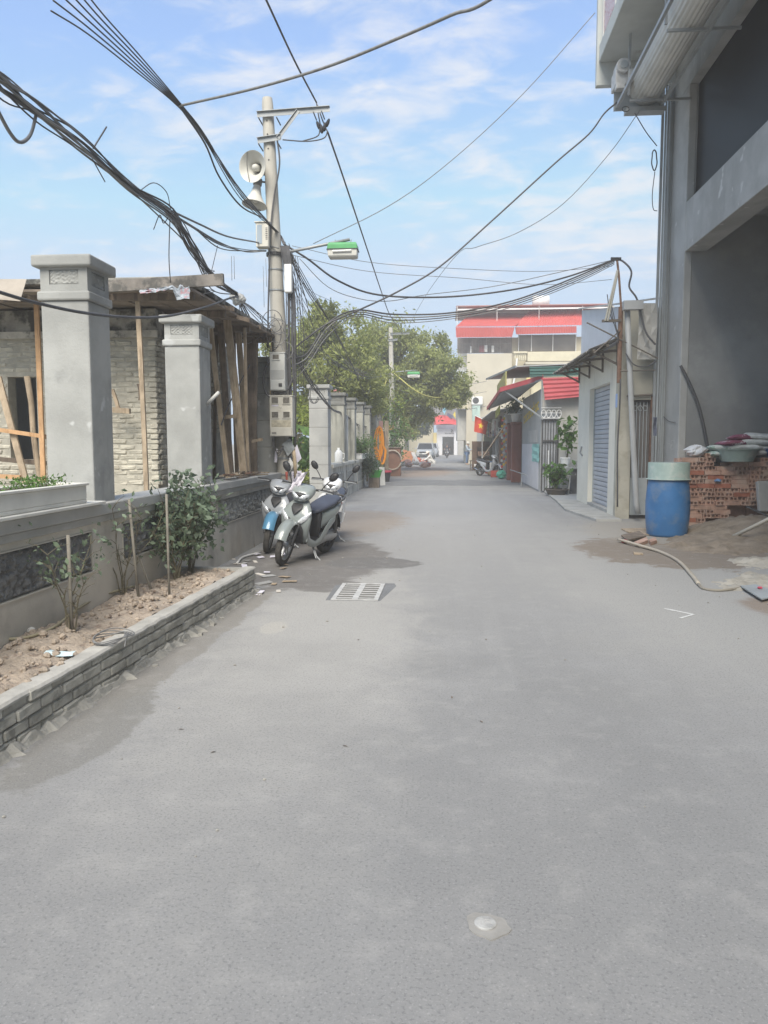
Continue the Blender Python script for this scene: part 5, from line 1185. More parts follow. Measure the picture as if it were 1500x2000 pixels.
def flat_board(name, label, uv, z, t, m, cat='board'):
    P = [G(u, v, z) for u, v in uv]; mb = MB(); mb.add([p for p in P] + [p + Vector((0, 0, t)) for p in P], [(3,2,1,0),(4,5,6,7),(0,1,5,4),(1,2,6,5),(2,3,7,6),(3,0,4,7)])
    return tag(obj(name, mb, m), label, cat)
flat_board('metal_sheet', 'grey metal sheet lying at the end of the hose', [(1446, 1146), (1476, 1143), (1530, 1162), (1488, 1172)], .03, .012, steelgrey, 'sheet')
flat_board('dark_plank', 'dark weathered plank lying by the blue drum', [(1213, 1048), (1248, 1040), (1262, 1050), (1225, 1058)], .03, .03, wood_dark)
flat_board('pale_plank', 'pale plank under the dark one by the drum', [(1213, 1034), (1262, 1033), (1268, 1046), (1225, 1040)], .006, .02, wood_pale)
flat_board('red_tile', 'broken red brick tile lying by the drum', [(1238, 1064), (1262, 1054), (1266, 1060), (1246, 1068)], .006, .045, redbrick, 'brick')
flat_board('red_tile', 'red brick fragment against the foot of the drum', [(1267, 1060), (1279, 1055), (1283, 1061), (1271, 1065)], .006, .05, redbrick, 'brick')
flat_board('timber_block', 'small pale timber offcut on the sand by the hose', [(1236, 1080), (1254, 1082), (1256, 1084), (1238, 1083)], .004, .02, wood_pale)
crumple('red_wrapper', 'crumpled red wrapper on the ground by the planks', tuple(G(1220, 1061)), .06, mat('red_wrap', (0.50, 0.06, 0.10), .5, .2, 30, 0), 'litter', 8, .5)
crumple('red_wrapper', 'small red scrap on the metal sheet', tuple(G(1484, 1150, .045)), .025, mat('red_wrap', (.5, .1, .1)), 'litter', 9, .5)

# ------------------------------------------------------------------ white shutter house
WXR, WY0 = 3.50, 16.22; WY1 = PX(1130, 800, WXR).y
wh = thing('white_house', 'small cream-white house with a grey roller shutter and ragged awning', 'house', (WXR, WY0, 0))
cream = mat('cream_paint', (0.74, 0.715, 0.62), .85, .07, 1.2, .15, 50, streak=((0.45, 0.43, 0.36), 5, .58, .74, .5))
oldcream = mat('old_cream_paint', (0.46, 0.44, 0.37), .9, .12, 1.5, .25, 40, stain=((0.36, 0.33, 0.26), 2.4, .52, .66, .8), streak=((0.24, 0.22, 0.18), 5, .6, .74, .6))
sy0, sy1 = PX(1189, 850, WXR).y, PX(1150, 850, WXR).y; sz0, sz1 = .12, PX(1188, 747, WXR).z
def ztop(y): return 4.33 + (y - WY0) * (5.05 - 4.33) / (WY1 - WY0)
def wallp(y0, y1, z0, z1a, z1b, nm, m, x=WXR): obj(nm, MB().prism([(y0, z0), (y1, z0), (y1, z1b), (y0, z1a)], 'x', x, x + .2), m, wh)
wallp(WY0 + .2, sy0, 0, 3.60, 3.60, 'street_wall', cream); wallp(sy1, WY1, 0, 3.60, 3.60, 'street_wall', cream); wallp(sy0, sy1, sz1, 3.60, 3.60, 'lintel', cream); wallp(sy0, sy1, 0, sz0, sz0, 'sill', concrete)
wallp(WY0 + .1, WY1, 3.602, ztop(WY0 + .1), ztop(WY1), 'upper_panel', mat('pale_blue_sheet', (0.60, 0.62, 0.66), .6, .05, 2, .05), WXR + .03)
obj('side_wall', MB().box((WXR - .002, WY0, 0), (3.78, WY0 + .2, 4.30)).box((4.26, WY0, 0), (4.9, WY0 + .2, 4.30)).box((3.78, WY0, 2.45), (4.26, WY0 + .2, 4.30)), oldcream, wh)
obj('body', MB().box((WXR + .2, WY0 + .2, 0), (8, WY1, 4.2)), cream, wh)
obj('roof_sheet', MB().sheet([[(WXR - .06 + 4 * j, y, ztop(y) + .06 + .5 * j) for j in (0, 1)] for y in (WY0 - .1, WY1)], .03), mat('grey_sheet', (.42, .42, .40), .7, .1), wh)
obj('far_wall', MB().box((WXR + .21, WY1 - .02, 4.2), (8, WY1 - .001, 5.0)), cream, wh)
slat_me = None
sl_n = 25; sh = (sz1 - sz0) / sl_n
for k in range(sl_n):
    z = sz0 + sh * k
    if slat_me is None:
        q = MB(); yc = (sy1 - sy0) / 2
        q.loft([[(x_, y, zz_) for x_, zz_ in ((0, .004), (-.014, .010), (-.022, sh * .5), (-.014, sh - .010), (0, sh - .004), (.008, sh * .5))] for y in (-yc, yc)])
        slat_me = q.mesh('slat'); slat_me.materials.append(mat('shutter_slat', (0.46, 0.49, 0.54), .45, .06, 2, .03, metal=.2))
    put('slat', slat_me, wh, (WXR + .15, (sy0 + sy1) / 2, z))
obj('shutter_backing', MB().box((WXR + .162, sy0, sz0), (WXR + .19, sy1, sz1)), darksteel, wh)
for y in (sy0 + .0, sy1 - .05): obj('shutter_guide', MB().box((WXR + .11, y, sz0), (WXR + .165, y + .05, sz1)), steelgrey, wh)
obj('number_plate', MB().box((WXR - .010, WY0 + .05, 2.30), (WXR - .001, WY0 + .20, 2.58)), mat('blue_plate', (.30, .42, .68), .5), wh)
obj('hook', MB().tube([PX(1136, 872, WXR - .02), PX(1133, 884, WXR - .05), PX(1137, 890, WXR - .02)], .02, 6), galv, wh)
# awning
aw = []
for i in range(150):
    y = 16.0 + (WY1 + .4 - 16.0) * i / 149; zz_ = .022 * math.sin(2 * math.pi * y / .145)
    aw.append([(2.85 + rng.uniform(-.012, .012), y, 3.44 + zz_), (3.22, y, 3.585 + zz_), (WXR + .02, y, 3.72 + zz_)])
obj('awning_sheet', MB().sheet(aw, .008), mat('cement_roofing', (0.25, 0.235, 0.215), .95, .3, 4, .4, 40), wh)
for y in (16.3, 17.8, 19.4, WY1 - .1):
    a = MB(); a.beam((WXR, y, 3.46), (2.90, y, 3.40), .04, .05); a.beam((WXR - .02, y, 3.18), (3.05, y, 3.40), .035, .04); a.beam((WXR - .02, y, 3.15), (WXR - .02, y, 3.62), .04, .04); obj('awning_bracket', a, mat('brown_steel', (.16, .14, .12), .7), wh)
obj('awning_purlin', MB().box((2.93, 16.02, 3.405), (2.98, WY1 + .3, 3.455)).box((3.20, 16.02, 3.50), (3.25, WY1 + .3, 3.55)), mat('brown_steel', (.2, .2, .2)), wh)
# iron gate in the side wall
gt = thing('iron_gate', 'narrow rusty iron gate with a brown post in the old cream wall', 'gate', (4.0, WY0, 0))
obj('backing', MB().box((3.785, WY0 + .12, 0), (4.255, WY0 + .14, 2.44)), mat('gate_dark', (.16, .15, .145), .8, .2), gt)
for k in range(6): obj('bar', MB().tube([(3.82 + .07 * k, WY0 + .05, .85), (3.82 + .07 * k, WY0 + .05, 2.4)], .009, 6), steelgrey, gt)
obj('lower_panel', MB().box((3.80, WY0 + .04, .08), (4.14, WY0 + .06, .85)), steelgrey, gt); obj('post', MB().box((4.16, WY0 - .03, 0), (4.27, WY0 + .08, 2.55)), rust, gt)
for k in range(3): obj('curl', MB().tube([(3.86 + .1 * k + .045 * math.cos(a), WY0 + .04, 2.28 + .05 * math.sin(a)) for a in np.linspace(0, 5.6, 12)], .008, 5), steelgrey, gt)
obj('cross_rail', MB().tube([(3.66, WY0 - .05, 2.52), (4.40, WY0 - .05, 2.56)], .022, 8), mat('brown_steel', (.2, .2, .2)), gt)
# mast, downpipe, gutter, brackets
ms = thing('iron_mast', 'brown iron cable mast with slanted poles at the corner of the white house', 'mast', (3.56, 15.78, 0))
mx_ = PY(1210, 700, 15.75).x
obj('post', MB().tube([(mx_, 15.75, PY(1210, 748, 15.75).z), (mx_, 15.75, PY(1210, 600, 15.75).z)], .045, 10), rust, ms)
obj('upper_pipe', MB().tube([PY(1213, 600, 15.75), PY(1209, 540, 15.78), PY(1205, 506, 15.8)], .022, 8), rust, ms)
for k in (0, 1): obj('slanted_pole', MB().tube([PY(1182 + 5 * k, 627, 15.6), PY(1203 + 2 * k, 540, 15.7), PY(1206, 528, 15.75)], .020, 8), mat('grey_pole', (.40, .39, .34), .7), ms)
obj('foot_arm', MB().beam(PY(1176, 627, 15.62), PY(1213, 626, 15.72), .04, .05), mat('brown_steel', (.2, .2, .2)), ms)
obj('head_insulators', MB().beam(PY(1193, 506, 15.8), PY(1213, 506, 15.8), .05, .06), ins, ms)
for (a, b_) in (((1146, 630), (1285, 700)), ((1160, 690), (1212, 645)), ((1212, 725), (1280, 723))): obj('stay_bar', MB().tube([PY(*a, 15.70), PY(*b_, 15.70)], .014, 6), mat('brown_steel', (.2, .2, .2)), ms)
pvc = mat('grey_pvc', (0.40, 0.41, 0.41), .5, .08, 3, .03)
dp = thing('downpipe', 'grey plastic downpipe slanting down the old cream wall', 'pipe', (4.0, 15.7, 0))
obj('pipe', MB().tube([PY(1225, 604, 15.72), PY(1229, 700, 15.72), PY(1236, 850, 15.72), PY(1243, 985, 15.72), PY(1246, 1004, 15.72)], .055, 14), pvc, dp, smooth=True)
obj('gutter', MB().beam(PY(1217, 597, 15.6), PY(1255, 596, 15.6), .16, .17), pvc, dp)
tag(obj('metal_flashing', MB().sheet([[PY(1246 + 12 * j + 2 * math.sin(i), 592 + 22 * i, 15.79 - .03 * ((i + j) % 2)) for j in range(4)] for i in range(6)], .006, (0, -1, 0)), mat('pale_flashing', (.44, .43, .40), .6, .15)), 'crumpled pale metal flashing above the old cream wall', 'flashing')
cable('thick black conduit arching from the mast to the grey building', [mast, PY(1216, 510, 15.9), PY(1233, 530, 15.7), PY(1229, 560, 15.7), PY(1243, 582, 15.6), PY(1252, 615, 15.6), PY(1262, 650, 15.6), PY(1280, 673, 15.55)], .019, None, 8, None, 8)
cable('thin conduit running down beside the white house corner', [PY(1212, 740, 15.7), PY(1210, 800, 15.7), PY(1206, 880, 15.7), PY(1206, 990, 15.7)], .016)
cable('loose cable loop between the downpipe and the grey building', [PY(1222, 690, 15.65), PY(1238, 712, 15.6), PY(1262, 716, 15.6), PY(1282, 705, 15.6)], .012)
for k in range(3): cable('thin wire hanging at the iron mast', [PY(1186 + 4 * k, 575 + 10 * k, 15.7), PY(1192 + 5 * k, 615 + 8 * k, 15.68), PY(1208, 650 + 10 * k, 15.68)], .009, None, 5, 'wires at the iron mast')
tag(obj('concrete_apron', MB().prism([(3.0, 15.6), (3.5, 15.6), (3.5, 20.6), (4.4, 20.6), (4.4, 24.7), (3.1, 24.7), (2.95, 21.0), (2.75, 18)], 'z', .001, .05), concrete), 'thin concrete apron along the foot of the white house', 'apron')
# ------------------------------------------------------------------ house with the red awning
RY = 24.8
rh = thing('awning_house', 'low grey house with a red corrugated awning and fascia', 'house', (3.0, RY, 0))
grw = mat('blotchy_grey_wall', (0.42, 0.41, 0.38), .9, .14, 1.3, .3, 40, stain=((0.30, 0.29, 0.27), 1.1, .5, .68, .8), streak=((.2, .2, .18), 3, .62, .76, .6))
obj('front_wall', MB().box((3.55, RY, 0), (5.6, RY + .2, 3.3)).box((3.0, RY, 2.55), (3.55, RY + .2, 3.3)), grw, rh)
obj('street_wall', MB().box((3.0, RY + .2, 0), (3.2, 31.0, 3.3)), mat('panel_grey', (.36, .37, .37), .85, .1, 1, .15), rh)
obj('body', MB().box((3.22, RY + .22, 0), (8, 31.5, 3.28)), grw, rh)
obj('white_panel', MB().box((2.985, 25.4, .06), (2.998, 30.9, 1.55)), mat('white_board', (.60, .60, .63), .7, .06), rh)
obj('grey_panel', MB().box((2.988, 25.9, 1.60), (2.997, 28.6, 2.02)), mat('patch_grey', (.44, .44, .43), .8), rh)
redsh = mat('red_sheet', (0.42, 0.075, 0.085), .55, .12, 2, .05, stain=((.42, .2, .2), 3, .56, .7, .5)); greensh = mat('green_sheet', (0.035, 0.10, 0.085), .6, .15, 3, .05)
def corr(p00, p01, p10, p11, m, name, parent, waves, amp, nrm, t=.006, along='a'):
    """corrugated sheet between corners; waves run across direction 0->1 of the first index"""
    N = waves * 6; P = []
    for i in range(N + 1):
        f = i / N; w = Vector(nrm) * amp * math.sin(2 * math.pi * waves * f); a = Vector(p00).lerp(Vector(p10), f) + w; b_ = Vector(p01).lerp(Vector(p11), f) + w; P.append([a, a.lerp(b_, .5), b_])
    return obj(name, MB().sheet(P, t, nrm), m, parent)
corr((3.0, RY - .02, 3.62), (4.6, RY - .02, 3.66), (3.05, RY - .30, 2.92), (4.6, RY - .30, 3.05), redsh, 'red_fascia', rh, 5, .022, (0, -.95, .3))
corr((3.0, RY - .02, 3.64), (1.82, 26.4, 3.38), (3.0, 33.4, 3.52), (1.75, 33.4, 3.06), redsh, 'red_awning', rh, 30, .02, (.2, 0, 1))
corr((3.0, RY, 3.61), (1.84, 26.42, 3.35), (3.0, 33.38, 3.49), (1.77, 33.38, 3.03), mat('awning_underside', (.30, .31, .31), .7, .1, 1, 0), 'awning_lining', rh, 30, .02, (.2, 0, 1))
obj('awning_frame', MB().beam((2.98, RY + .02, 3.56), (1.86, 26.4, 3.31), .05, .05).beam((1.86, 26.4, 3.31), (1.80, 33.3, 3.0), .05, .05).beam((1.95, 26.3, 3.32), (3.02, RY - .05, 2.35), .04, .04), galv, rh)
corr((2.6, RY + .1, 3.98), (5.0, RY + .1, 4.0), (2.6, RY - .05, 3.66), (5.0, RY - .05, 3.70), greensh, 'green_upstand', rh, 3, .02, (0, -1, 0))
corr((2.2, 25.2, 4.02), (5.2, 25.0, 4.12), (1.7, 34, 4.35), (5.2, 34, 4.5), mat('grey_sheet', (.4, .4, .4)), 'roof_sheet', rh, 26, .02, (0, 0, 1))
obj('awning_trim', MB().beam((3.02, RY - .03, 3.64), (1.80, 26.36, 3.37), .03, .15).beam((1.80, 26.36, 3.37), (1.72, 33.4, 3.05), .03, .13), redsh, rh)
obj('roof_trim', MB().beam((2.2, 25.16, 4.02), (1.7, 34, 4.35), .04, .07), galv, rh)
obj('awning_post', MB().tube([(3.0, RY + .02, 3.55), (3.0, RY + .02, 2.5)], .03, 8), galv, rh)
# barred door and window
gd = thing('barred_door', 'dark barred iron door under the curly window grille', 'door', (3.27, RY, 0))
obj('backing', MB().box((3.02, RY + .06, .05), (3.54, RY + .08, 2.54)), mat('door_pale', (.32, .34, .37), .5, .2), gd)
fr = MB()
for x in (3.03, 3.52): fr.box((x - .02, RY, .05), (x + .02, RY + .05, 2.3))
for z in (.8, 1.62, 2.28): fr.box((3.05, RY, z), (3.50, RY + .05, z + .05))
obj('frame', fr, darksteel, gd)
for k in range(5): obj('bar', MB().box((3.11 + .085 * k, RY + .01, .06), (3.135 + .085 * k, RY + .04, 2.28)), darksteel, gd)
wg = thing('window_grille', 'white curly iron window grille under the red fascia', 'grille', (3.3, RY, 2.4))
g = MB()
for z in (2.36, 2.52, 2.68): g.tube([(2.98, RY - .05, z), (3.60, RY - .05, z)], .012, 6)
for k in range(4):
    x = 3.05 + .16 * k; g.tube([(x + .07 * math.cos(a), RY - .05, 2.5 + .12 * math.sin(a)) for a in np.linspace(0, 6.28, 14)], .011, 5)
obj('scrolls', g, white_pl, wg)
# lettering on the street wall: yellow painted strokes, too blurred in the photograph to read
let = MB(); rl = random.Random(3)
for k in range(9):
    y = 30.2 - .55 * k; z = 2.33 + .04 * k
    let.box((2.975, y, z), (2.985, y + .07, z + rl.choice((.28, .42, .28))))
    let.beam((2.98, y, z + .04), (2.98, y - .26, z + .04), .01, .07); let.beam((2.98, y - .02, z + .25), (2.98, y - .26, z + .25), .01, .06)
    if k % 2: let.box((2.975, y - .30, z), (2.985, y - .23, z + .28))
obj('painted_lettering', let, mat('ochre_paint', (.66, .50, .10), .7, .15, 20, 0), rh)
tl = [[(2.97 - .02 * math.sin(3 * i + j), 25.1 + .5 * j, 1.55 - .12 * i) for j in range(5)] for i in range(6)]
tag(obj('teal_cloth', MB().sheet(tl, .006, (1, 0, 0)), mat('teal_cloth', (.26, .52, .49), .8, .12, 8, 0)), 'pale teal cloth hung on the wall beside the barred door', 'cloth')
# red-brown gate pillars
rbp = mat('red_brown_paint', (0.22, 0.085, 0.065), .7, .14, 3, .1, stain=((.36, .2, .16), 5, .62, .72, .6))
for k, (y, lab) in enumerate(((31.2, 'red-brown gate pillar with a white flower pot on top'), (33.2, 'red-brown gate pillar with a grey pot on top'))):
    t = thing('gate_pillar', lab, 'pillar', (2.86, y, 0), group='red-brown pillars')
    obj('shaft', MB().box((2.62 - .02 * k, y, 0), (3.0, y + .45, 2.34)), rbp, t, bevel=.02); obj('cap', MB().box((2.58 - .02 * k, y - .04, 2.341), (3.0, y + .49, 2.42)), rbp, t, bevel=.01)
def flowerpot(name, label, c, r, h, m, cat='pot'):
    t = thing(name, label, cat, tuple(c)); obj('pot', MB().lathe([(r * .66, 0), (r * .7, .01), (r * .96, h * .88), (r * 1.06, h * .88), (r * 1.06, h), (r * .92, h), (r * .88, h * .85), (.01, h * .84)], 24, c), m, t, autos=45); return t
flowerpot('flower_pot', 'white flower pot standing on the red-brown pillar', Vector((2.78, 31.42, 2.42)), .22, .34, white_pl)
flowerpot('flower_pot', 'grey flower pot standing on the farther red-brown pillar', Vector((2.74, 33.4, 2.42)), .27, .36, plaster)
shrub('potted_plant', 'spiky dark plant growing in the white pot', (2.78, 31.42, 2.72), .62, .22, 9, 160, .16, leaf_dark, None, 21, 'plant')
shrub('potted_plant', 'dark leafy plant growing in the grey pot', (2.74, 33.4, 2.74), .55, .28, 8, 160, .12, leaf_dark, None, 22, 'plant')
sgn = mat('olive_sign', (.34, .33, .13), .7, .2, 6, 0, stain=((.62, .55, .10), 9, .55, .6, .8))
tag(obj('sign_board', MB().prism([(26.6, 3.42), (31.0, 3.30), (31.0, 3.85), (26.6, 4.0)], 'x', 1.98, 2.02), sgn), 'faded olive sign board above the red awning', 'sign')
tag(obj('sign_board', MB().prism([(30.5, 2.72), (33.0, 2.62), (33.0, 2.92), (30.5, 3.05)], 'x', 2.05, 2.08), mat('lime_sign', (.42, .42, .08), .7, .2, 5, 0)), 'small lime green strip sign hanging under the red awning', 'sign')
# table with plants by the white house
tb = thing('side_table', 'dark stone-topped table between the barred door and white house', 'table', (3.95, 23.9, 0))
obj('top', MB().box((3.35, 23.5, .80), (4.35, 24.4, .84)), mat('grey_stone', (.33, .34, .33), .5), tb); obj('cloth_front', MB().box((3.72, 23.58, .02), (4.33, 23.62, .80)), mat('dark_stone', (.11, .11, .11), .6, .3, 4, 0, stain=((.35, .35, .34), 5, .6, .66, .7)), tb)
for x, y in ((3.40, 23.55), (3.40, 24.35), (4.30, 24.35)): obj('leg', MB().box((x - .02, y - .02, 0), (x + .02, y + .02, .80)), steelgrey, tb)
tag(obj('leaning_slab', MB().prism([(3.38, .0), (3.46, .0), (3.72, .76), (3.66, .78)], 'y', 23.3, 23.34), plaster2), 'pale stone strip leaning against the dark table', 'slab')
tag(obj('leaning_slab', MB().prism([(3.60, .0), (3.64, .0), (3.70, .7), (3.67, .7)], 'y', 23.2, 23.5), plaster2), 'narrow grey slab leaning beside the pale strip at the table', 'slab')
flowerpot('flower_pot', 'white pot standing on the dark table', Vector((3.62, 23.9, .84)), .15, .30, white_pl)
flowerpot('flower_pot', 'pale footed bowl standing on the dark table by the white house', Vector((4.05, 23.95, .84)), .17, .22, plaster2)
shrub('potted_plant', 'tall broad-leaved plant rising from the white pot on the table', (3.68, 23.9, 1.1), 1.15, .26, 8, 110, .24, leaf_bush, None, 23, 'plant')
flowerpot('flower_pot', 'wide dark bowl pot on the ground before the table', Vector((3.28, 23.2, .0)), .34, .22, mat('dark_pot', (.10, .085, .07), .7))
shrub('potted_plant', 'striped spiky plant in the wide dark bowl', (3.24, 23.2, .18), .66, .34, 14, 260, .17, leaf_bush, None, 24, 'plant')
tag(obj('thin_post', MB().tube([(3.16, 24.2, 0), (3.15, 24.2, 1.35)], .015, 6), white_pl), 'thin pale stake in the bowl of striped plants', 'stake')
tag(obj('parking_bar', MB().tube([(2.55, 31.0, .52), (2.75, 26.8, .48)], .02, 8).tube([(2.70, 28.0, 0), (2.70, 28.0, .5)], .018, 6), galv), 'thin steel bar on a stub before the white panel', 'bar')

# ------------------------------------------------------------------ shops farther along the right side
sr = thing('shop_row', 'low row of shopfronts with pale corrugated sheet beyond the red awning', 'building', (2.6, 34, 0))
csm = mat('pale_corrugated', (.52, .54, .52), .6, .1, 2, .05)
obj('body', MB().box((2.75, 34.0, 0), (8, 57.5, 3.1)), grw, sr)
corr((2.2, 47.0, 3.2), (2.2, 47.0, .9), (2.2, 56, 3.2), (2.2, 56, .9), csm, 'corrugated_front', sr, 40, .03, (-1, 0, 0))
obj('door_frame', MB().box((2.25, 46.8, 0), (2.74, 47.0, 3.2)), mat('pale_green_wall', (.45, .50, .38), .8), sr)
for k in range(4): obj('shop_post', MB().box((2.58, 35.2 + 2.9 * k, 0), (2.70, 35.32 + 2.9 * k, 2.9)), (galv, rust, steelgrey, galv)[k], sr)
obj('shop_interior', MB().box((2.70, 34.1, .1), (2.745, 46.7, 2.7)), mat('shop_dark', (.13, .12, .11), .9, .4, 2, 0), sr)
corr((2.0, 35, 3.0), (2.9, 35, 3.2), (1.75, 48, 2.75), (2.9, 48, 3.1), mat('grey_sheet', (.4, .4, .4)), 'shop_awning', sr, 30, .02, (0, 0, 1))
obj('electric_box', MB().box((2.25, 38.0, 2.2), (2.5, 38.3, 2.75)), ivory, sr, bevel=.02)
obj('teal_tank', MB().box((1.85, 56.2, 3.2), (2.4, 56.8, 4.3)), mat('pale_teal', (.42, .55, .50), .6), sr)
snack = [mat('snack_red', (.55, .08, .06), .5), mat('snack_yellow', (.62, .45, .05), .5), mat('snack_orange', (.60, .25, .04), .5), mat('snack_white', (.6, .6, .58), .5)]
for k in range(26):
    y = 34.45 + .12 * (k % 2); p = Vector((2.46 + .09 * ((k * 7) % 3), y, .55 + .085 * k))
    o = tag(obj('snack_bag', MB().cbox(p, (.10, .05, .11), Euler((0, rng.uniform(-.3, .3), 0))), snack[k % 4], bevel=.015), 'small bright snack packet in the hanging strip by the red pillar', 'snack bag', 'hanging snack packets')
tag(obj('wooden_plank', MB().beam(PY(944, 893, 36.5), PY(999, 812, 35.2), .09, .05), wood_pale), 'long pale plank leaning over the parked scooter', 'plank')
crumple('green_sack', 'teal green sack at the foot of the snack strip', (2.42, 34.3, 0), .22, mat('green_bag', (.10, .42, .30), .7, .2), 'sack', 31, .9)
# national flag
fl = thing('flag', 'red flag with a yellow star hanging from a slanted pole over the shops', 'flag', tuple(PY(940, 850, 42)))
fm = mat('flag_red', (.60, .07, .035), .75, .08, 6, 0, trans=.25)
c0, c1, c2, c3 = PY(928, 812, 42), PY(953, 824, 42), PY(949, 849, 42), PY(926, 843, 42)
def flagpt(s_, t_): return c0.lerp(c1, s_).lerp(c3.lerp(c2, s_), t_) + Vector((0, .10 * math.sin(5 * s_ + 2 * t_), 0))
obj('cloth', MB().sheet([[flagpt(i / 10, j / 8) for j in range(9)] for i in range(11)], .004, (0, -1, 0)), fm, fl, smooth=True)
star = [flagpt(.5, .5) + Vector((0, -.02, 0))]
for k in range(10):
    a = 2 * math.pi * k / 10; rr = .24 if k % 2 == 0 else .095; star.append(flagpt(.5 + rr * math.sin(a), .5 - rr * math.cos(a)) + Vector((0, -.012, 0)))
obj('star', MB().add(star, [(0, i, i % 10 + 1) for i in range(1, 11)]), mat('flag_yellow', (.70, .52, .03), .75), fl)
obj('flag_pole', MB().tube([c0 + Vector((-.03, 0, .02)), c1 + Vector((.25, 0, -.10)), c1 + Vector((.55, .1, -.22))], .018, 6), white_pl, fl)
tag(obj('white_post', MB().tube([PY(942, 895, 43.5), PY(942, 850, 43.5)], .035, 8), white_pl), 'white post standing before the goods shelf', 'post')
# goods shelf and table in front of the corrugated shed
gs = thing('goods_shelf', 'brown wooden shelf stacked with pinkish goods before the corrugated shed', 'shelf', (2.1, 46, 0))
a, b_ = PY(922, 898, 46), PY(957, 862, 46)
obj('back_board', MB().box((a.x, 46.4, .1), (b_.x, 46.45, b_.z)), mat('brown_board', (.22, .14, .10), .8, .2), gs)
for k in range(3): obj('board', MB().box((a.x + .3, 45.9, .3 + .5 * k), (b_.x, 46.4, .34 + .5 * k)), wood_dark, gs)
obj('side', MB().box((a.x, 45.9, 0), (a.x + .28, 46.39, b_.z)), mat('brown_board', (.2, .1, .1)), gs)
goods = MB()
for k in range(14): goods.cbox((a.x + .38 + .10 * (k % 7), 46.1, .48 + .5 * (k // 7)), (.085, .3, .26), Euler((0, rng.uniform(-.2, .2), 0)))
go = obj('goods', goods, mat('pink_goods', (.60, .38, .28), .7, .35, 12, 0), gs); go['kind'] = 'stuff'
t = thing('low_table', 'low dark table beside the goods shelf', 'table', (1.75, 45, 0)); obj('top', MB().box((1.35, 44.6, .55), (2.2, 45.2, .60)), wood_dark, t)
for x in (1.4, 2.15):
    for y in (44.65, 45.15): obj('leg', MB().box((x - .02, y - .02, 0), (x + .02, y + .02, .55)), wood_dark, t)

# ------------------------------------------------------------------ beige house with red roofs
BY = 60.0
bh = thing('beige_house', 'three-storey beige house with red corrugated roofs and balconies', 'house', tuple(PY(912, 900, BY)))
beige = mat('beige_paint', (0.50, 0.46, 0.37), .85, .07, .6, .1, 20, streak=((.40, .37, .31), 1.2, .58, .72, .5)); yellowp = mat('yellow_paint', (.66, .54, .24), .8, .06); creamp = mat('balcony_cream', (.58, .53, .39), .8, .06)
def bq(u0, v0, u1, v1, y0, y1, nm, m, bev=0): a, b_ = PY(u0, v1, y0), PY(u1, v0, y0); return obj(nm, MB().box((a.x, y0, a.z), (b_.x, y1, b_.z)), m, bh, bevel=bev)
L0, R0 = PY(912, 690, BY), PY(1000, 690, BY)
obj('main_wall', MB().box((L0.x, BY, 0), (R0.x, BY + 9, R0.z)), beige, bh)
R1 = PY(1145, 690, BY)
obj('rear_wing', MB().box((R0.x + .01, BY + 1.2, 0), (R1.x, BY + 9, PY(1000, 655, BY).z)), creamp, bh)
bq(1030, 686, 1145, 706, BY - .2, BY + 1.19, 'balcony_parapet', creamp, .03); bq(1026, 706, 1145, 712, BY - .3, BY + 1.18, 'balcony_ledge', beige, .02)
bq(1028, 713, 1037, 760, BY - .1, BY + .25, 'yellow_pier', yellowp); bq(1037, 713, 1145, 775, BY + .9, BY + 1.19, 'lower_wall', mat('pale_yellow', (.70, .64, .45), .8, .05))
for k in range(6):
    a = PY(1006 + 4.1 * k, 705, BY - .1); b2 = PY(1006, 690, BY - .1).z; h = b2 - a.z
    obj('baluster', MB().lathe([(.05, 0), (.04, h * .1), (.09, h * .35), (.05, h * .65), (.06, h * .9), (.05, h)], 8, a), creamp, bh, smooth=True)
bq(1003, 686, 1030, 690, BY - .25, BY + .1, 'baluster_rail', creamp)
# red roofs
def roof(pts, nm, m=None):                   # four corners as (u, v, y)
    P = [PY(*p) for p in pts]; corr(P[0], P[3], P[1], P[2], m or redr, nm, bh, 36, .025, (0, -.6, .8))
redr = mat('red_roof', (0.52, 0.10, 0.09), .6, .08, 1, .03)
roof([(919, 612, BY + 3.5), (1037, 611, BY + 3.5), (1006, 637, BY - .6), (890, 638, BY - .6)], 'red_roof')
roof([(1036, 605, BY + 3.0), (1190, 598, BY + 3.0), (1190, 634, BY - .2), (1005, 637, BY - .2)], 'red_roof')
roof([(890, 639, BY - .6), (1005, 639, BY - .6), (1000, 658, BY - .5), (891, 659, BY - .5)], 'red_fascia')
roof([(1006, 639, BY - .2), (1126, 637, BY - .2), (1126, 650, BY - .1), (1008, 653, BY - .1)], 'red_fascia')
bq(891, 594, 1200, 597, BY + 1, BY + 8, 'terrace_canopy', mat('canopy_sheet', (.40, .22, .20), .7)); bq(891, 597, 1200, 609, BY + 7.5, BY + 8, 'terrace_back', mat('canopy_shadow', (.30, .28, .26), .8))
for u in (892, 970, 1052, 1137, 1190): bq(u, 597, u + 1.5, 640, BY + 1.0, BY + 1.1, 'canopy_post', white_pl)
bq(892, 602, 1200, 603.4, BY + 1.0, BY + 1.05, 'canopy_rail', white_pl)
a = PY(1040, 596, BY + 4); obj('water_tank', MB().tube([a + Vector((0, 0, .3)), a + Vector((1.3, 0, .3))], .45, 14), white_pl, bh, smooth=True)
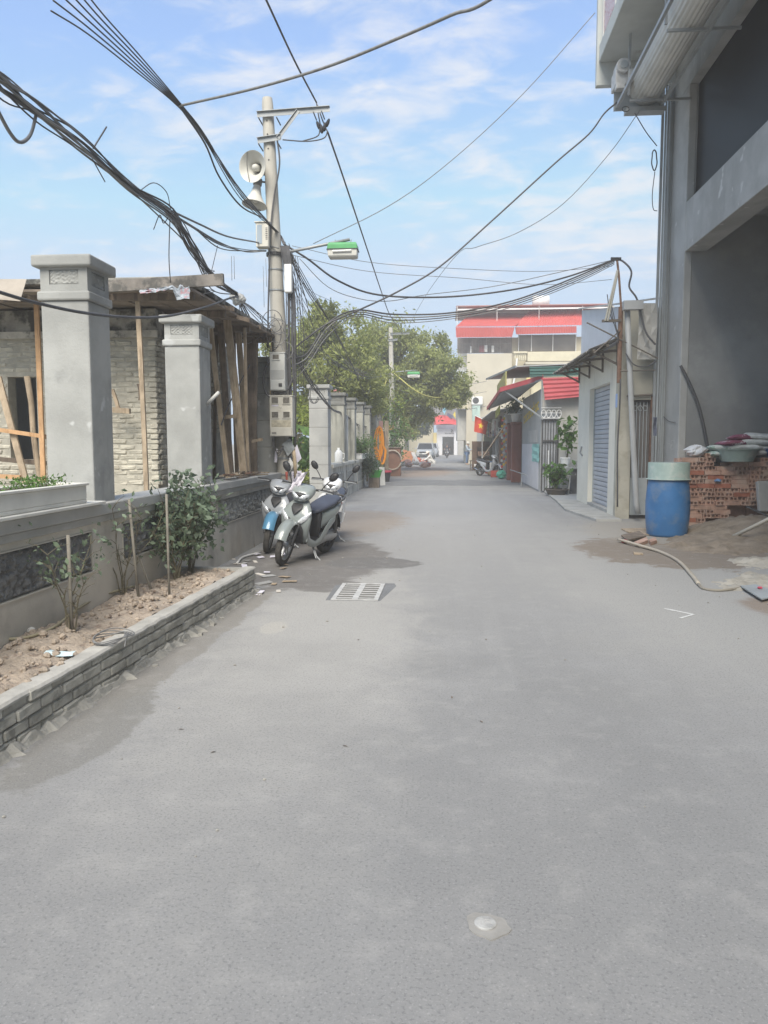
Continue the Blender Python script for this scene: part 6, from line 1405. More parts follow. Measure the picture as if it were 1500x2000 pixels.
# caged balcony and glazing
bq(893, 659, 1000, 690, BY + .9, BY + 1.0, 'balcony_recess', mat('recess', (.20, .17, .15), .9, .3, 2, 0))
for k in range(34):
    u = 894 + 3.1 * k
    if u < 998: bq(u, 659, u + .55, 690 if u > 913 else 697, BY + .05, BY + .07, 'cage_bar', white_pl if k % 9 == 0 else steelgrey)
bq(893, 671, 998, 672, BY + .04, BY + .08, 'cage_rail', steelgrey)
bq(1012, 653, 1126, 686, BY + 1.0, BY + 1.1, 'glazing', mat('balcony_glass', (.16, .145, .125), .25, .25, .8, 0))
for u in (1012, 1037, 1079, 1124): bq(u, 653, u + 2, 686, BY + .9, BY + .98, 'window_mullion', white_pl)
for k, (u, v) in enumerate(((936, 675), (946, 674), (960, 675), (918, 676))): bq(u, v, u + (10, 6, 5, 3)[k], v + 13, BY + .5, BY + .55, 'laundry', (mat('cloth_maroon', (.25, .08, .09), .9), white_pl, white_pl, white_pl)[k])
for v in (722, 762): bq(893, v, 912, v + 28, BY + .6, BY + .7, 'side_window', steelgrey); bq(892, v + 29, 914, v + 36, BY - .1, BY + 1, 'side_ledge', creamp)
for k in range(5): bq(893 + 4 * k, 722, 894 + 4 * k, 750, BY + .5, BY + .55, 'window_bar', white_pl)
bq(893, 690, 912, 860, BY + .75, BY + 8, 'stair_wing', mat('stair_grey', (.42, .42, .40), .8))
obj('drain_pipe', MB().tube([PY(1010, 700, BY - .3), PY(1006, 735, BY - .3), PY(1000, 760, BY - .3)], .07, 8), white_pl, bh)
# ------------------------------------------------------------------ end of the street
EY = 108.0
eh = thing('end_house', 'white house with a dark garage opening closing the street', 'house', tuple(PY(872, 889, EY)))
whitep = mat('white_paint', (.70, .70, .72), .8, .05)
def eq(u0, v0, u1, v1, y0, y1, nm, m): a, b_ = PY(u0, v1, y0), PY(u1, v0, y0); return obj(nm, MB().box((a.x, y0, max(0, a.z)), (b_.x, y1, b_.z)), m, eh)
eq(853, 838, 864, 889, EY, EY + .4, 'wall', whitep); eq(886.5, 828, 894, 889, EY - .3, EY + .4, 'pier', whitep); eq(864, 838, 886.5, 853, EY, EY + .3, 'sign_panel', whitep)
eq(852, 830, 887, 838, EY, EY + .4, 'upper_wall', mat('lilac_paint', (.56, .56, .68), .8)); eq(846, 845, 853, 889, EY - .2, EY + .3, 'yellow_pier', yellowp)
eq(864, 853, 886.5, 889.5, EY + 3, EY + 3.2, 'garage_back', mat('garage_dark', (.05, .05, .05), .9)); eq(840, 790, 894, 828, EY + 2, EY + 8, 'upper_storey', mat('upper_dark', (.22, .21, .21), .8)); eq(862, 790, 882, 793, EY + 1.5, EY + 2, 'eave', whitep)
eq(780, 800, 846, 889, EY + 2, EY + 8, 'left_wing', creamp); eq(894, 800, 1000, 889, EY, EY + 8, 'right_wing', grw)
sv = MB().beam(PY(880.3, 839.6, EY - .02), PY(884.0, 839.6, EY - .02), .02, .08).beam(PY(883.7, 839.9, EY - .02), PY(881.6, 844.4, EY - .02), .02, .09, (1, 0, 0)); obj('sign_number', sv, blackpl, eh)
ln_ = MB()
for k in range(7): ln_.box((PY(869 + 2.6 * k, 847, EY - .02).x, EY - .03, PY(870, 847.3, EY).z), (PY(870.6 + 2.6 * k, 847, EY).x, EY - .005, PY(870, 845.8, EY).z))
obj('sign_lettering', ln_, blackpl, eh)
rbn = []
for i in range(13):
    f = i / 12; u = 848 + 45 * f; v0 = 808 + 14 * f * f + (6 * (1 - f)); rbn.append([PY(u, v0 + 3 * math.sin(3.14 * f) * -1, EY - 1 + .2 * math.sin(9 * f)), PY(u, 830 - 2 * math.sin(3.14 * f), EY - 1.4)])
tag(obj('red_awning_cloth', MB().sheet(rbn, .01, (0, -1, 0)), mat('red_cloth', (.62, .04, .045), .7, .1)), 'bright red curved cloth awning over the end house', 'awning')
def pennant(label, uvs, m, y): P = [PY(u, v, y) for u, v in uvs]; n = len(P); tag(obj('festival_flag', MB().add(P + [p + Vector((0, .02, 0)) for p in P], [tuple(range(n)), tuple(range(2 * n - 1, n - 1, -1))] + [(i, (i + 1) % n, n + (i + 1) % n, n + i) for i in range(n)]), m), label, 'flag')
pennant('pale blue pennant above the red awning of the end house', [(868, 792), (872, 799), (868, 809), (864, 802)], mat('sky_pennant', (.20, .50, .65), .7), EY - 1.6)
pennant('yellow pennant at the right of the red awning', [(889, 803), (890, 818), (885, 810)], mat('yellow_pennant', (.75, .58, .03), .7), EY - 1.6)
pennant('dark blue pennant behind the red awning', [(874, 806), (885, 812), (882, 818), (873, 812)], mat('navy_pennant', (.04, .04, .12), .7), EY - 1.2)
# house on the left side far back
lw = thing('far_left_house', 'cream house half hidden behind the tree at the end of the street', 'house', (-8, 92, 0))
obj('wall', MB().box((-16, 92, 0), (-5.0, 104, 6.6)), creamp, lw); obj('roof', MB().prism([(-16.4, 6.6), (-4.6, 6.6), (-10.5, 9.2)], 'y', 91.5, 104.5), redr, lw)
for k in range(3): obj('window', MB().box((-8.5 - 2.6 * k, 91.9, 3.8), (-7.2 - 2.6 * k, 91.99, 5.3)), glassd, lw)

# clutter along the shops
rs_ = random.Random(8)
for k in range(5):
    y = 36.5 + 2.6 * k; t = thing('shop_meter', 'small pale electric meter fixed to the shopfront posts', 'meter box', (2.55, y, 2.0), group='meters on the shopfronts')
    obj('case', MB().box((2.42, y, 1.9 + .1 * (k % 3)), (2.62, y + .12, 2.3 + .1 * (k % 3))), (ivory, white_pl, greybox)[k % 3], t, bevel=.015); obj('glass', MB().box((2.46, y - .008, 2.12 + .1 * (k % 3)), (2.58, y - .001, 2.24 + .1 * (k % 3))), glassd, t)
for k in range(9):
    y = 36 + 1.2 * k; c_ = (2.35 + rs_.uniform(-.1, .1), y, 0)
    o = tag(obj('plastic_crate', MB().box((c_[0] - .22, y, 0.002), (c_[0] + .22, y + .5, .3 + .3 * (k % 2))), [mat('crate_red', (.40, .07, .05), .6), mat('crate_blue', (.07, .16, .34), .6), mat('carton', (.42, .30, .18), .85), mat('crate_white', (.55, .55, .53), .6)][k % 4], bevel=.02), ('red plastic crate', 'blue plastic crate', 'brown carton', 'white foam crate')[k % 4] + ' stacked before the shopfronts', 'crate', 'crates before the shops')
for k in range(7):
    y = 37 + 1.4 * k
    tag(obj('hanging_cloth', MB().sheet([[(2.30 + .02 * math.sin(3 * i + j), y + .11 * j, 2.65 - .14 * i) for j in range(4)] for i in range(6)], .006, (-1, 0, 0)), [mat('cloth_maroon', (.25, .08, .09), .9), mat('cloth_blue', (.12, .18, .32), .9), mat('cloth_cream', (.55, .5, .4), .9)][k % 3]), ('maroon', 'blue', 'cream')[k % 3] + ' cloth hanging under the shop awning', 'cloth', 'cloths under the shop awning')
ac = thing('air_conditioner', 'white air conditioner unit on the side of the beige house', 'air conditioner', tuple(PY(925, 780, BY - .3)))
a_ = PY(921, 790, BY - .4); obj('case', MB().box((a_.x, BY - .4, a_.z), (a_.x + .85, BY - .05, a_.z + .6)), white_pl, ac, bevel=.03); obj('fan_grille', MB().lathe([(.24, 0), (.24, .01), (.03, .015)], 20, (a_.x + .32, BY - .402, a_.z + .3), Euler((math.pi / 2, 0, 0)).to_matrix()), darksteel, ac)
obj('bracket', MB().box((a_.x + .05, BY - .4, a_.z - .06), (a_.x + .8, BY, a_.z - .002)), steelgrey, ac)
# ------------------------------------------------------------------ trees
def tree(label, base, trunk_h, r0, clumps, nleaf, lsize, lm, seed, sub=16, lean=(0, 0), group='street trees', droop=-.25):
    r = np.random.RandomState(seed); b0 = Vector(base); t = thing('tree', label, 'tree', tuple(base), group=group)
    fork = b0 + Vector((lean[0], lean[1], trunk_h)); tm = MB()
    tm.tube(smooth_pts([b0 - Vector((0, 0, .1)), b0.lerp(fork, .5) + Vector((.06, -.04, 0)), fork], 4), [r0 * (1.25 - .55 * i / 8) for i in range(9)], 10)
    lb = MB(); C = []; S = []
    for (cx, cy_, cz, rx, ry, rz) in clumps:
        c = Vector((cx, cy_, cz)); mid = fork.lerp(c, .55) + Vector((r.normal() * .2, r.normal() * .2, .25))
        lb.tube(smooth_pts([fork, mid, c], 4), [r0 * .55 * (1 - .1 * i) + .01 for i in range(9)], 7)
        for k in range(sub):
            d = r.normal(size=3); d /= np.linalg.norm(d); f = .45 + .55 * r.rand() ** .6
            q = Vector((cx + d[0] * rx * f, cy_ + d[1] * ry * f, cz + d[2] * rz * f)); C.append(tuple(q)); S.append(.20 * (rx + rz) / 2 * (.7 + .7 * r.rand()))
            lb.tube([mid.lerp(c, .5 + .5 * r.rand()), c.lerp(q, .5) + Vector((0, 0, .05)), q], [r0 * .20, r0 * .12, .006], 4)
    C = np.array(C); S = np.array(S); ix = r.randint(0, len(C), nleaf)
    off = r.normal(size=(nleaf, 3)); off[:, 2] *= .75
    P = C[ix] + off * S[ix][:, None]
    # leaflets in sprays: neighbours share a direction
    sprd = rand_dirs(r, len(C) * 8, droop); D = sprd[ix * 8 + r.randint(0, 8, nleaf)] + r.normal(size=(nleaf, 3)) * .35; D /= np.linalg.norm(D, axis=1, keepdims=True)
    V, Fc = leaf_mesh(P, D, rand_dirs(r, nleaf, 1.4), lsize * (.6 + .8 * r.rand(nleaf)), .42)
    tr_ = obj('trunk', tm, bark, t, smooth=True); obj('limb', lb, bark, t)
    fo = obj('crown', np_mesh('crown', V, Fc), lm, t); fo['kind'] = 'stuff'; return t
tree('broad light green tree behind the old fence beside the near pole', (-4.9, 30.5, 0), 2.6, .17,
     [(-5.2, 30.0, 5.0, 1.3, 1.4, 1.1), (-4.0, 30.8, 5.5, 1.2, 1.4, 1.05), (-6.0, 30.6, 4.0, 1.1, 1.2, 1.0), (-4.4, 29.6, 4.0, 1.3, 1.2, 1.0), (-3.4, 30.4, 4.5, 1.1, 1.2, 1.0), (-5.0, 31.2, 5.9, .9, 1.0, .7), (-3.2, 31, 3.5, .9, 1, .7), (-6.1, 30.2, 5.2, 1.0, 1.1, .9), (-4.6, 30.0, 6.2, 1.1, 1.1, .7), (-5.5, 30.6, 3.0, 1.0, 1.0, .8)], 30000, .165, leaf_tree, 1)
tree('large tree overhanging the street at the far pole', (-4.2, 45.0, 0), 3.0, .24,
     [(-4.2, 44.5, 6.8, 1.7, 1.8, 1.4), (-2.4, 44.0, 7.0, 1.6, 1.7, 1.3), (-.9, 43.2, 6.6, 1.3, 1.5, 1.1), (.15, 42.6, 5.3, 1.0, 1.3, 1.0), (-1.6, 43.0, 4.9, 1.5, 1.5, 1.1), (-3.4, 43.4, 4.6, 1.4, 1.4, 1.2), (-.3, 43.0, 4.2, 1.0, 1.2, .8), (-1.9, 44.6, 3.4, 1.3, 1.3, .9), (-5.4, 44.6, 5.6, 1.2, 1.3, 1.2), (-2.9, 42.5, 3.2, .9, 1, .8), (-3.3, 43.5, 7.4, 1.3, 1.4, .9), (-1.5, 43.5, 5.9, 1.4, 1.4, 1.0), (.5, 42.4, 4.3, .8, 1, .8)], 42000, .21, leaf_tree, 2)
tree('dark green tree standing behind the parked cars', (-4.6, 88, 0), 2.4, .25,
     [(-4.6, 87, 5.0, 2.0, 1.8, 1.5), (-2.7, 86, 4.6, 1.5, 1.5, 1.2), (-3.4, 86.5, 3.2, 1.5, 1.3, 1.0), (-6.2, 87, 4.2, 1.6, 1.5, 1.4)], 9000, .30, leaf_dark, 3)
tree('mid green tree behind the fence farther along the left side', (-5.6, 60, 0), 3.0, .25,
     [(-5.6, 59.5, 7.0, 2.2, 2, 1.8), (-3.7, 59, 5.6, 1.6, 1.5, 1.4), (-4.0, 59, 3.9, 1.4, 1.4, 1.2), (-7.4, 60, 6, 1.8, 1.8, 1.6), (-3.2, 58.5, 2.8, .9, 1, .9)], 12000, .25, leaf_tree, 4)
tree('young tree with pale leaves inside the open gateway', (-5.2, 24.5, 0), 1.4, .08,
     [(-5.2, 24.5, 2.4, .8, .8, .9), (-4.7, 24.2, 1.7, .7, .7, .7), (-5.8, 24.8, 3.0, .7, .7, .7)], 3200, .15, leaf_yel, 5)
shrub('broad_leaf_plant', 'broad-leaved green plant inside the open gateway', (-4.35, 23.2, 0), 1.7, .5, 9, 90, .42, leaf_bush, None, 41, 'plant', .2, .015)
shrub('broad_leaf_plant', 'low yellow-green weeds at the foot of the open gateway', (-4.1, 22.3, 0), .6, .55, 16, 420, .14, leaf_yel, None, 42, 'plant', .05, .006)
shrub('climbing_plant', 'sunlit climbing plant growing up the far pole', (-2.6, 39.6, 0), 3.3, .42, 12, 900, .16, leaf_bush, None, 43, 'plant', .1, .012)
shrub('climbing_plant', 'leafy climber clinging to the far pole below the lamp', (-2.55, 39.7, 2.6), 1.5, .4, 9, 420, .17, leaf_yel, None, 47, 'plant', .1, .012)
shrub('potted_bush', 'bright green bush in foam boxes on the old low wall', (-2.90, 25.9, 1.05), .62, .55, 22, 1500, .075, leaf_bush, None, 44, 'bush', .05, .006)
shrub('potted_bush', 'dark green bush hanging over the old low wall', (-2.78, 26.9, .25), 1.0, .36, 20, 1500, .075, leaf_dark, None, 45, 'bush', .1, .006)
shrub('potted_bush', 'small leafy plant in the bright green tray', (-2.55, 27.4, .5), .42, .25, 9, 200, .08, leaf_bush, None, 46, 'bush', .1, .005)
r = np.random.RandomState(77)
# ------------------------------------------------------------------ things along the old fence
for k in range(3):
    y = 25.5 + .8 * k; fb = thing('foam_box', 'white foam planting box on the old low wall under the bush', 'box', (-2.95, y, 1.03), group='foam boxes on the old wall')
    obj('box', MB().box((-3.12, y, 1.031), (-2.80, y + .7, 1.20)), white_pl, fb, bevel=.02); obj('rim', MB().box((-3.14, y - .02, 1.201), (-2.78, y + .72, 1.225)), white_pl, fb)
    obj('earth', MB().box((-3.08, y + .04, 1.226), (-2.84, y + .66, 1.235)), soil, fb)
jg = thing('white_jug', 'white plastic jug standing on the coping by the pale gateway column', 'jug', (-2.98, 21.2, 1.03))
obj('body', MB().lathe([(.10, 0), (.11, .02), (.11, .26), (.07, .33), (.035, .36), (.035, .41)], 16, (-2.98, 21.2, 1.031)), white_pl, jg, smooth=True); obj('handle', MB().tube([(-2.88, 21.2, 1.30), (-2.82, 21.2, 1.28), (-2.83, 21.2, 1.15), (-2.875, 21.2, 1.13)], .014, 6), white_pl, jg)
gp = thing('green_tray', 'bright green plastic tray planter on a crate by the old wall', 'planter', (-2.55, 27.4, 0))
gm_ = mat('bright_green', (.06, .36, .05), .5, .08)
obj('tray', MB().loft([[(-2.55 + sx * a, 27.4 + sy_ * b_, z) for sx, sy_ in ((-1, -1), (1, -1), (1, 1), (-1, 1))] for a, b_, z in ((.18, .22, .36), (.24, .28, .58), (.26, .30, .585), (.26, .30, .61), (.22, .26, .61), (.20, .24, .55))]), gm_, gp)
obj('crate', MB().box((-2.75, 27.2, 0), (-2.38, 27.6, .36)), wood_dark, gp)
def bucket(label, c, r_, h, m, liner):
    t = thing('bucket', label, 'bucket', tuple(c)); obj('shell', MB().lathe([(r_ * .72, 0), (r_, h), (r_ * 1.06, h), (r_ * 1.06, h + .03), (r_ * .92, h + .03), (r_ * .7, .02)], 22, c), m, t, autos=45)
    obj('rim', MB().lathe([(r_ * 1.075, h - .05), (r_ * 1.09, h + .02), (r_ * 1.02, h + .045), (r_ * .9, h + .035)], 22, c), liner, t, smooth=True)
bucket('dark bucket with a red rim standing by the brown box', G(752, 941), .25, .42, blackpl, mat('red_rim', (.45, .05, .09), .5))
for k, (u, a) in enumerate(((733, .35), (741, .45))):
    c = G(u, 948); tag(obj('stone_slab', MB().cbox((c.x, c.y + .1, .33), (.42, .06, .72), Euler((-a * .5, .25 - .2 * k, .5))), plaster2, bevel=.008), ('grey stone slab leaning at the foot of the old fence', 'second grey stone slab leaning beside the bucket')[k], 'slab')
oh = MB(); oc = PY(737, 866, 31.0)
for k in range(7):
    w = .10 + .025 * (k % 4); h = .56 + .03 * k; ox = .02 * k
    oh.tube([oc + Vector((w * math.cos(a) + ox + .10 * (a > 3.4) * (1 if k > 4 else 0), -.02 * k, h * math.sin(a) - .10 * (k > 4))) for a in np.linspace(0, 6.2832, 26)[:-1]], .026, 8, closed=True)
tag(obj('orange_hose', oh, mat('orange_hose', (.70, .27, .015), .5, .06), smooth=True), 'bright orange hose hung in long loops on the old fence', 'hose')
hk = thing('brown_box', 'brown wooden box with a hose loop beside the far pole', 'box', tuple(G(766, 930)))
c = G(766, 930); obj('box', MB().box((c.x - .55, c.y, 0), (c.x + .4, c.y + .6, 1.35)), mat('brown_box_m', (.24, .13, .09), .85, .2), hk, bevel=.02); obj('lid', MB().box((c.x - .6, c.y - .05, 1.351), (c.x + .45, c.y + .65, 1.40)), wood_dark, hk)
tag(obj('hose_loop', MB().tube([Vector((c.x + .02 + .42 * math.cos(a), c.y - .08, .78 + .46 * math.sin(a))) for a in np.linspace(0, 6.0, 26)], .03, 8), mat('cream_hose', (.5, .4, .3))), 'cream hose looped over the brown box', 'hose')
for k, (u, y) in enumerate(((744, 33.5), (748, 34.0), (755, 34.6))):
    p = PY(u, 822 + 20 * (k % 2), y); tag(obj('upright_board', MB().box((p.x - .09, y, 0), (p.x + .09, y + .05, p.z)), (mat('faded_red_board', (.46, .25, .22), .8, .2), wood_dark, wood_pale)[k]), ('faded red upright board behind the orange hose', 'dark upright board beside the faded red one', 'pale upright board next to the far pole')[k], 'board')
# rubble and sacks where a man is squatting
mats_d = [mat('debris_white', (.62, .58, .52), .85, .15), mat('debris_pink', (.52, .32, .26), .85, .2), mat('debris_red', (.46, .14, .10), .85, .2), mat('debris_grey', (.35, .35, .34), .9, .2)]
for k in range(30):
    u = rng.uniform(782, 838); v = rng.uniform(905, 917); c = G(u, v)
    crumple('debris_sack', 'torn sack or rubble lump in the heap by the squatting man', (c.x, c.y, rng.uniform(0, .25)), rng.uniform(.14, .30), mats_d[k % 4], 'rubble', 100 + k, .6)['group'] = 'rubble heap'
ob = PY(795, 893, 52); tag(obj('faded_orange_sheet', MB().cbox(ob + Vector((0, 0, -.05)), (.75, .1, 1.0), Euler((-.3, .25, .2))), mat('faded_orange', (.56, .24, .12), .7, .15)), 'faded orange panel leaning in the rubble heap', 'panel')
tag(obj('white_board', MB().beam(PY(806, 884, 51.5), PY(818, 908, 50.5), .25, .06), mats_d[0]), 'pale board slanting in the rubble heap', 'board')

# ------------------------------------------------------------------ scooters
def se(cx, cz, w, h, ang, n=18, p=2.6):
    """super-ellipse section across y; ang = direction of the section's second axis in the xz plane"""
    out = []
    for j in range(n):
        a = 2 * math.pi * j / n; c_, s_ = math.cos(a), math.sin(a)
        yy = w * math.copysign(abs(c_) ** (2 / p), c_); k = h * math.copysign(abs(s_) ** (2 / p), s_)
        out.append(Vector((cx + k * math.cos(ang), yy, cz + k * math.sin(ang))))
    return out
H_ = math.pi / 2
def scooter(name, label, loc, heading, lean, steer, paint, seat_m, group='parked scooters', mirrors=True, fender=None, plate=True):
    t = thing(name, label, 'scooter', tuple(loc), heading, group); t.rotation_euler = (lean, 0, heading)
    piv = Vector((.42, 0, .62)); ax = Vector((-.42, 0, 1)).normalized(); Ms = Matrix.Translation(piv) @ Matrix.Rotation(steer, 4, ax) @ Matrix.Translation(-piv)
    def part(nm, mb, m, par=None, st=False, sm=True, bevel=0, autos=48):
        if st: mb.v = [tuple(Ms @ Vector(p)) for p in mb.v]
        return obj(nm, mb, m, par or t, world=False, autos=autos if sm else None, bevel=bevel)
    my = Matrix.Rotation(H_, 3, 'X')
    def wheel(nm, x, st, wd):
        R0 = .282; prof = [(R0 - .075, -wd * .7), (R0 - .04, -wd), (R0 - .012, -wd * .75), (R0, 0), (R0 - .012, wd * .75), (R0 - .04, wd), (R0 - .075, wd * .7)]
        w = part(nm, MB().lathe(prof, 40, (x, 0, R0), my, caps=False), rubber, st=st)
        rm = MB().lathe([(R0 - .070, -wd * .7), (R0 - .085, -wd * .5), (R0 - .085, wd * .5), (R0 - .070, wd * .7)], 36, (x, 0, R0), my, caps=False); rm.lathe([(.045, -.05), (.045, .05)], 14, (x, 0, R0), my)
        for k in range(5):
            a = 2 * math.pi * k / 5; rm.beam((x + .03 * math.cos(a), 0, R0 + .03 * math.sin(a)), (x + (R0 - .08) * math.cos(a + .25), 0, R0 + (R0 - .08) * math.sin(a + .25)), .035, .03, (0, 1, 0))
        part('rim', rm, alloy if nm == 'front_wheel' else darksteel, w, st=st)
        part('brake_disc', MB().lathe([(.06, .042), (.105, .042), (.105, .048), (.06, .048)], 24, (x, 0, R0), my), chrome, w, st=st)
    wheel('front_wheel', .63, True, .042); wheel('rear_wheel', -.63, False, .05)
    f = MB()
    for y in (-.075, .075): f.tube([(.40, y, .66), (.50, y, .50), (.63, y, .282)], [.022, .022, .020], 10)
    part('fork', f, darksteel, st=True)
    fd = []
    for i in range(15):
        a = R(20 + 128 * i / 14); rr = .325; row = []
        for j in range(9):
            b_ = (j - 4) / 4; row.append((.63 + (rr - .045 * b_ * b_ * abs(b_)) * math.cos(a), .082 * b_, .282 + (rr - .045 * b_ * b_ * abs(b_)) * math.sin(a)))
        fd.append(row)
    part('front_fender', MB().sheet(fd, .006), fender or paint, st=True)
    # front apron and leg shield
    part('front_apron', MB().loft([se(.22, .245, .10, .03, 0), se(.31, .29, .15, .045, .3), se(.375, .40, .185, .055, .15), se(.40, .52, .205, .065, 0), se(.405, .63, .215, .068, -.1), se(.375, .73, .185, .060, -.35), se(.325, .82, .11, .05, -.5), se(.29, .87, .06, .03, -.5)]), paint)
    part('wheel_well', MB().loft([se(.345, .265, .115, .035, .3), se(.420, .37, .135, .03, .15), se(.462, .48, .14, .02, 0), se(.474, .555, .10, .014, 0)]), blackpl)
    part('leg_shield', MB().loft([se(.20, .30, .13, .03, 0), se(.295, .42, .17, .035, 0), se(.325, .58, .185, .035, 0), se(.30, .74, .15, .035, -.3), se(.27, .82, .09, .03, -.4)]), blackpl)
    part('nose_vent', MB().loft([se(.474, .655, .012, .012, -.2), se(.464, .695, .045, .012, -.35), se(.437, .74, .075, .012, -.5), se(.40, .785, .07, .012, -.5)]), blackpl)
    for s_ in (-1, 1):
        m = MB(); rg = []
        for (x, y, z, a, b_) in ((.480, .070, .565, .014, .016), (.476, .12, .60, .015, .046), (.452, .178, .65, .015, .042), (.418, .212, .70, .012, .014)):
            rg.append([Vector((x + a * math.cos(q), s_ * y, z + b_ * math.sin(q))) for q in [6.2832 * j / 10 for j in range(10)]])
        part('turn_signal', m.loft(rg), lens)
    # floor, side skirts, tunnel
    part('floorboard', MB().loft([se(.30, .285, .15, .022, H_), se(.10, .265, .155, .022, H_), se(-.10, .275, .15, .025, H_), se(-.16, .30, .13, .03, H_)]), blackpl)
    for s_ in (-1, 1):
        rg = []
        for (x, z, h, y) in ((.355, .40, .10, .165), (.25, .285, .055, .165), (.08, .245, .042, .165), (-.08, .27, .055, .16), (-.20, .36, .075, .155), (-.32, .47, .07, .16), (-.46, .55, .05, .165)):
            rg.append([Vector((x, s_ * (y + .014 * math.cos(q)), z + h * math.sin(q))) for q in [6.2832 * j / 10 for j in range(10)]])
        part('side_skirt', MB().loft(rg), paint)
    part('seat_front_panel', MB().loft([se(-.13, .30, .11, .03, 0), se(-.12, .45, .125, .04, 0), se(-.13, .60, .12, .05, 0), se(-.15, .66, .10, .04, 0)]), blackpl)
    part('rear_body', MB().loft([se(-.14, .50, .12, .13, H_), se(-.25, .545, .152, .125, H_), se(-.42, .60, .168, .10, H_), se(-.60, .655, .158, .08, H_), se(-.76, .70, .115, .06, H_), se(-.88, .725, .06, .035, H_)]), paint)
    part('seat', MB().loft([se(-.05, .645, .07, .018, H_), se(-.11, .675, .115, .035, H_), se(-.28, .715, .138, .045, H_), se(-.45, .745, .15, .042, H_), se(-.56, .775, .14, .05, H_), se(-.72, .795, .115, .045, H_), se(-.80, .795, .07, .025, H_)]), seat_m)
    gr_ = MB().tube(smooth_pts([(-.55, .15, .755), (-.75, .14, .80), (-.90, .08, .815), (-.93, 0, .82), (-.90, -.08, .815), (-.75, -.14, .80), (-.55, -.15, .755)], 4), .016, 8); part('grab_rail', gr_, darksteel)
    part('tail_light', MB().loft([se(-.86, .70, .075, .03, H_), se(-.91, .71, .06, .026, H_), se(-.925, .71, .04, .016, H_)]), redlens)
    part('rear_fender', MB().sheet([[(-.63 - .325 * math.cos(R(10 + 10 * i)), .065 * (j - 1), .30 + .325 * math.sin(R(10 + 10 * i)) - .012 * abs(j - 1)) for j in range(3)] for i in range(7)], .006), blackpl)
    if plate: part('number_plate', MB().cbox((-.965, 0, .50), (.006, .19, .14), Euler((0, -.35, 0))), white_pl, sm=False)
    # engine, case, exhaust, shock, stand
    part('engine', MB().loft([se(-.12, .27, .08, .07, H_), se(-.25, .27, .10, .09, H_), se(-.45, .285, .085, .085, H_)]), mat('engine_grey', (.13, .13, .13), .6, .2, 12, .1))
    part('belt_case', MB().loft([[Vector((x, .10 + .035 * math.cos(q), z + h * math.sin(q))) for q in [6.2832 * j / 12 for j in range(12)]] for x, z, h in ((-.14, .27, .05), (-.22, .275, .085), (-.42, .285, .07), (-.60, .285, .085), (-.70, .285, .05))]), alloy)
    ex = MB().tube(smooth_pts([(-.18, -.08, .20), (-.32, -.13, .17), (-.48, -.15, .22)], 4), .017, 8); ex.tube([(-.46, -.155, .215), (-.52, -.16, .245), (-.80, -.175, .335), (-.90, -.178, .365), (-.92, -.178, .37)], [.03, .052, .058, .054, .03], 14); part('exhaust', ex, darksteel)
    part('heat_shield', MB().tube([(-.58, -.215, .28), (-.76, -.225, .34)], .024, 8), chrome)
    for s_ in (1,): part('rear_shock', MB().tube([(-.62, s_ * .13, .32), (-.56, s_ * .13, .60)], .026, 10), redlens if False else darksteel)
    if lean < -.02: part('side_stand', MB().tube([(.02, .11, .20), (.05, .20, .08), (.07, .275, .035)], .011, 8).tube([(.05, .12, .19), (.10, .22, .06)], .008, 6), galv)
    else: part('side_stand', MB().tube([(-.10, .09, .16), (-.28, .13, .14)], .011, 8), galv)
    # handlebar group
    part('handlebar_cowl', MB().loft([se(.14, .985, .07, .03, H_), se(.19, .985, .125, .055, H_), se(.27, .965, .155, .075, H_), se(.35, .925, .145, .080, H_), se(.405, .885, .105, .062, H_), se(.43, .865, .06, .035, H_)]), paint, st=True)
    part('headlight_surround', MB().loft([se(.37, .90, .118, .05, 1.2), se(.418, .888, .10, .045, 1.2), se(.436, .878, .06, .03, 1.2)]), blackpl, st=True)
    for s_ in (-1, 1):
        rg = [[Vector((x + .016 * math.cos(q), s_ * y, z + h * math.sin(q) + .25 * (.016 * math.cos(q)))) for q in [6.2832 * j / 12 for j in range(12)]] for x, y, z, h in ((.440, .006, .872, .010), (.442, .030, .878, .024), (.432, .065, .892, .034), (.408, .098, .908, .026), (.384, .118, .920, .008))]
        part('headlight', MB().loft(rg), lens, st=True)
    part('instrument_panel', MB().loft([se(.16, 1.005, .08, .015, H_), se(.22, 1.025, .085, .018, H_), se(.27, 1.03, .06, .012, H_)]), blackpl, st=True)
    part('steering_column', MB().tube([(.20, 0, .96), (.30, 0, .80), (.40, 0, .62)], .045, 10), blackpl, st=True)
    for s_ in (-1, 1):
        part('grip', MB().tube([(.20, s_ * .13, .985), (.175, s_ * .23, .99), (.13, s_ * .36, .985)], [.016, .019, .019], 10), blackpl, st=True)
        part('brake_lever', MB().tube([(.225, s_ * .18, .985), (.225, s_ * .25, .985), (.185, s_ * .36, .975)], .008, 6), galv, st=True)
        if mirrors:
            mm = part('mirror', MB().loft([[Vector((.17 + dx, s_ * (.33 + (.050 * math.cos(q) + .035 * math.sin(q)) * k), 1.20 + (.066 * math.sin(q) - .012 * math.cos(q)) * k)) for q in [6.2832 * j / 16 for j in range(16)]] for dx, k in ((.035, .35), (.03, .7), (.012, .97), (0, 1.0), (-.004, .98))]), blackpl, st=True)
            part('mirror_stem', MB().tube([(.20, s_ * .20, .99), (.195, s_ * .25, 1.08), (.185, s_ * .315, 1.165)], .007, 6), blackpl, mm, st=True)
    return t
def car_paint(name, col): return mat(name, col, .32, .03, 3, 0, coat=.6)
grey_p = car_paint('scooter_grey', (.24, .27, .265)); white_p = car_paint('scooter_white', (.66, .67, .68)); blue_p = car_paint('scooter_blue', (.10, .27, .43)); black_p = car_paint('scooter_black', (.03, .03, .035))
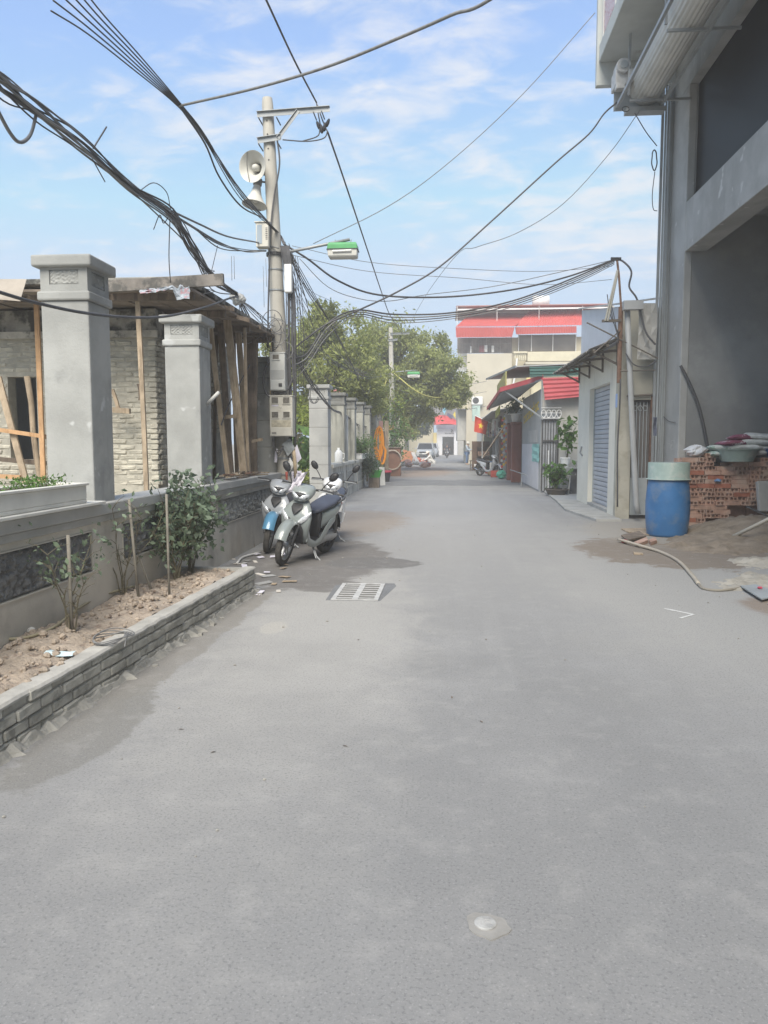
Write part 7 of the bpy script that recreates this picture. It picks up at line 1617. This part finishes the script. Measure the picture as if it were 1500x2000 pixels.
seat_blk = mat('seat_vinyl', (.045, .047, .055), .5, .1, 6, .15, 150)
seat_nav = mat('seat_navy', (.06, .07, .10), .5, .1, 6, .15, 150)
def ride(front_uv, rear_uv=None, heading=None):
    f = G(*front_uv); h = heading
    if rear_uv: r_ = G(*rear_uv); h = math.atan2(f.y - r_.y, f.x - r_.x)
    return f - Vector((math.cos(h), math.sin(h), 0)) * .63, h
loc, hd = ride((551, 1104), heading=R(254)); hero = scooter('parked_scooter', 'glossy grey scooter on its side stand with a white rag on the handlebar', loc, hd, R(-9), R(9), grey_p, seat_nav)
loc, hd = ride((522, 1080), heading=R(262)); scooter('parked_scooter', 'scooter with a sky-blue front fender squeezed between the grey one and the wall', loc, hd, R(-5), R(14), car_paint('scooter_silver', (.36, .38, .40)), seat_blk, mirrors=False, fender=blue_p)
loc = PY(640, 1010, 12.1); loc.z = 0; scooter('parked_scooter', 'white scooter with dark seat parked behind the grey one', loc, R(272), R(-7), R(-4), white_p, seat_nav)
# rag on the grey scooter's handlebar
rc_ = PY(571, 950, 9.95); P = []
for i in range(9):
    P.append([PY(580 - 2.4 * i + rng.uniform(-.8, .8) + 4.2 * j, 926 + 4.6 * i + rng.uniform(-1.2, 1.2) - 1.2 * j, 9.86 - .03 * math.sin(2 * j + i)) for j in range(6)])
tag(obj('white_rag', MB().sheet(P, .008, (0, -1, 0)), mat('lilac_rag', (.66, .63, .70), .85, .06), smooth=True), 'crumpled white rag tied to the grey scooter handlebar', 'rag')
loc = G(955, 930); scooter('parked_scooter', 'silver scooter parked alone on the right beside the red-brown pillars', (loc.x, loc.y, 0), R(312), R(-4), R(-14), car_paint('scooter_silver', (.4, .4, .4)), seat_blk, mirrors=False)
loc = G(925, 905); scooter('parked_scooter', 'white scooter beside the standing man by the shops', (loc.x + .12, loc.y, 0), R(290), R(-4), R(-10), white_p, seat_blk, mirrors=False)
loc = G(873, 895); sc_r = scooter('ridden_scooter', 'black scooter ridden by a helmeted couple coming down the street', (loc.x, loc.y + .4, 0), R(268), 0, 0, black_p, seat_blk, 'moving scooter')
scr_m = [mat('debris_white', (.6, .6, .6)), mat('debris_grey', (.3, .3, .3)), wood_pale, paper]
for k in range(34):
    c = G(rng.uniform(455, 560) + (40 if k % 5 == 0 else 0), rng.uniform(1062, 1130) + (k % 5 == 0) * 40)
    if c.x < -2.86: continue
    o = obj('ground_litter', MB().cbox((c.x, c.y, .006 + .004 * (k % 4)), (rng.uniform(.04, .2), rng.uniform(.03, .10), .006), Euler((rng.uniform(-.08, .08), rng.uniform(-.08, .08), rng.random() * 3))), scr_m[k % 4])
    tag(o, 'flat scrap of wood or card littering the ground by the scooter wheels', 'litter', 'litter by the scooters')
tag(obj('broken_pipe', MB().tube(smooth_pts([G(463, 1100, .02), G(475, 1088, .02), G(508, 1079, .02)], 4), .016, 8), mat('pvc', (.5, .5, .5)), smooth=True), 'short bent plastic pipe on the ground by the wall', 'pipe')
for k in range(70):
    pass
# scattered pebbles and leaves on the road
pb = MB()
for k in range(260):
    x, y = rng.uniform(-1.9, 3.6), rng.uniform(2.2, 15); side = abs(x - .7) / 2.6
    if rng.random() > side ** 2 + .05: continue
    rr = rng.uniform(.004, .013); pb.lathe([(rr * .6, 0), (rr, rr * .5), (rr * .5, rr)], 5, (x, y, 0))
o = obj('pebbles', pb, mortar); o['kind'] = 'stuff'; tag(o, 'small pebbles scattered over the asphalt', 'pebbles')
lf = MB()
for k in range(7):
    u, v = rng.uniform(300, 1000), rng.uniform(1180, 1500); c = G(u, v); a = rng.random() * 6; d = Vector((math.cos(a), math.sin(a), 0)) * .018; s_ = Vector((-d.y, d.x, 0)) * .35
    lf.add([c - d + Vector((0, 0, .003)), c + s_ + Vector((0, 0, .009)), c + d + Vector((0, 0, .004)), c - s_ + Vector((0, 0, .005))], [(0, 1, 2), (0, 2, 3)])
o = obj('fallen_leaves', lf, wood_dark); o['kind'] = 'stuff'; tag(o, 'a few dry fallen leaves on the road', 'leaves')

# ------------------------------------------------------------------ cars
def car(label, loc, heading, paint, seed=0):
    t = thing('parked_car', label, 'car', tuple(loc), heading, 'cars parked at the far end')
    def part(nm, mb, m, par=None, bev=0, autos=45): return obj(nm, mb, m, par or t, world=False, bevel=bev, autos=autos)
    def sec(x, w, z0, z1, top=.86): return [Vector((x, s_ * w * k, z)) for s_, k, z in ((-1, .92, z0), (-1, 1, z0 + .15), (-1, 1.0, z0 + (z1 - z0) * .55), (-1, top, z1), (1, top, z1), (1, 1.0, z0 + (z1 - z0) * .55), (1, 1, z0 + .15), (1, .92, z0))]
    part('body', MB().loft([sec(-2.2, .78, .42, .95), sec(-2.1, .86, .30, 1.02), sec(-1.2, .90, .24, 1.05), sec(.6, .90, .24, 1.04), sec(1.2, .89, .24, 1.02), sec(1.95, .84, .28, .90), sec(2.2, .74, .34, .78)]), paint)
    def cab(x, w, z): return [Vector((x, s_ * w, z)) for s_ in (-1, 1)]
    lo = [(-2.0, .78), (1.15, .80)]; hi = [(-1.75, .62), (.35, .64)]
    P = [Vector((lo[0][0], -lo[0][1], 1.03)), Vector((lo[1][0], -lo[1][1], 1.03)), Vector((lo[1][0], lo[1][1], 1.03)), Vector((lo[0][0], lo[0][1], 1.03)), Vector((hi[0][0], -hi[0][1], 1.62)), Vector((hi[1][0], -hi[1][1], 1.62)), Vector((hi[1][0], hi[1][1], 1.62)), Vector((hi[0][0], hi[0][1], 1.62))]
    part('glasshouse', MB().add(P, [(0,1,5,4),(1,2,6,5),(2,3,7,6),(3,0,4,7)]), glassd, autos=None)
    part('roof', MB().loft([[Vector((x, s_ * w, z)) for s_, z in ((-1, 1.60), (-.9, 1.665), (.9, 1.665), (1, 1.60))] for x, w in ((-1.85, .60), (-1.6, .67), (.3, .68), (.48, .62))]), paint)
    pl_ = MB()
    for s_ in (-1, 1):
        pl_.beam((1.15, s_ * .81, 1.03), (.38, s_ * .66, 1.61), .06, .06); pl_.beam((-2.0, s_ * .79, 1.03), (-1.78, s_ * .64, 1.61), .1, .08); pl_.beam((-.35, s_ * .81, 1.04), (-.40, s_ * .655, 1.61), .06, .04)
    part('pillars', pl_, paint)
    part('grille', MB().cbox((2.10, 0, .70), (.26, 1.0, .16)), blackpl, bev=.02); part('lower_grille', MB().cbox((2.16, 0, .45), (.16, 1.1, .12)), blackpl)
    for s_ in (-1, 1):
        part('headlight', MB().cbox((2.02, s_ * .62, .78), (.28, .30, .13), Euler((0, 0, -s_ * .25))), lens, bev=.03); part('door_mirror', MB().cbox((.95, s_ * .98, 1.08), (.12, .2, .14)), paint, bev=.03)
    part('number_plate', MB().cbox((2.245, 0, .56), (.02, .46, .12)), white_pl)
    my = Matrix.Rotation(H_, 3, 'X')
    for x in (-1.35, 1.38):
        for s_ in (-1, 1):
            w = part('wheel', MB().lathe([(.2, -.1), (.33, -.1), (.35, -.07), (.35, .07), (.33, .1), (.2, .1)], 24, (x, s_ * .80, .35), my), rubber); part('rim', MB().lathe([(.05, -.108), (.21, -.105), (.21, .105), (.05, .108)], 16, (x, s_ * .80, .35), my), alloy, w)
    return t
silver = car_paint('car_silver', (.42, .44, .45)); pearl = car_paint('car_pearl', (.60, .61, .62))
cl_ = G(830, 897); car('silver car facing the street parked under the trees at the far end', (cl_.x, cl_.y + 2.2, 0), R(268), silver)
cl_ = PY(850, 880, 91); car('white car parked behind the silver one at the far end', (cl_.x - .55, 91 + 2.2, 0), R(268), pearl)

# ------------------------------------------------------------------ people
def skin(nm, V, E, rad, m, parent, sub=2):
    me = bpy.data.meshes.new(nm); me.from_pydata(V, E, []); me.update(); o = bpy.data.objects.new(nm, me); COL.objects.link(o); me.materials.append(m); o.parent = parent
    sk = o.modifiers.new('skin', 'SKIN'); sk.use_smooth_shade = True
    for i, v in enumerate(me.skin_vertices[0].data):
        v.radius = rad[i] if isinstance(rad[i], tuple) else (rad[i], rad[i]); v.use_root = (i == 0)
    s_ = o.modifiers.new('subsurf', 'SUBSURF'); s_.levels = s_.render_levels = sub; return o
skin_m = mat('skin', (.46, .28, .20), .6, .05, 5, 0); hair_m = mat('hair', (.02, .017, .015), .6)
def person(label, loc, rz, J, shirt, trousers, headwear=None, shoes=None, sleeves=True, grp=None):
    """J: joints in local space, facing +x. pelvis chest neck head; per side (l/r) shoulder elbow wrist hip knee ankle toe"""
    t = thing('person', label, 'person', tuple(loc), rz, grp); j = {k: Vector(v) for k, v in J.items()}
    names = ['pelvis', 'waist', 'chest', 'neck', 'chin', 'head', 'crown']; V = []; E = []; Rr = []; ix = {}
    j['waist'] = j['pelvis'].lerp(j['chest'], .45); up = (j['head'] - j['neck']).normalized(); j['chin'] = j['neck'].lerp(j['head'], .55); j['crown'] = j['head'] + up * .09
    def add(n_, r_, par=None):
        ix[n_] = len(V); V.append(tuple(j[n_])); Rr.append(r_)
        if par: E.append((ix[par], ix[n_]))
    add('pelvis', (.15, .11)); add('waist', (.135, .10), 'pelvis'); add('chest', (.165, .115), 'waist'); add('neck', .055, 'chest'); add('chin', (.065, .065), 'neck'); add('head', (.085, .10), 'chin'); add('crown', (.06, .07), 'head')
    for s_ in 'lr':
        add('hip' + s_, .09, 'pelvis'); add('knee' + s_, .062, 'hip' + s_); add('ankle' + s_, .043, 'knee' + s_); add('toe' + s_, (.045, .028), 'ankle' + s_)
        add('shoulder' + s_, .062, 'chest'); add('elbow' + s_, .043, 'shoulder' + s_); add('wrist' + s_, .03, 'elbow' + s_)
    b = skin('body', V, E, Rr, skin_m, t)
    # hands: palm with fingers as short chains
    for s_ in 'lr':
        w = j['wrist' + s_]; d = (w - j['elbow' + s_]).normalized(); side = d.cross(Vector((0, 0, 1))); side = side.normalized() if side.length > .1 else Vector((0, 1, 0)); HV = [tuple(w), tuple(w + d * .05), tuple(w + d * .09)]; HE = [(0, 1), (1, 2)]; HR = [.026, (.038, .018), (.036, .016)]
        dn = side.cross(d)
        for f in range(4):
            k = len(HV); o_ = side * (.027 - .018 * f); ln_ = (.062, .072, .068, .052)[f]
            HV += [tuple(w + d * .095 + o_), tuple(w + d * (.095 + ln_ * .55) + o_ + dn * -.012), tuple(w + d * (.095 + ln_ * .9) + o_ + dn * -.03)]; HE += [(2, k), (k, k + 1), (k + 1, k + 2)]; HR += [.009, .009, .008]
        k = len(HV); HV += [tuple(w + d * .05 + side * .042), tuple(w + d * .085 + side * .058)]; HE += [(1, k), (k, k + 1)]; HR += [.011, .009]
        skin('hand', HV, HE, HR, skin_m, b, 1)
    def cloth(nm, chain_, m, grow):
        cv, ce, cr, ci = [], [], [], {}
        for n_, par, r_ in chain_:
            ci[n_] = len(cv); cv.append(tuple(j[n_])); cr.append(tuple(q + grow for q in r_) if isinstance(r_, tuple) else r_ + grow)
            if par: ce.append((ci[par], ci[n_]))
        return skin(nm, cv, ce, cr, m, t)
    for s_ in 'lr': j['cuff' + s_] = j['knee' + s_].lerp(j['ankle' + s_], .92); j['sleeve' + s_] = j['elbow' + s_].lerp(j['wrist' + s_], .9) if sleeves else j['shoulder' + s_].lerp(j['elbow' + s_], .7)
    cloth('trousers', [('pelvis', None, (.15, .11))] + [x for s_ in 'lr' for x in (('hip' + s_, 'pelvis', .09), ('knee' + s_, 'hip' + s_, .068), ('cuff' + s_, 'knee' + s_, .062))], trousers, .016)
    sh = [('pelvis', None, (.152, .115)), ('waist', 'pelvis', (.14, .105)), ('chest', 'waist', (.165, .118))]
    for s_ in 'lr':
        sh += [('shoulder' + s_, 'chest', .064)] + ([('elbow' + s_, 'shoulder' + s_, .048), ('sleeve' + s_, 'elbow' + s_, .038)] if sleeves else [('sleeve' + s_, 'shoulder' + s_, .055)])
    cloth('shirt', sh, shirt, .020)
    for s_ in 'lr': skin('shoe', [tuple(j['ankle' + s_] - Vector((0, 0, .03))), tuple(j['toe' + s_])], [(0, 1)], [.055, (.052, .04)], shoes or blackpl, t, 1)
    hc = j['head'] + up * .015; mt = up.to_track_quat('Z', 'Y').to_matrix()
    fwd = Vector((1, 0, 0)); fwd = (fwd - up * fwd.dot(up)).normalized(); sd = up.cross(fwd)
    obj('nose', MB().lathe([(.016, -.03), (.020, -.02), (.008, .02)], 6, hc + fwd * .10 - up * .03, mt), skin_m, b, world=False, smooth=True)
    ey = MB()
    for s2 in (-1, 1): ey.lathe([(.004, -.008), (.011, 0), (.004, .008)], 8, hc + fwd * .088 + sd * .032 * s2 + up * .002, mt)
    obj('eyes', ey, hair_m, b, world=False)
    er = MB()
    for s2 in (-1, 1): er.lathe([(.010, -.028), (.020, 0), (.010, .028)], 8, hc + sd * .085 * s2 - up * .02, mt)
    obj('ears', er, skin_m, b, world=False)
    if headwear and headwear[0] == 'helmet':
        obj('helmet', MB().lathe([(.125, -.03), (.135, 0), (.132, .05), (.105, .10), (.06, .13), (.01, .14)], 20, hc + up * .03, mt), headwear[1], t, world=False, smooth=True); obj('visor', MB().sheet([[hc + up * (.03) + (fwd * math.cos(a) + sd * math.sin(a)) * q for q in (.125, .19)] for a in np.linspace(-.8, .8, 8)], .008, tuple(up)), headwear[1], t, world=False)
    elif headwear and headwear[0] == 'hat':
        obj('hat', MB().lathe([(.21, -.01), (.20, .0), (.12, .02), (.115, .09), (.07, .13), (.01, .135)], 22, hc + up * .03, mt), headwear[1], t, world=False, smooth=True)
    else: obj('hair', MB().lathe([(.098, -.03), (.112, .02), (.10, .08), (.06, .115), (.01, .12)], 18, hc - fwd * .015, mt), hair_m, t, world=False, smooth=True)
    return t
ST = dict(pelvis=(0, 0, .93), chest=(.02, 0, 1.28), neck=(.03, 0, 1.45), head=(.06, 0, 1.56), hipl=(0, .09, .90), hipr=(0, -.09, .90), kneel=(.02, .10, .50), kneer=(.03, -.11, .50), anklel=(-.02, .10, .08), ankler=(0, -.12, .08), toel=(.14, .12, .03), toer=(.16, -.14, .03),
          shoulderl=(.01, .19, 1.38), shoulderr=(.01, -.19, 1.38), elbowl=(.10, .24, 1.14), elbowr=(.12, -.23, 1.13), wristl=(.34, .18, 1.08), wristr=(.36, -.16, 1.06))
pl_ = G(912, 908); person('man in pale cap, grey-blue shirt and jeans standing at the white scooter', (pl_.x, pl_.y, 0), R(-20), ST, mat('shirt_greyblue', (.36, .42, .48), .85, .08), mat('jeans', (.10, .16, .28), .85, .15), ('helmet', mat('pale_cap', (.66, .62, .55), .7)), mat('tan_shoes', (.45, .38, .3), .7))
SQ = dict(pelvis=(-.18, 0, .28), chest=(.06, 0, .62), neck=(.14, 0, .78), head=(.20, 0, .88), hipl=(-.16, .10, .27), hipr=(-.16, -.10, .27), kneel=(.20, .18, .48), kneer=(.20, -.18, .48), anklel=(.0, .14, .08), ankler=(.0, -.14, .08), toel=(.16, .16, .03), toer=(.16, -.16, .03),
          shoulderl=(.08, .19, .72), shoulderr=(.08, -.19, .72), elbowl=(.28, .22, .50), elbowr=(.28, -.22, .50), wristl=(.48, .12, .36), wristr=(.48, -.10, .34))
ps_ = G(841, 909); person('man in white clothes and hat squatting at the rubble heap', (ps_.x, ps_.y, 0), R(190), SQ, mat('white_cotton', (.66, .64, .60), .85, .06), mat('white_cotton', (.6, .6, .6)), ('hat', mat('pale_hat', (.66, .60, .52), .8)))
def rider_pose(dx, arm):
    s_ = dict(pelvis=(dx, 0, .88), chest=(dx + .06, 0, 1.22), neck=(dx + .09, 0, 1.38), head=(dx + .13, 0, 1.50), hipl=(dx + .02, .11, .86), hipr=(dx + .02, -.11, .86), kneel=(dx + .40, .20, .72), kneer=(dx + .40, -.20, .72), anklel=(dx + .36, .17, .36), ankler=(dx + .36, -.17, .36), toel=(dx + .50, .17, .32), toer=(dx + .50, -.17, .32), shoulderl=(dx + .06, .19, 1.32), shoulderr=(dx + .06, -.19, 1.32))
    if arm: s_.update(elbowl=(dx + .26, .30, 1.14), elbowr=(dx + .26, -.30, 1.14), wristl=(dx + .44, .30, 1.02), wristr=(dx + .44, -.30, 1.02))
    else: s_.update(elbowl=(dx + .10, .26, 1.08), elbowr=(dx + .10, -.26, 1.08), wristl=(dx + .30, .18, .98), wristr=(dx + .30, -.18, .98))
    return s_
rl_ = sc_r.location; dkc = mat('dark_jacket', (.05, .05, .058), .85, .1)
person('rider in dark jacket and helmet steering the black scooter', (rl_.x, rl_.y, 0), R(268), rider_pose(-.28, True), dkc, dkc, ('helmet', mat('dark_helmet', (.10, .09, .09), .3)))
person('dark-clothed passenger behind the rider on the black scooter', (rl_.x - .04, rl_.y, 0), R(268), rider_pose(-.66, False), mat('plum_jacket', (.09, .06, .08), .85, .1), dkc, ('helmet', mat('grey_helmet', (.30, .29, .28), .3)))

# ------------------------------------------------------------------ the milky air of the street
hz_m = bpy.data.materials.new('haze_air'); hz_m.use_nodes = True
hn, hl = hz_m.node_tree.nodes, hz_m.node_tree.links; hn.clear()
ho = hn.new('ShaderNodeOutputMaterial'); hv = hn.new('ShaderNodeVolumePrincipled')
hv.inputs['Color'].default_value = (0.98, 0.97, 0.95, 1); hv.inputs['Density'].default_value = 0.0043; hv.inputs['Anisotropy'].default_value = 0.0
hl.new(hv.outputs[0], ho.inputs['Volume'])
hb_ = obj('haze', MB().box((-45, -25, -1.0), (45, 135, 14.5)), hz_m); hb_['kind'] = 'stuff'; tag(hb_, 'thin pale haze filling the street', 'haze')
